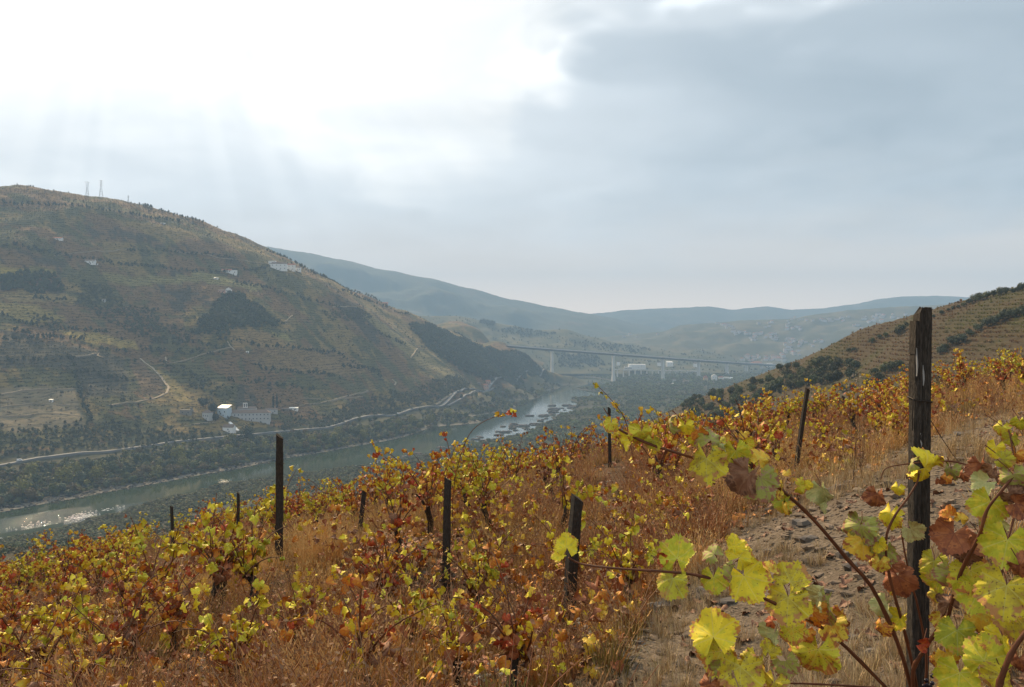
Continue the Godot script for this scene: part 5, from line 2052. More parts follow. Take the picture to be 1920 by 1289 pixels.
func leaf_mesh(seed_: int, steps_: int, rings: Array, curl: float, fold: float, wave: float) -> ArrayMesh:
	var r := RandomNumberGenerator.new()
	r.seed = seed_
	var vs := PackedVector3Array()
	var uv := PackedVector2Array()
	var ix := PackedInt32Array()
	var ph := r.randf() * TAU
	var tilt := r.randf_range(-0.4, 0.4)
	vs.append(Vector3.ZERO)
	uv.append(Vector2(0.5, 0.5))
	for k in steps_ + 1:
		var deg := -62.0 + 304.0 * k / steps_
		var rr := leaf_outline(deg, 0.03, r) * 0.60
		if steps_ > 30:
			rr *= 1.0 + (0.035 if k % 2 == 0 else -0.035)
		for t in rings:
			var q: Vector2 = Vector2(cos(deg_to_rad(deg)), sin(deg_to_rad(deg))) * rr * t
			var d2 := q.length_squared()
			var z: float = -curl * d2 + fold * absf(q.x) + wave * t * t * 0.12 * sin(deg_to_rad(deg) * 3.0 + ph) + wave * 0.015 * t * sin(deg_to_rad(deg) * 7.0 + ph * 2.0) + tilt * q.x * q.y + wave * t * 0.24 * fine.get_noise_3d(q.x * 3.2, q.y * 3.2, seed_ * 3.0) + 0.16 * wave * pow(t, 5.0) * sin(deg_to_rad(deg) * 2.0 + ph * 3.0)
			vs.append(Vector3(q.x, q.y, z))
			uv.append(Vector2(0.5 + q.x * 0.75, 0.5 - q.y * 0.75))
	var m := rings.size()
	for k in steps_:
		var a := 1 + k * m
		var b := 1 + (k + 1) * m
		ix.append_array([0, b, a])
		for t in m - 1:
			ix.append_array([a + t, b + t, b + t + 1, a + t, b + t + 1, a + t + 1])
	var ns := PackedVector3Array()
	ns.resize(vs.size())
	for k in range(0, ix.size(), 3):
		var n := (vs[ix[k + 2]] - vs[ix[k]]).cross(vs[ix[k + 1]] - vs[ix[k]])
		for e in 3:
			ns[ix[k + e]] += n
	for k in ns.size():
		ns[k] = ns[k].normalized()
	var arr := []
	arr.resize(Mesh.ARRAY_MAX)
	arr[Mesh.ARRAY_VERTEX] = vs
	arr[Mesh.ARRAY_NORMAL] = ns
	arr[Mesh.ARRAY_TEX_UV] = uv
	arr[Mesh.ARRAY_INDEX] = ix
	var mesh := ArrayMesh.new()
	mesh.add_surface_from_arrays(Mesh.PRIMITIVE_TRIANGLES, arr)
	return mesh

# one kind of autumn leaf: ground colour, patches, browned rim, veins
func leaf_picture(seed_: int, base: Color, patch: Color, rim: Color, rim_at: float, patchy: float, vein: Color, spots: float) -> ImageTexture:
	var n := 160
	var im := Image.create(n, n, false, Image.FORMAT_RGB8)
	var no := FastNoiseLite.new()
	no.seed = seed_
	no.frequency = 1.0
	no.fractal_octaves = 3
	for y in n:
		for x in n:
			var q := Vector2((x + 0.5) / n - 0.5, 0.5 - (y + 0.5) / n) / 0.75
			var d := q.length() / 0.60
			var deg := rad_to_deg(q.angle())
			var a := no.get_noise_2d(q.x * 4.0, q.y * 4.0)
			var b := no.get_noise_2d(q.x * 11.0 + 30.0, q.y * 11.0)
			var c := base.lerp(patch, smoothstep(-0.15, 0.35, a + patchy + b * 0.3))
			# veins keep their colour longest
			var near := 9.0
			for l in LOBES:
				var e := deg_to_rad(l[0])
				var along := q.x * cos(e) + q.y * sin(e)
				var off := absf(-q.x * sin(e) + q.y * cos(e))
				if along > 0.0:
					near = minf(near, off)
					var side := absf(fposmod(along + off * 0.9, 0.13) - 0.065)
					if off < 0.19:
						near = minf(near, 0.012 + (0.065 - side) * 0.0 + absf(side - 0.065) * 0.9)
			c = c.lerp(rim, smoothstep(rim_at, rim_at + 0.22, d + a * 0.55 + b * 0.28 + near * 0.5))
			c = c.lerp(vein, smoothstep(0.016, 0.003, near) * 0.55)
			if b > 0.66 - spots * 0.16 and spots > 0.0:
				c = c.lerp(Color(0.10, 0.05, 0.02), 0.7)
			c = c * (1.0 + b * 0.10)
			c.a = 1.0
			im.set_pixel(x, y, c.clamp().linear_to_srgb())
	return ImageTexture.create_from_image(im)

const LEAF_NAMES := ["green", "lime", "yellow", "gold", "orange", "red", "rust", "brown", "mauve", "pale"]

func leaf_kinds() -> void:
	var kinds := {
		"green": [Color(0.27, 0.285, 0.020), Color(0.42, 0.38, 0.025), Color(0.42, 0.24, 0.05), 0.88, -0.1, Color(0.33, 0.36, 0.12), 0.2],
		"lime": [Color(0.40, 0.39, 0.022), Color(0.54, 0.44, 0.025), Color(0.40, 0.19, 0.06), 0.84, 0.0, Color(0.50, 0.46, 0.12), 0.5],
		"yellow": [Color(0.66, 0.52, 0.022), Color(0.50, 0.45, 0.03), Color(0.42, 0.16, 0.035), 0.86, -0.15, Color(0.62, 0.50, 0.12), 0.35],
		"gold": [Color(0.60, 0.36, 0.03), Color(0.58, 0.45, 0.05), Color(0.30, 0.09, 0.03), 0.84, 0.0, Color(0.52, 0.34, 0.09), 0.3],
		"orange": [Color(0.50, 0.17, 0.022), Color(0.58, 0.30, 0.03), Color(0.25, 0.06, 0.025), 0.82, -0.1, Color(0.50, 0.26, 0.08), 0.3],
		"red": [Color(0.34, 0.050, 0.018), Color(0.44, 0.11, 0.02), Color(0.18, 0.03, 0.015), 0.85, -0.1, Color(0.38, 0.14, 0.06), 0.2],
		"rust": [Color(0.235, 0.075, 0.028), Color(0.32, 0.115, 0.04), Color(0.14, 0.04, 0.02), 0.85, 0.0, Color(0.12, 0.04, 0.025), 0.2],
		"brown": [Color(0.185, 0.085, 0.045), Color(0.25, 0.13, 0.07), Color(0.10, 0.045, 0.025), 0.8, 0.0, Color(0.25, 0.14, 0.08), 0.1],
		"mauve": [Color(0.30, 0.30, 0.06), Color(0.33, 0.17, 0.13), Color(0.26, 0.11, 0.06), 0.70, -0.25, Color(0.32, 0.20, 0.14), 0.2],
		"pale": [Color(0.36, 0.37, 0.14), Color(0.44, 0.42, 0.17), Color(0.40, 0.26, 0.12), 0.95, 0.0, Color(0.46, 0.42, 0.22), 0.1],
	}
	var n := 0
	for k in LEAF_NAMES:
		var d: Array = kinds[k]
		n += 1
		var m := StandardMaterial3D.new()
		m.albedo_texture = leaf_picture(n * 7, d[0], d[1], d[2], d[3], d[4], d[5], d[6])
		m.roughness = 0.62
		m.metallic_specular = 0.35
		m.backlight = Color(0.95, 0.95, 0.95)
		m.resource_name = "leaf_" + k
		M["leaf_" + k] = m
		var m2 := m.duplicate()
		m2.albedo_texture = leaf_picture(n * 7 + 200, d[1], d[0].lerp(d[2], 0.35), d[2], d[3] - 0.16, d[4] + 0.1, d[5], d[6] + 0.9)
		m2.resource_name = "leaf_" + k + "_spotted"
		M["leaf_" + k + "_spotted"] = m2
	for k in 7:
		leaf_shapes.append(leaf_mesh(k + 5, 64, [0.35, 0.7, 1.0], [0.4, 0.9, -0.3, 0.2, 1.4, 0.5, 1.0][k], [0.15, 0.35, 0.1, 0.6, 0.25, 0.9, 0.0][k], [0.5, 0.8, 0.6, 1.0, 1.2, 0.7, 1.5][k]))
	for k in 6:
		small_leaves.append(leaf_mesh(k + 35, 22, [0.55, 1.0], [0.5, 1.0, 0.1, 1.6, 0.3, 0.8][k], [0.2, 0.5, 0.1, 0.3, 0.9, 0.0][k], [0.6, 0.9, 0.8, 1.2, 0.8, 1.4][k]))

# how often each kind hangs on a vine of a given mood
const MOODS := {
	"lime": ["lime", "lime", "yellow", "yellow", "green", "orange", "yellow", "gold", "lime", "rust"],
	"golden": ["yellow", "orange", "gold", "gold", "rust", "orange", "yellow", "gold", "red"],
	"russet": ["orange", "rust", "red", "gold", "brown", "rust", "orange", "yellow", "red"],
	"mixed": ["lime", "yellow", "gold", "orange", "rust", "orange", "red", "brown", "yellow", "gold"],
	"withered": ["brown", "rust", "brown", "rust", "gold", "orange", "brown", "lime"],
}

func leaf_pose(p: Vector3, n: Vector3, tip: Vector3, size: float) -> Transform3D:
	var z := n.normalized()
	var y := (tip - z * tip.dot(z))
	y = y.normalized() if y.length() > 0.01 else z.cross(Vector3.RIGHT).normalized()
	var x := y.cross(z)
	return Transform3D(Basis(x * size, y * size, z * size), p)

# a vine: gnarled trunk, canes, leaves. near: every leaf a part; else the leaves make one foliage
func make_vine(seed_: int, mood: String, near: bool, leaves: int, high: float) -> Node3D:
	var r := RandomNumberGenerator.new()
	r.seed = seed_
	var o := Node3D.new()
	var st := tool()
	var head := Vector3(r.randf_range(-0.12, 0.12), r.randf_range(0.28, 0.42), r.randf_range(-0.1, 0.1))
	var tp := curve([Vector3(0, -0.12, 0), Vector3(r.randf_range(-0.1, 0.1), 0.1, r.randf_range(-0.08, 0.08)), head * 0.8 + Vector3(r.randf_range(-0.06, 0.06), 0, 0), head], 8)
	tube(st, tp, [0.044, 0.04, 0.036, 0.038, 0.033, 0.035, 0.038, 0.035, 0.024], 7)
	if r.randf() < 0.35:
		var arm := Vector3(r.randf_range(-0.3, 0.3), r.randf_range(0.05, 0.2), r.randf_range(-0.2, 0.2))
		tube(st, [head * 0.85, head + arm * 0.6, head + arm], [0.020, 0.015, 0.007], 6)
	part("trunk", st.commit(), M.trunk, o)
	var spots := []
	var canes := r.randi_range(5, 8)
	for k in canes:
		var az := TAU * k / canes + r.randf_range(-0.5, 0.5)
		var long := r.randf_range(0.55, 1.0) * high * 0.95
		var out := r.randf_range(0.25, 0.75)
		var p := head + Vector3(r.randf_range(-0.05, 0.05), r.randf_range(-0.04, 0.02), r.randf_range(-0.05, 0.05))
		var dir := Vector3(cos(az) * out, 1.0, sin(az) * out).normalized()
		var pts := [p]
		var rad := [0.0075 if near else 0.008]
		var n := 9
		var droop := r.randf_range(0.02, 0.16)
		for m in n:
			dir = (dir + Vector3(r.randf_range(-0.16, 0.16), -droop * (0.4 + m * 0.22), r.randf_range(-0.16, 0.16))).normalized()
			p += dir * long / n
			pts.append(p)
			rad.append(lerpf(0.007, 0.0025, float(m) / n))
		var cs := tool()
		tube(cs, pts, rad, 5 if near else 4)
		for m in range(1, pts.size()):
			spots.append([pts[m], (pts[m] - pts[m - 1]).normalized(), float(m) / n])
		part("cane", cs.commit(), M.cane if r.randf() < 0.6 else M.old_cane, o)
	var kinds: Array = MOODS[mood]
	var heaps := {}
	var held := []                                     # leaves hang in clumps on some of the joints
	for q in spots:
		if r.randf() < 0.55:
			held.append(q)
	for k in leaves:
		var s: Array = held[r.randi() % held.size()]
		var side := Vector3(r.randfn(), r.randf_range(-0.6, 0.5), r.randfn()).normalized()
		var p: Vector3 = s[0] + s[1] * r.randf_range(-0.08, 0.04) + side * r.randf_range(0.03, 0.10)
		var size := (0.045 + 0.075 * pow(r.randf(), 1.4)) * lerpf(1.1, 0.75, s[2]) * (1.0 if near else 0.95)
		var n := (side * 0.8 + Vector3(r.randfn() * 0.5, r.randf_range(0.0, 0.9), r.randfn() * 0.5)).normalized()
		var tip := side * 0.5 + Vector3(0, -0.9, 0)
		var kind: String = kinds[r.randi() % kinds.size()]
		if s[2] < 0.35 and r.randf() < 0.4:
			kind = ["brown", "rust", "brown"][r.randi() % 3]
		if kind in ["brown", "rust"]:
			size *= 0.85
		var x := leaf_pose(p, n, tip, size)
		if near:
			var l := part("leaf", small_leaves[r.randi() % 6], M["leaf_" + kind], o)
			l.transform = x
		else:
			if not heaps.has(kind):
				heaps[kind] = tool()
			heaps[kind].append_from(small_leaves[r.randi() % 6], 0, Transform3D(x.basis.scaled(Vector3.ONE * 1.0), x.origin))
	if not near:
		var am := ArrayMesh.new()
		for kind in heaps:
			heaps[kind].commit(am)
			am.surface_set_material(am.get_surface_count() - 1, M["leaf_" + kind])
		var f := part("foliage", am, null, o)
		f.set_meta("kind", "stuff")
	return o


# ---------------------------------------------------------------- posts
var post_spots := []

func build_posts() -> void:
	# top and foot as seen, distance, width, lean, and what it looks like
	var list := [
		[525, 818, 1050, 9.0, 0.082, 521, "tall upright dark post with a slanting top, standing clear against the river"],
		[841, 898, 1110, 8.1, 0.062, 833, "dark weathered post half hidden by red and lime vines"],
		[1083, 932, 1188, 6.7, 0.085, 1060, "squared dark post leaning over, beside a single yellow leaf"],
		[683, 916, 1000, 13.0, 0.075, 672, "short leaning post among russet vines"],
		[446, 925, 1012, 19.0, 0.068, 446, "thin upright post between the tall post and the river bend"],
		[321, 950, 1025, 22.0, 0.066, 324, "small thin post low on the slope near the river"],
		[517, 938, 1040, 12.0, 0.06, 512, "thin post hiding just behind the tall upright post"],
		[1143, 765, 882, 15.6, 0.055, 1143, "thin upright post below the backwater, topped by vine shoots"],
		[1515, 729, 882, 12.0, 0.055, 1487, "thin crooked post leaning across the yellow slope"],
		[1582, 744, 796, 36.0, 0.11, 1577, "small dark post high on the vineyard shoulder"],
		[1676, 752, 790, 40.0, 0.11, 1674, "faint short post just left of the tallest post"],
		[1257, 780, 846, 28.0, 0.13, 1254, "stubby post at the edge of the slope beside orange shoots"],
		[1364, 795, 832, 40.0, 0.2, 1362, "dark stub of a post at the brow of the vineyard"],
		[630, 968, 1000, 16.0, 0.07, 632, "low broken stub among dry grass"],
	]
	for k in list.size():
		var c: Array = list[k]
		var foot := at(c[5], c[2], c[3])
		foot.y = land.y(foot.x, foot.z) - 0.25
		var top := at(c[0], c[1], c[3])
		post_spots.append([Vector2(c[0], (c[1] + c[2]) * 0.5), "the " + ["tall upright post", "half hidden post", "squared leaning post", "short leaning post", "thin upright post", "small low post", "hidden thin post", "post below the backwater", "thin crooked post", "small shoulder post", "faint short post", "stubby post", "dark post stub", "broken stub"][k]])
		make_post(foot, top, c[4], k, c[6])
	# the tallest, at arm's length
	var foot := at(1718, 1500, 2.5)
	foot.y = land.y(foot.x, foot.z) - 0.3
	var top := at(1727, 578, 2.5)
	var o := thing("vineyard_post", foot)
	tag(o, "tallest near-black squared post with a notched top and a loop of wire", "post", "vineyard posts")
	var st := tool()
	var h := top.y - foot.y
	var lean := Vector3(top.x - foot.x, 0, top.z - foot.z)
	var w := 0.0255
	var rows := []
	var lv := 46
	var r := RandomNumberGenerator.new()
	r.seed = 77
	var prof := [Vector2(-1, -0.8), Vector2(-0.45, -0.95), Vector2(0.35, -0.9), Vector2(1, -0.75), Vector2(1.0, 0.7), Vector2(0.85, 0.95), Vector2(0.1, 0.92), Vector2(-0.12, 0.80), Vector2(-0.3, 0.97), Vector2(-0.8, 0.9), Vector2(-1.0, 0.6)]
	for i in lv + 1:
		var t := float(i) / lv
		var ring := []
		for m in prof.size():
			var q: Vector2 = prof[m]
			var g := 1.0 + fine.get_noise_2d(m * 3.7, t * 9.0) * 0.10 + fine.get_noise_2d(m * 9.1, t * 34.0) * 0.05
			var x := q.x * w * g
			var z := q.y * w * g
			var y := h * t
			if q.x < -0.4 and t > 0.925:             # the split-off corner
				x = maxf(x, -w * 0.52)
			if i == lv:
				y += r.randf_range(-0.004, 0.006)
				if q.x < -0.4:
					y -= 0.02
				x *= 0.92
			ring.append(lean * t + Vector3(x, y, z))
		rows.append(ring)
	var pn := prof.size()
	for i in lv:
		for m in pn:
			var a: Vector3 = rows[i][m]
			var b: Vector3 = rows[i][(m + 1) % pn]
			var c: Vector3 = rows[i + 1][(m + 1) % pn]
			var d: Vector3 = rows[i + 1][m]
			var away := (a + b) * 0.5 - lean * (float(i) / lv)
			away.y = 0
			tri(st, a, b, c, _out(a, b, c, away) if (b - a).cross(c - a).length() > 1e-9 else away.normalized())
			tri(st, a, c, d, _out(a, c, d, away) if (c - a).cross(d - a).length() > 1e-9 else away.normalized())
	for m in range(1, pn - 1):
		tri(st, rows[lv][0], rows[lv][m], rows[lv][m + 1], Vector3.UP)
	part("shaft", st.commit(), M.post, o)
	# the corner that broke away leaves a lower shoulder
	var sh := tool()
	box(sh, lean * 0.93 + Vector3(-w * 0.79, h * 0.945, 0.002), Vector3(w * 0.46, h * 0.062, w * 1.55), Basis(Vector3.BACK, -0.03))
	part("split_corner", sh.commit(), M.post, o)
	# bare streaks where the dark skin flaked off
	for s in [[-0.10, 0.875, 0.10, 0.055], [-0.88, 0.90, 0.07, 0.075], [-0.3, 0.75, 0.08, 0.018], [-0.36, 0.765, 0.05, 0.012]]:
		var pt := tool()
		var y0: float = h * (s[1] - s[3] * 0.35)
		var y1: float = h * (s[1] + s[3] * 0.35)
		var zz := w * 0.985
		var prev = null
		for k in 7:
			var t := k / 6.0
			var ww: float = s[2] * w * sin(PI * clampf(t, 0.06, 0.94)) * r.randf_range(0.7, 1.2)
			var cx: float = s[0] * w + sin(t * 5.0) * w * 0.05
			var c0 := lean * lerpf(s[1] - s[3] * 0.35, s[1] + s[3] * 0.35, t) + Vector3(cx - ww, lerpf(y0, y1, t), zz)
			var c1 := c0 + Vector3(ww * 2.0, 0, 0)
			if prev != null:
				quad(pt, prev[0], prev[1], c1, c0, Vector3.BACK)
				quad(pt, prev[0] - Vector3(0, 0, 0.006), c0 - Vector3(0, 0, 0.006), c0, prev[0], Vector3.LEFT)
				quad(pt, prev[1] - Vector3(0, 0, 0.006), c1 - Vector3(0, 0, 0.006), c1, prev[1], Vector3.RIGHT)
			prev = [c0, c1]
		part("bare_patch", pt.commit(), M.bare_wood, o)
	var loop := tool()
	var pts := []
	var base := lean * 0.83 + Vector3(0, h * 0.828, 0)
	for k in 25:
		var a := TAU * k / 24.0
		var cx := clampf(cos(a) * 1.45, -1.12, 1.12) * w
		var cz := clampf(sin(a) * 1.45, -1.12, 1.12) * w
		pts.append(base + Vector3(cx, -cos(a) * 0.008 + sin(a * 2.0) * 0.003, cz))
	tube(loop, pts, _same(25, 0.0019), 6)
	var tail := [pts[12] + Vector3(-0.001, 0, 0.02), pts[12] + Vector3(-0.007, -0.02, 0.026), pts[12] + Vector3(-0.007, -0.06, 0.024), pts[12] + Vector3(-0.005, -0.10, 0.02)]
	tube(loop, tail, _same(4, 0.0017), 6)
	part("wire_loop", loop.commit(), M.wire, o)
	# a slack trellis wire running away from it
	var wire := tool()
	var wa := foot + base + Vector3(w, -0.05, 0)
	var wb := at(1900, 960, 5.0)
	wb.y = land.y(wb.x, wb.z) + 0.5
	var line := []
	for k in 13:
		var t := k / 12.0
		line.append(wa.lerp(wb, t) + Vector3(0, -0.25 * sin(PI * t), 0))
	tube(wire, line, _same(13, 0.0012), 4)
	tag(part("trellis_wire", wire.commit(), M.wire), "slack thin wire running downhill from the tallest post", "wire")
	post_spots.append([Vector2(1725, 900), "the tallest post"])

func _same(n: int, v: float) -> Array:
	var a := []
	a.resize(n)
	a.fill(v)
	return a

func make_post(foot: Vector3, top: Vector3, wide: float, k: int, label: String) -> void:
	var o := thing("vineyard_post", foot)
	tag(o, label, "post", "vineyard posts")
	var r := RandomNumberGenerator.new()
	r.seed = 500 + k
	var st := tool()
	var axis := top - foot
	var turn := r.randf_range(-0.5, 0.5)
	var prof := [Vector2(-1, -0.9), Vector2(0.9, -1), Vector2(1, 0.85), Vector2(0.2, 0.95), Vector2(-0.95, 0.9)]
	var rows := []
	var lv := 12
	for i in lv + 1:
		var t := float(i) / lv
		var ring := []
		for q in prof:
			var g: float = 1.0 + r.randf_range(-0.06, 0.06)
			var p2: Vector2 = q.rotated(turn) * wide * 0.5 * g * lerpf(1.08, 0.95, t)
			var y := 0.0
			if i == lv:
				y = -p2.x * 0.7 + r.randf_range(-0.01, 0.01)
			ring.append(axis * t + Vector3(p2.x, y, p2.y) + Vector3(sin(t * 4.0 + k) * 0.006, 0, 0))
		rows.append(ring)
	for i in lv:
		for m in 5:
			var a: Vector3 = rows[i][m]
			var b: Vector3 = rows[i][(m + 1) % 5]
			var c: Vector3 = rows[i + 1][(m + 1) % 5]
			var d: Vector3 = rows[i + 1][m]
			var away := (a + b) * 0.5 - axis * (float(i) / lv)
			away.y = 0
			tri(st, a, b, c, _out(a, b, c, away))
			tri(st, a, c, d, _out(a, c, d, away))
	for m in range(1, 4):
		tri(st, rows[lv][0], rows[lv][m], rows[lv][m + 1], _out(rows[lv][0], rows[lv][m], rows[lv][m + 1], Vector3.UP))
	part("shaft", st.commit(), M.post, o)
	if k < 4:
		var tie := tool()
		var c := axis * 0.82
		var pts := []
		for n in 9:
			var a := TAU * n / 8.0
			pts.append(c + Vector3(cos(a), 0.1 * sin(a), sin(a)) * wide * 0.68)
		tube(tie, pts, _same(9, 0.002), 4)
		part("wire_tie", tie.commit(), M.wire, o)


# ---------------------------------------------------------------- the vineyard
func vine_mood(u: float, v: float, r: float) -> String:
	var n := soft.get_noise_2d(u / 160.0, v / 120.0) + rng.randf_range(-0.22, 0.22)
	if u > 1150 and v < 1000:
		return ["golden", "mixed", "golden", "lime", "russet"][int(absf(n) * 17.0) % 5]
	if n > 0.08:
		return "lime"
	if n > -0.02:
		return "mixed"
	if n > -0.14:
		return "golden"
	if n > -0.3:
		return "russet"
	return "withered"

# trodden ground in front of the posts, where nothing tall grows
func before_post(p: Vector3, wide: float, from: float) -> bool:
	var u := 960.0 + p.x / -p.z * F
	for c in [[520, 9.0], [836, 8.1], [1064, 6.7], [446, 19.0], [323, 22.0], [1490, 12.0], [1143, 15.6], [676, 13.0]]:
		if absf(u - c[0]) < wide and -p.z < c[1] + 0.3 and -p.z > c[1] * from:
			return true
	return false

func build_vineyard() -> void:
	var near := {}
	var far := {}
	var k := 0
	for m in MOODS:
		near[m] = []
		far[m] = []
		for v in 3:
			k += 1
			near[m].append(make_vine(900 + k, m, true, 84 if m != "withered" else 40, 0.80))
			far[m].append(make_vine(950 + k, m, false, 105 if m != "withered" else 60, 0.88))
	var marks := post_spots.duplicate()
	var adjective := {"lime": "lime-leaved", "golden": "golden", "russet": "russet", "mixed": "many-coloured", "withered": "half-bare brown"}
	var places := []
	var z := -3.4
	while z > -62.0:
		var x := z * 0.85 + rng.randf_range(-0.4, 0.4)
		while x < -z * 0.85:
			x += 0.86
			var p := Vector3(x + rng.randf_range(-0.32, 0.32), 0, z + rng.randf_range(-0.4, 0.4))
			p.y = land.y(p.x, p.z)
			var q := pixel(p)
			if q.x < -160 or q.x > 2080 or q.y > 1560:
				continue
			if inside(Vector2(p.x, p.z), scree):
				continue
			if before_post(p, 62.0, 0.55):
				continue
			var r := Vector2(p.x, p.z).length()
			if r < (4.2 if q.x < 500.0 else 4.9) or rng.randf() < (0.05 if r < 9.0 else (0.30 if q.x < 1250.0 else 0.52)) or soft.get_noise_2d(p.x / 3.0, p.z / 3.0) < -0.28:
				continue
			places.append([r, p, q])
		z -= 1.15
	for c in [[110, 1275], [330, 1225], [420, 1330], [560, 1270], [770, 1270], [485, 1165], [235, 1335], [20, 1310], [690, 1350], [950, 1330], [900, 1200], [740, 1180], [390, 1150], [130, 1380], [870, 1290]]:
		var p := on_land(c[0], c[1])
		places.append([Vector2(p.x, p.z).length(), p, Vector2(c[0], c[1])])
	places.sort_custom(func(a, b): return a[0] < b[0])
	var rest := []
	var n_near := 0
	var n_far := 0
	for s in places:
		var mood := vine_mood(s[2].x, s[2].y, s[0])
		if s[0] < 10.0:
			n_near += 1
			var o := copy(near[mood][rng.randi() % 3], "grapevine")
			o.position = s[1]
			o.rotation.y = rng.randf() * TAU
			o.scale = Vector3.ONE * rng.randf_range(0.85, 1.15) * lerpf(0.78, 1.0, smoothstep(4.5, 8.0, s[0]))
			queue(o, adjective[mood], "grapevine", s[1] + Vector3(0, 0.5, 0), marks, "grapevine", "old grapevines of the vineyard")
		elif n_near + n_far < 292:
			n_far += 1
			var o := copy(far[mood][rng.randi() % 3], "grapevine")
			o.position = s[1]
			o.rotation.y = rng.randf() * TAU
			o.scale = Vector3.ONE * rng.randf_range(0.85, 1.2)
			queue(o, adjective[mood], "grapevine", s[1] + Vector3(0, 0.5, 0), marks, "grapevine", "old grapevines of the vineyard")
		else:
			rest.append([mood, s[1]])
	print("vines near ", n_near, " far ", n_far, " rest ", rest.size())
	# the vines too far off to count
	var groups := {}
	for s in rest:
		var key: String = s[0]
		if not groups.has(key):
			groups[key] = []
		groups[key].append(upright(s[1], rng.randf_range(0.85, 1.2), rng.randf() * TAU))
	for key in groups:
		var f: MeshInstance3D = far[key][0].get_node("foliage")
		var mm := many("vineyard_foliage", f.mesh, null, groups[key], [], "%s vines too far up the slope to count" % adjective[key])
	for m in MOODS:
		for o in near[m] + far[m]:
			o.free()


# ---------------------------------------------------------------- what grows and lies between the vines
func tuft_mesh(seed_: int, blades: int, high: float, spread: float, thin: float, heads: bool) -> ArrayMesh:
	var r := RandomNumberGenerator.new()
	r.seed = seed_
	var vs := PackedVector3Array()
	var ns := PackedVector3Array()
	var cs := PackedColorArray()
	for k in blades:
		var a := r.randf() * TAU
		var base := Vector3(cos(a), 0, sin(a)) * r.randf() * spread * 0.4
		var h := high * r.randf_range(0.45, 1.0)
		var lean := Vector3(cos(a), 0, sin(a)) * h * r.randf_range(0.05, 0.55) + Vector3(r.randfn(), 0, r.randfn()) * h * 0.12
		var side := Vector3(-sin(a + r.randf()), 0, cos(a + r.randf())).normalized() * thin
		var g := r.randf_range(0.7, 1.25)
		var c := Color(g, g * r.randf_range(0.9, 1.05), g * r.randf_range(0.8, 1.1))
		var mid := base + lean * 0.35 + Vector3(0, h * 0.6, 0)
		var tip := base + lean + Vector3(0, h * r.randf_range(0.75, 1.0), 0)
		var pts := [base - side, base + side, mid + side * 0.8, mid - side * 0.8, tip]
		var n := side.cross(Vector3.UP).normalized()
		var order := [0, 1, 2, 0, 2, 3, 3, 2, 4]
		if heads:
			var w := side * 2.6
			pts += [tip - w, tip + w, tip + (tip - mid) * 0.28]
			order += [5, 6, 7]
		for m in range(0, order.size(), 3):
			var p0: Vector3 = pts[order[m]]
			var p1: Vector3 = pts[order[m + 1]]
			var p2: Vector3 = pts[order[m + 2]]
			if (p2 - p0).cross(p1 - p0).dot(n) < 0.0:
				var t := p1
				p1 = p2
				p2 = t
			for p in [p0, p1, p2]:
				vs.append(p)
				ns.append((n + Vector3(0, 0.5, 0)).normalized())
				cs.append(c)
	var arr := []
	arr.resize(Mesh.ARRAY_MAX)
	arr[Mesh.ARRAY_VERTEX] = vs
	arr[Mesh.ARRAY_NORMAL] = ns
	arr[Mesh.ARRAY_COLOR] = cs
	var m := ArrayMesh.new()
	m.add_surface_from_arrays(Mesh.PRIMITIVE_TRIANGLES, arr)
	return m

func weed_mesh(seed_: int) -> ArrayMesh:                 # a dry branched weed with curled leaves
	var r := RandomNumberGenerator.new()
	r.seed = seed_
	var st := tool()
	for k in 5:
		var a := r.randf() * TAU
		var h := r.randf_range(0.25, 0.6)
		var p := Vector3.ZERO
		var dir := Vector3(cos(a) * 0.4, 1, sin(a) * 0.4).normalized()
		var pts := [p]
		for m in 4:
			dir = (dir + Vector3(r.randfn(), 0, r.randfn()) * 0.15).normalized()
			p += dir * h / 4.0
			pts.append(p)
		st.set_color(Color(0.9, 0.8, 0.75))
		tube(st, pts, [0.004, 0.0035, 0.003, 0.002, 0.0015], 3)
		for m in 9:
			var q: Vector3 = pts[1 + r.randi() % 4] + Vector3(r.randfn(), r.randfn(), r.randfn()) * 0.035
			var n := Vector3(r.randfn(), r.randfn() + 0.4, r.randfn()).normalized()
			var e := n.cross(Vector3(r.randfn(), r.randfn(), r.randfn())).normalized() * r.randf_range(0.006, 0.014)
			var f := n.cross(e) * 0.6
			var g := r.randf_range(0.7, 1.3)
			st.set_color(Color(g, g * 0.92, g * 0.85))
			quad(st, q - e, q + f, q + e, q - f, n)
	return st.commit()

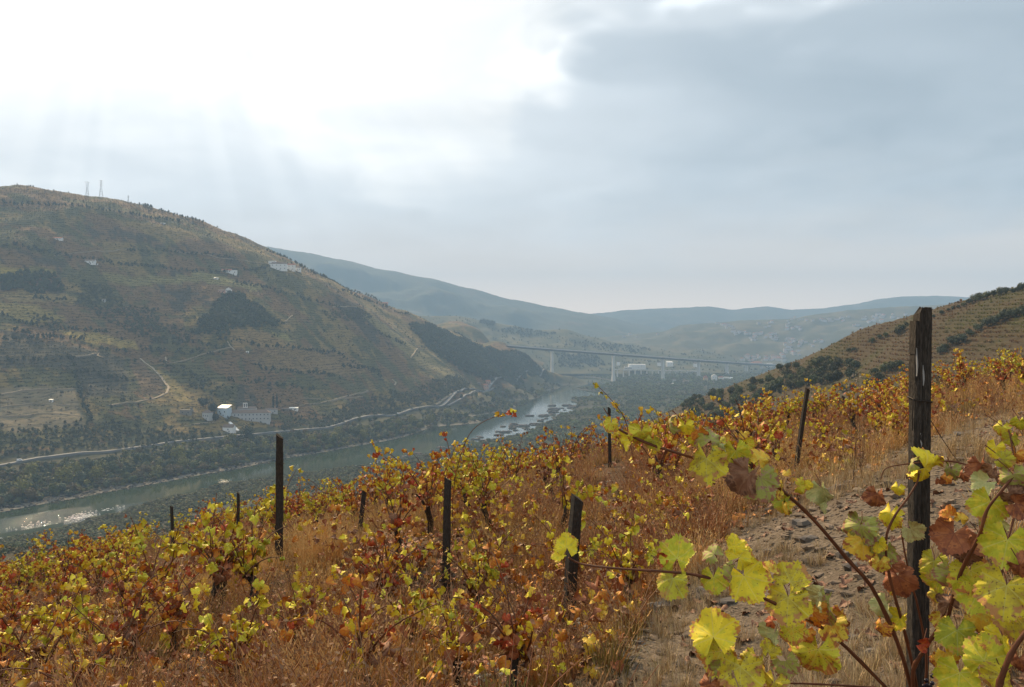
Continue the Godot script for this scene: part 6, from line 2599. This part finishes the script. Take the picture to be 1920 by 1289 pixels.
func build_ground_cover() -> void:
	var tall := []
	var short := []
	var weeds := []
	for k in 3:
		tall.append(tuft_mesh(k + 1, 26, 0.42, 0.22, 0.0016, true))
		short.append(tuft_mesh(k + 11, 34, 0.20, 0.22, 0.0022, false))
		weeds.append(weed_mesh(k + 21))
	var sets := {"tall0": [], "tall1": [], "short0": [], "short1": [], "weed0": [], "weed1": [], "leaf0": [], "leaf1": [], "leaf2": [], "grit0": [], "grit1": []}
	var tints := {}
	for key in sets:
		tints[key] = []
	for k in 150000:
		var r := 1.6 * exp(rng.randf() * 3.65)
		var az := rng.randf_range(-37.0, 37.0)
		var x := r * sin(deg_to_rad(az))
		var z := -r * cos(deg_to_rad(az))
		var p2 := Vector2(x, z)
		if before_post(Vector3(x, 0, z), 34.0, 0.66) and rng.randf() < 0.8:
			continue
		var bare := inside(p2 + Vector2(soft.get_noise_2d(x * 1.3, z * 1.3), soft.get_noise_2d(x * 1.3 + 9.0, z * 1.3)) * 0.8, scree)
		if rng.randf() > (pow(r / 5.5, 1.2) if bare else pow(r / 7.5, 1.9)):
			continue
		var y := land.y(x, z)
		var p := Vector3(x, y - 0.01, z)
		var n := soft.get_noise_2d(x / 2.6, z / 2.6)
		var m := soft.get_noise_2d(x / 5.0 + 60.0, z / 5.0)
		var g := rng.randf_range(0.75, 1.25)
		var q := rng.randf()
		var bigger := 1.0 + smoothstep(8.0, 40.0, r) * 0.5
		if bare:
			if q < 0.72:
				var key := "grit%d" % (rng.randi() % 2)
				var s := rng.randf_range(0.006, 0.019) * (1.0 + 0.9 * smoothstep(3.0, 10.0, r))
				if rng.randf() < 0.04:
					s *= 2.2
				sets[key].append(Transform3D((Basis(Vector3.UP, rng.randf() * TAU) * Basis(Vector3.RIGHT, rng.randfn() * 0.3)).scaled(Vector3.ONE * s), p + Vector3(0, s * 0.3, 0)))
				tints[key].append(Color(1.25 * g, 1.10 * g, 0.92 * g))
			elif q < 0.86:
				if n > -0.05:
					sets["short0"].append(upright(p, rng.randf_range(0.35, 0.7), rng.randf() * TAU, rng.randfn() * 0.2))
					tints["short0"].append(Color(0.42 * g, 0.31 * g, 0.17 * g))
			elif q < 0.90 and n > 0.12 and r > 5.5:
				sets["tall0"].append(upright(p, rng.randf_range(0.5, 0.9), rng.randf() * TAU, rng.randfn() * 0.15))
				tints["tall0"].append(Color(0.43 * g, 0.29 * g, 0.14 * g))
			elif q > 0.97:
				sets["leaf0"].append(Transform3D((Basis(Vector3.UP, rng.randf() * TAU) * Basis(Vector3.RIGHT, -PI / 2 + rng.randfn() * 0.5)).scaled(Vector3.ONE * rng.randf_range(0.05, 0.09)), p + Vector3(0, 0.02, 0)))
				tints["leaf0"].append(Color(1, 1, 1) * g)
			continue
		if soft.get_noise_2d(x / 1.7 + 31.0, z / 1.7) < -0.02 and q < 0.54 and rng.randf() < 0.85:
			continue
		if q < 0.24:
			if n > 0.0 or rng.randf() < 0.16:
				var key := "tall%d" % (rng.randi() % 2)
				sets[key].append(upright(p, rng.randf_range(0.6, 1.25) * bigger, rng.randf() * TAU, rng.randfn() * 0.15))
				tints[key].append(Color(0.54 * g, 0.335 * g, 0.120 * g).lerp(Color(0.40 * g, 0.185 * g, 0.070 * g), smoothstep(-0.05, 0.3, m)))
		elif q < 0.44:
			if m < -0.18 and rng.randf() < 0.7:
				continue
			var key := "short%d" % (rng.randi() % 2)
			sets[key].append(upright(p, rng.randf_range(0.6, 1.4) * bigger, rng.randf() * TAU, rng.randfn() * 0.2))
			var green := smoothstep(0.22, 0.45, soft.get_noise_2d(x / 3.0 + 200.0, z / 3.0)) * 0.7
			tints[key].append(Color(0.46 * g, 0.29 * g, 0.115 * g).lerp(Color(0.19 * g, 0.21 * g, 0.05 * g), green))
		elif q < 0.54:
			if m > -0.1:
				var key := "weed%d" % (rng.randi() % 2)
				sets[key].append(upright(p, rng.randf_range(0.6, 1.2) * bigger, rng.randf() * TAU, rng.randfn() * 0.2))
				tints[key].append(Color(0.25 * g, 0.115 * g, 0.06 * g).lerp(Color(0.28 * g, 0.19 * g, 0.11 * g), rng.randf()))
		elif q < 0.76 and r < 26.0:
			var key := "leaf%d" % (rng.randi() % 3)
			sets[key].append(Transform3D((Basis(Vector3.UP, rng.randf() * TAU) * Basis(Vector3.RIGHT, -PI / 2 + rng.randfn() * 0.6)).scaled(Vector3.ONE * rng.randf_range(0.05, 0.10)), p + Vector3(0, rng.randf_range(0.01, 0.07), 0)))
			tints[key].append(Color(1, 1, 1) * g)
		elif r < 20.0:
			var key := "grit%d" % (rng.randi() % 2)
			var s := rng.randf_range(0.012, 0.04)
			sets[key].append(Transform3D((Basis(Vector3.UP, rng.randf() * TAU) * Basis(Vector3.RIGHT, rng.randfn() * 0.3)).scaled(Vector3.ONE * s), p + Vector3(0, s * 0.2, 0)))
			tints[key].append(Color(1.1 * g, 1.05 * g, 1.0 * g))
	# leaves on fallen and creeping shoots between the vines
	var creep := []
	for k in 6:
		creep.append([])
	for k in 42000:
		var r := 3.8 * exp(rng.randf() * 2.6)
		var az := rng.randf_range(-36.0, 36.0)
		var x := r * sin(deg_to_rad(az))
		var z := -r * cos(deg_to_rad(az))
		if rng.randf() > pow(r / 9.0, 1.6) or soft.get_noise_2d(x / 1.3 + 80.0, z / 1.3) < 0.02:
			continue
		if inside(Vector2(x, z), scree) or before_post(Vector3(x, 0, z), 30.0, 0.7):
			continue
		var p := Vector3(x, land.y(x, z) + 0.03 + 0.45 * pow(rng.randf(), 1.7), z)
		var mood := soft.get_noise_2d(x / 3.0 + 300.0, z / 3.0) + rng.randf_range(-0.3, 0.3)
		var kind := 0
		if mood > 0.18:
			kind = [0, 1, 2, 4][rng.randi() % 4]
		elif mood > -0.05:
			kind = [1, 2, 4, 3][rng.randi() % 4]
		else:
			kind = [2, 3, 4, 5, 5][rng.randi() % 5]
		var n := Vector3(rng.randfn(), rng.randf_range(0.2, 1.4), rng.randfn())
		creep[kind].append(leaf_pose(p, n, Vector3(rng.randfn(), -0.6, rng.randfn()), 0.04 + 0.06 * pow(rng.randf(), 1.5)))
	for k in 6:
		many("creeping_foliage", small_leaves[k], M["leaf_" + ["lime", "yellow", "gold", "orange", "rust", "brown"][k]], creep[k], [], ["lime", "yellow", "golden", "orange", "rusty", "brown"][k] + " leaves on low shoots creeping between the vines")
	for k in 2:
		many("dry_grass", tall[k], M.straw, sets["tall%d" % k], tints["tall%d" % k], "tall dry golden grass between the vines")
		many("short_grass", short[k], M.straw, sets["short%d" % k], tints["short%d" % k], "short straw-coloured grass on the vineyard floor")
		many("dry_weeds", weeds[k], M.straw, sets["weed%d" % k], tints["weed%d" % k], "reddish brown dead weeds between the vines")
		many("gravel", rock_mesh(k + 800, Vector3(1, 0.3, 0.6), 0.3), M.schist, sets["grit%d" % k], tints["grit%d" % k], "flaky schist gravel on the bare bank")
	for k in 3:
		many("fallen_leaves", small_leaves[k + 1], M[["leaf_brown", "leaf_rust", "leaf_orange"][k]], sets["leaf%d" % k], [], "fallen brown and rusty leaves on the vineyard floor")
	# stones one can pick out
	var shapes := []
	for k in 6:
		shapes.append(rock_mesh(k + 700, Vector3(1, [0.3, 0.42, 0.25, 0.5, 0.2, 0.35][k], [0.6, 0.8, 0.5, 0.8, 0.7, 0.45][k]), 0.22))
	for c in [[1238, 1148, 60, "broad dark slab on the bare bank below the lime cane"], [1368, 1131, 48, "long flat slab lying under the middle cane"], [1518, 1014, 38, "squarish stone above the middle of the bare bank"], [1195, 1208, 30, "brown stone at the lower edge of the bare bank"], [1258, 1130, 40, "thin flake just above the broad dark slab"], [1325, 1113, 44, "thin flake between the two flat slabs"], [1500, 985, 40, "long thin stone on the brow of the bare bank"], [1444, 1036, 28, "small stone beside the dry tuft on the bank"], [1604, 1066, 44, "dark slab under the tallest post's thin cane"], [1585, 1042, 30, "stone above the dark slab by the thin cane"],
			[1280, 1243, 26, "small tan stone below the yellow leaf pair"], [1230, 1262, 36, "flat stone low on the bare bank"], [1175, 1240, 26, "rounded stone where the weeds meet the bank"], [1600, 1198, 30, "grey stone behind the lower cane"], [1645, 1230, 40, "pale slab by the foot of the canes"], [1650, 1165, 24, "reddish stone behind the thin red shoot"], [1628, 880, 18, "dark round stone at the head of the path"], [1608, 886, 14, "small pale stone by the dark round stone"], [1575, 920, 36, "low slab at the upper rim of the bank"],
			[660, 1215, 34, "grey stone under the lime vines"], [690, 1195, 30, "dark stone beside the trunk of a lime vine"], [745, 1245, 28, "pale mossy stone among dry stems"], [485, 1052, 26, "flat stone at the foot of the tall upright post"], [620, 1010, 22, "grey flat stone near the short leaning post"], [1110, 990, 18, "small grey stone behind the squared leaning post"], [1800, 815, 26, "stone on the path beyond the tallest post"], [1830, 830, 22, "second stone along the upper path, paler"], [1760, 860, 22, "stone beside the tallest post on the path"], [1420, 1080, 24, "flake lying near the lime cane's tip"], [1555, 1110, 22, "small flake in the middle of the bare bank"]]:
		var p := on_land(c[0], c[1])
		var o := part("stone", shapes[rng.randi() % 6], M.schist)
		var s: float = c[2] * scale_at(p) * 0.5
		o.transform = Transform3D((Basis(Vector3.UP, rng.randf_range(-0.6, 0.6)) * Basis(Vector3.RIGHT, rng.randf_range(-0.15, 0.25))).scaled(Vector3.ONE * s), p + Vector3(0, s * 0.05, 0))
		tag(o, c[3], "stone", "loose schist stones")
	# weeds gone to white seed
	var head := crown_mesh(5, Vector3(0.011, 0.010, 0.011), 40, 0.006, 1)
	for c in [[905, 1262, 60, "white-headed weed rising between the two lime vines"], [938, 1240, 80, "tall white-headed weed near the lower edge of the slope"], [1000, 1215, 60, "white-headed weed in front of the squared leaning post"], [1022, 1180, 40, "small white seed head close to the squared leaning post"], [1090, 1172, 50, "white seed heads at the foot of the squared leaning post"], [835, 1152, 40, "white seed head under the many-coloured vine"], [945, 1075, 50, "pale seed head among lime leaves"], [60, 1200, 60, "white seed heads in the grass by the lowest vine"], [20, 1215, 50, "white seed heads at the very edge of the grass"], [1600, 700, 60, "airy white seed heads on long stems against the green hollow"], [1614, 708, 50, "second airy seed head, shorter, against the green hollow"], [1135, 905, 50, "pale seed heads under the thin upright post"], [980, 1262, 50, "white-headed weed in the lowest tangle of dry stems"]]:
		var far := 11.0 if c[1] < 800 else 0.0
		var p := on_land(c[0], c[1] + c[2]) if far == 0.0 else on_land(c[0], 905)
		var o := thing("seed_head_weed", p)
		tag(o, c[3], "weed", "weeds gone to seed")
		var h: float = (pixel(p).y - c[1]) * scale_at(p)
		for k in 3:
			var st := tool()
			var a := rng.randf() * TAU
			var top := Vector3(cos(a) * 0.05, h * (1.0 - 0.13 * k), sin(a) * 0.05)
			tube(st, [Vector3.ZERO, top * 0.5 + Vector3(0.01, 0, 0.01), top], [0.0025, 0.002, 0.0015], 4)
			part("stem", st.commit(), M.old_cane, o)
			for m in 4:
				var q := part("seed_head", head, M.fluff, o)
				q.position = top + Vector3(rng.randfn() * 0.018, rng.randf_range(-0.06, 0.01), rng.randfn() * 0.018)
				q.scale = Vector3.ONE * rng.randf_range(0.7, 1.3) * (0.7 if far > 0.0 else 1.0)


# ---------------------------------------------------------------- the vine within reach
func build_near_vine() -> void:
	var base := at(1745, 1470, 2.42)
	base.y = land.y(base.x, base.z)
	var o := thing("near_grapevine", base)
	tag(o, "nearby grapevine with big lime, gold and rust leaves sprawling round the tallest post", "grapevine")
	var st := tool()
	tube(st, curve([Vector3(0.02, -0.15, -0.02), Vector3(-0.03, 0.1, 0.02), at(1740, 1400, 2.42) - base, at(1722, 1345, 2.40) - base], 8), [0.06, 0.055, 0.05, 0.047, 0.045, 0.045, 0.042, 0.036, 0.022], 8)
	part("trunk", st.commit(), M.trunk, o)
	var canes := [
		[0.0062, [[1722, 1350, 2.40], [1692, 1230, 2.30], [1640, 1110, 2.25], [1590, 1050, 2.2], [1535, 985, 2.15], [1490, 940, 2.1], [1440, 902, 2.05], [1375, 880, 2.0], [1290, 856, 1.95], [1210, 830, 1.95], [1150, 800, 1.95]]],
		[0.0052, [[1720, 1350, 2.40], [1650, 1278, 2.2], [1580, 1208, 2.1], [1530, 1170, 2.05], [1490, 1150, 2.0], [1440, 1126, 1.95], [1395, 1105, 1.95], [1350, 1090, 1.93], [1300, 1078, 1.92], [1240, 1072, 1.92], [1150, 1066, 1.95], [1090, 1058, 2.0], [1066, 1046, 2.0]]],
		[0.0042, [[1728, 1350, 2.41], [1738, 1240, 2.38], [1722, 1140, 2.36], [1708, 1090, 2.35], [1694, 1020, 2.33], [1690, 985, 2.33]]],
		[0.0050, [[1730, 1350, 2.38], [1712, 1250, 2.32], [1690, 1160, 2.28], [1668, 1080, 2.25], [1662, 1010, 2.25], [1680, 965, 2.25], [1702, 935, 2.27], [1720, 905, 2.28], [1724, 885, 2.28]]],
		[0.0070, [[1718, 1330, 2.36], [1712, 1262, 2.30], [1730, 1225, 2.27], [1752, 1190, 2.24], [1765, 1165, 2.22], [1782, 1120, 2.22]]],
		[0.0085, [[1860, 1420, 1.9], [1872, 1300, 1.88], [1882, 1262, 1.87], [1900, 1220, 1.86], [1935, 1170, 1.85], [1990, 1090, 1.85]]],
		[0.0055, [[1770, 1190, 2.22], [1800, 1080, 2.1], [1835, 1010, 2.0], [1850, 960, 1.98], [1875, 925, 1.96], [1930, 860, 1.95]]],
		[0.0032, [[1640, 1290, 2.3], [1560, 1285, 2.2], [1480, 1282, 2.1], [1430, 1285, 2.05], [1360, 1290, 2.0]]],
		[0.0030, [[1870, 895, 2.3], [1800, 868, 2.4], [1750, 866, 2.42], [1690, 872, 2.45], [1660, 880, 2.46], [1652, 900, 2.46]]],
		[0.0040, [[1905, 1330, 2.0], [1880, 1180, 2.1], [1880, 1060, 2.15], [1905, 950, 2.2], [1900, 850, 2.25], [1888, 790, 2.3]]],
	]
	for c in canes:
		var pts := []
		for q in c[1]:
			pts.append(at(q[0], q[1], q[2]) - base)
		var n: int = pts.size() * 3
		var line := curve(pts, n)
		var rad := []
		for k in line.size():
			var t := float(k) / (line.size() - 1)
			rad.append(c[0] * lerpf(1.0, 0.45, t) * (1.22 if k % 5 == 0 else 1.0))
		var cs := tool()
		tube(cs, line, rad, 8)
		part("cane", cs.commit(), M.cane, o)
	# leaf: u, v, distance, width in the photograph, kind, tip angle (0 = up, clockwise), turn about it, nod, shape
	var leaves := [
		[1146, 793, 1.95, 34, "yellow", 200, 0.3, 0.2, 0], [1203, 808, 1.95, 50, "lime", 190, -0.5, 0.3, 1], [1226, 826, 1.95, 34, "green", 150, 0.6, 0.2, 2], [1183, 826, 1.95, 34, "lime", 210, 0.9, 0, 3], [1257, 797, 1.95, 40, "mauve", 250, 0.2, 1.1, 4], [1285, 797, 1.95, 36, "yellow", 170, 0.4, 0.2, 1], [1311, 809, 1.97, 34, "orange", 150, 0.2, 0.3, 3], [1306, 822, 1.98, 30, "green", 200, -0.4, 0.4, 0], [1325, 860, 1.95, 82, "lime", 185, -0.35, 0.1, 2], [1333, 826, 1.96, 58, "mauve", 20, 0.3, 0.5, 4], [1380, 846, 2.0, 60, "lime", 160, 0.5, 0.1, 0], [1402, 832, 2.02, 30, "yellow", 90, 0.2, 0.3, 2], [1359, 846, 1.97, 34, "pale", 190, 0.9, 0.2, 3], [1352, 828, 2.0, 26, "green", 330, 0.3, 0.5, 1],
		[1404, 888, 1.97, 74, "brown", 215, 0.4, 0.1, 5], [1426, 896, 2.0, 78, "mauve", 165, -0.4, 0.1, 0], [1424, 862, 1.98, 42, "gold", 20, 0.3, 0.4, 1], [1463, 912, 2.08, 42, "gold", 190, 0.7, 0.1, 3], [1478, 938, 2.1, 44, "green", 190, 0.8, 0.3, 5], [1500, 912, 2.12, 34, "lime", 80, 0.3, 0.6, 1], [1512, 910, 2.13, 22, "yellow", 90, 0.3, 0.2, 0], [1540, 915, 2.15, 48, "pale", 160, 0.5, 0.3, 5], [1550, 938, 2.16, 40, "pale", 190, 0.9, 0.1, 3], [1470, 945, 2.1, 32, "gold", 200, 0.9, 0.2, 4],
		[1270, 1048, 1.92, 74, "lime", 5, -0.3, 0.2, 2], [1262, 1085, 1.92, 68, "green", 195, 0.45, 0.1, 0], [1246, 1050, 1.93, 28, "red", 250, 0.2, 0.3, 3], [1338, 1082, 1.92, 56, "lime", 170, 0.3, 0.1, 0], [1340, 1040, 1.93, 46, "mauve", 310, 0.3, 0.5, 1], [1395, 1080, 1.94, 90, "lime", 160, -0.3, 0.0, 2], [1376, 1025, 1.95, 42, "yellow", 10, 0.3, 0.2, 3], [1386, 1046, 1.94, 60, "yellow", 40, 0.2, 0.3, 1], [1374, 1068, 1.9, 34, "mauve", 200, 1.0, 0.1, 5], [1478, 1120, 1.95, 92, "green", 180, 0.15, 0.0, 0], [1482, 1092, 1.97, 72, "lime", 30, -0.2, 0.2, 2], [1444, 1072, 1.97, 44, "gold", 320, 0.2, 0.3, 1], [1425, 1085, 1.97, 30, "gold", 270, 0.2, 0.5, 0],
		[1522, 1145, 2.02, 56, "orange", 170, 0.4, 0.2, 4], [1555, 1130, 2.03, 62, "mauve", 170, 0.9, 0.0, 5], [1562, 1165, 2.05, 66, "gold", 190, 0.6, 0.0, 0], [1542, 1118, 2.0, 44, "pale", 175, 1.1, 0.0, 3], [1580, 1150, 2.06, 40, "orange", 160, 0.8, 0.1, 5], [1486, 1178, 2.0, 56, "yellow", 165, 0.2, 0.1, 0], [1452, 1188, 2.0, 44, "pale", 195, 0.6, 0.1, 3], [1448, 1165, 2.0, 26, "red", 300, 0.3, 0.3, 4], [1510, 1182, 2.02, 44, "orange", 215, 0.2, 0.3, 1], [1534, 1218, 2.02, 96, "yellow", 200, -0.15, 0.25, 6], [1472, 1238, 2.0, 58, "mauve", 180, 0.2, 0.1, 0], [1440, 1222, 1.98, 40, "lime", 10, 0.4, 0.1, 3],
		[1338, 1196, 1.95, 100, "yellow", 350, -0.2, 0.35, 0], [1352, 1222, 1.96, 84, "yellow", 200, 0.25, 0.3, 2], [1388, 1250, 1.92, 92, "green", 185, -0.25, 0.0, 2], [1425, 1245, 1.95, 74, "lime", 170, 0.7, 0.0, 5], [1452, 1280, 1.98, 60, "green", 180, 0.4, 0.0, 1], [1332, 1282, 1.95, 52, "rust", 190, 0.3, 0.2, 4], [1352, 1252, 1.95, 40, "mauve", 200, 0.2, 0.2, 3], [1390, 1310, 1.9, 80, "lime", 180, 0.1, 0.1, 0],
		[1063, 1028, 2.0, 50, "yellow", 0, 0.2, 0.1, 0], [1052, 1040, 2.0, 32, "lime", 250, 0.5, 0.3, 2],
		[1734, 878, 2.27, 74, "yellow", 115, 0.2, 0.75, 6], [1712, 868, 2.28, 40, "mauve", 280, 0.3, 0.9, 4], [1763, 900, 2.29, 22, "rust", 150, 0.2, 0.4, 3], [1645, 926, 2.3, 44, "rust", 190, 0.3, 0.2, 5], [1684, 914, 2.3, 28, "lime", 190, 0.5, 0.3, 1], [1614, 985, 2.25, 74, "mauve", 200, 0.2, 0.1, 6], [1620, 1010, 2.26, 70, "gold", 185, -0.3, 0.1, 0], [1646, 990, 2.28, 50, "pale", 180, 0.9, 0.1, 3], [1670, 962, 2.28, 50, "yellow", 190, 0.6, 0.1, 1], [1708, 992, 2.3, 46, "pale", 120, 0.3, 0.4, 2], [1646, 1016, 2.25, 36, "yellow", 180, 0.4, 0.1, 0], [1660, 1032, 2.25, 52, "mauve", 170, 0.3, 0.2, 2], [1650, 1052, 2.24, 40, "gold", 185, 0.2, 0.2, 1],
		[1684, 1080, 2.28, 66, "rust", 160, 0.3, 0.0, 1], [1672, 1060, 2.3, 40, "rust", 20, 0.3, 0.2, 3], [1664, 1132, 2.3, 46, "pale", 190, 0.7, 0.2, 5], [1654, 1172, 2.28, 40, "orange", 190, 0.5, 0.3, 4], [1688, 1158, 2.28, 44, "yellow", 200, 0.6, 0.2, 2], [1700, 1000, 2.35, 22, "rust", 180, 0.5, 0.3, 4], [1728, 1208, 2.25, 28, "red", 90, 0.3, 0.3, 3], [1676, 1100, 2.36, 30, "lime", 180, 0.4, 0.2, 0],
		[1775, 895, 2.4, 26, "orange", 200, 0.4, 0.2, 1], [1784, 880, 2.42, 44, "mauve", 180, 0.4, 0.2, 4], [1840, 870, 2.2, 50, "rust", 170, 0.5, 0.1, 5], [1806, 888, 2.3, 30, "rust", 210, 0.6, 0.3, 4], [1880, 862, 2.0, 44, "green", 90, 0.3, 0.3, 0], [1862, 880, 2.05, 34, "brown", 200, 0.4, 0.2, 3], [1900, 890, 1.95, 66, "mauve", 150, 0.3, 0.3, 1], [1850, 905, 2.1, 54, "pale", 250, 0.4, 0.2, 2], [1858, 940, 2.0, 88, "lime", 190, -0.2, 0.1, 0], [1893, 925, 1.96, 56, "brown", 120, 0.3, 0.3, 4], [1905, 945, 1.97, 60, "rust", 100, 0.2, 0.2, 3],
		[1790, 1000, 2.1, 84, "rust", 205, 0.3, 0.0, 2], [1838, 1006, 2.08, 78, "rust", 150, -0.3, 0.1, 5], [1812, 1025, 2.1, 66, "brown", 180, 0.2, 0.0, 1], [1782, 968, 2.12, 40, "orange", 300, 0.2, 0.3, 3], [1802, 974, 2.12, 30, "gold", 20, 0.2, 0.3, 1], [1866, 976, 2.05, 56, "pale", 160, 0.4, 0.2, 2], [1890, 1012, 1.95, 108, "lime", 190, 0.1, 0.05, 2], [1752, 1052, 2.25, 66, "green", 185, 0.4, 0.0, 0], [1762, 1085, 2.24, 52, "green", 180, 0.7, 0.0, 3], [1782, 1072, 2.18, 54, "mauve", 190, 0.5, 0.1, 5], [1820, 1070, 2.1, 96, "lime", 170, -0.2, 0.05, 0], [1834, 1110, 2.08, 84, "lime", 200, 0.3, 0.05, 2], [1888, 1098, 1.95, 128, "green", 185, 0.1, 0.0, 0], [1912, 1060, 1.9, 60, "rust", 120, 0.4, 0.2, 4],
		[1842, 1150, 2.1, 70, "gold", 190, 0.4, 0.05, 1], [1780, 1132, 2.16, 52, "brown", 355, 0.2, 0.4, 6], [1764, 1160, 2.2, 40, "gold", 200, 0.3, 0.2, 2], [1795, 1182, 2.12, 88, "green", 180, -0.1, 0.0, 0], [1775, 1225, 2.15, 48, "gold", 130, 0.4, 0.2, 3], [1756, 1235, 2.2, 36, "orange", 200, 0.3, 0.2, 4], [1902, 1150, 1.95, 92, "lime", 185, 0.5, 0.0, 1], [1880, 1195, 2.0, 70, "yellow", 180, 0.6, 0.0, 5], [1800, 1262, 2.05, 96, "lime", 180, 0.2, 0.0, 2], [1846, 1240, 2.0, 100, "lime", 10, -0.2, 0.0, 0], [1790, 1290, 2.05, 70, "yellow", 190, 0.3, 0.0, 1], [1880, 1270, 1.95, 66, "green", 190, 0.5, 0.0, 3], [1912, 1235, 1.9, 50, "rust", 180, 0.3, 0.2, 4], [1755, 1112, 2.26, 36, "lime", 180, 0.3, 0.1, 1],
		[1880, 800, 2.3, 38, "lime", 200, 0.4, 0.2, 1], [1868, 838, 2.3, 44, "yellow", 190, 0.3, 0.2, 0], [1898, 820, 2.28, 36, "green", 170, 0.5, 0.2, 2], [1912, 790, 2.3, 34, "lime", 180, 0.2, 0.3, 3], [1905, 850, 2.25, 36, "orange", 200, 0.5, 0.2, 4],
	]
	for q in leaves:
		var p := at(q[0], q[1], q[2])
		var width: float = q[3] * q[2] / F
		var face := (EYE - p).normalized()
		var tip := Vector3(sin(deg_to_rad(q[5])), cos(deg_to_rad(q[5])), 0)
		var x := tip.cross(face).normalized()
		# turned about its own rib, then nodding; light falls through from behind
		var n: Vector3 = face.rotated(tip.normalized(), q[6] * 1.1)
		n = n.rotated(x, -q[7])
		var t2: Vector3 = tip.rotated(x, -q[7])
		var kind: String = q[4]
		if kind == "green" and rng.randf() < 0.6:
			kind = "lime"
		elif kind == "lime" and rng.randf() < 0.3:
			kind = "yellow"
		var l := part("leaf", leaf_shapes[q[8]], M["leaf_" + kind + ("_spotted" if rng.randf() < 0.5 and kind != "mauve" else "")], o)
		var s := width / 1.02 * (1.0 + 0.25 * absf(q[6])) * (0.86 if q[0] > 1740 else 0.96)
		l.transform = leaf_pose(p - base, n, t2, s)
		if rng.randf() < 0.6:
			var ps := tool()
			var out := Vector3(rng.randfn() * 0.01, -0.012 if q[5] < 90 or q[5] > 270 else 0.02, -0.02)
			tube(ps, [Vector3.ZERO, out * 0.6 + Vector3(0.003, 0, 0), out * 1.6], [0.0011, 0.0012, 0.0014], 5)
			var pe := part("petiole", ps.commit(), M.cane, o)
			pe.position = p - base
	# a forgotten bunch of grapes, shrivelled
	var berry := SphereMesh.new()
	berry.radius = 0.0065
	berry.height = 0.013
	berry.radial_segments = 10
	berry.rings = 6
	for c in [[1838, 1160, 2.14, 34], [1735, 1280, 2.3, 14]]:
		var p := at(c[0], c[1], c[2]) - base
		for k in c[3]:
			var t := rng.randf()
			var a := rng.randf() * TAU
			var w := 0.026 * (1.0 - t * 0.8)
			var b := part("grape", berry, M.grape, o)
			b.position = p + Vector3(cos(a) * w, 0.04 - t * 0.10, sin(a) * w)
			b.scale = Vector3(1, rng.randf_range(0.8, 1.1), 1) * rng.randf_range(0.8, 1.15)
	# shoots that stand up above the slope
	for c in [[855, 900, 11.0, [[848, 1000], [850, 920], [862, 860], [880, 815], [905, 792], [940, 778], [965, 770]], "long bare shoot arching over the river with an orange leaf at its tip"], [1165, 790, 13.0, [[1190, 880], [1176, 800], [1162, 770], [1146, 750], [1125, 728], [1116, 721]], "shoot with small green leaves rising beside the thin upright post"], [700, 860, 12.0, [[712, 960], [706, 890], [704, 845], [698, 828]], "upright shoot with a red leaf beside the short leaning post"], [755, 860, 12.0, [[772, 960], [760, 910], [742, 876], [718, 855], [706, 850]], "thin shoot curving back towards the river"], [820, 820, 12.0, [[850, 950], [846, 880], [840, 835], [832, 812]], "short leafy shoot below the arching one"]]:
		var sb := on_land(c[3][0][0], c[3][0][1])
		var d := -sb.z
		var sh := thing("vine_shoot", sb)
		tag(sh, c[4], "vine shoot", "long shoots standing above the vines")
		var pts := []
		for q in c[3]:
			pts.append(at(q[0], q[1], d) - sb)
		var line := curve(pts, 20)
		var rad := []
		for k in line.size():
			rad.append(lerpf(0.007, 0.003, float(k) / line.size()) * d / 11.0)
		var cs := tool()
		tube(cs, line, rad, 5)
		part("cane", cs.commit(), M.cane, sh)
		for k in range(6, line.size()):
			if rng.randf() < (0.75 if c[0] == 1165 else 0.4) or k == line.size() - 1:
				var l := part("leaf", small_leaves[rng.randi() % 6], M["leaf_" + (["green", "lime", "gold", "yellow"] if c[0] == 1165 else ["orange", "gold", "red", "yellow"])[rng.randi() % 4]], sh)
				l.transform = leaf_pose(line[k] + Vector3(rng.randfn() * 0.03, rng.randfn() * 0.03, rng.randfn() * 0.03), Vector3(rng.randfn(), rng.randfn() + 0.3, 1.0), Vector3(rng.randfn(), -1, rng.randfn()), rng.randf_range(0.07, 0.11) * (1.3 if k == line.size() - 1 else 0.9))
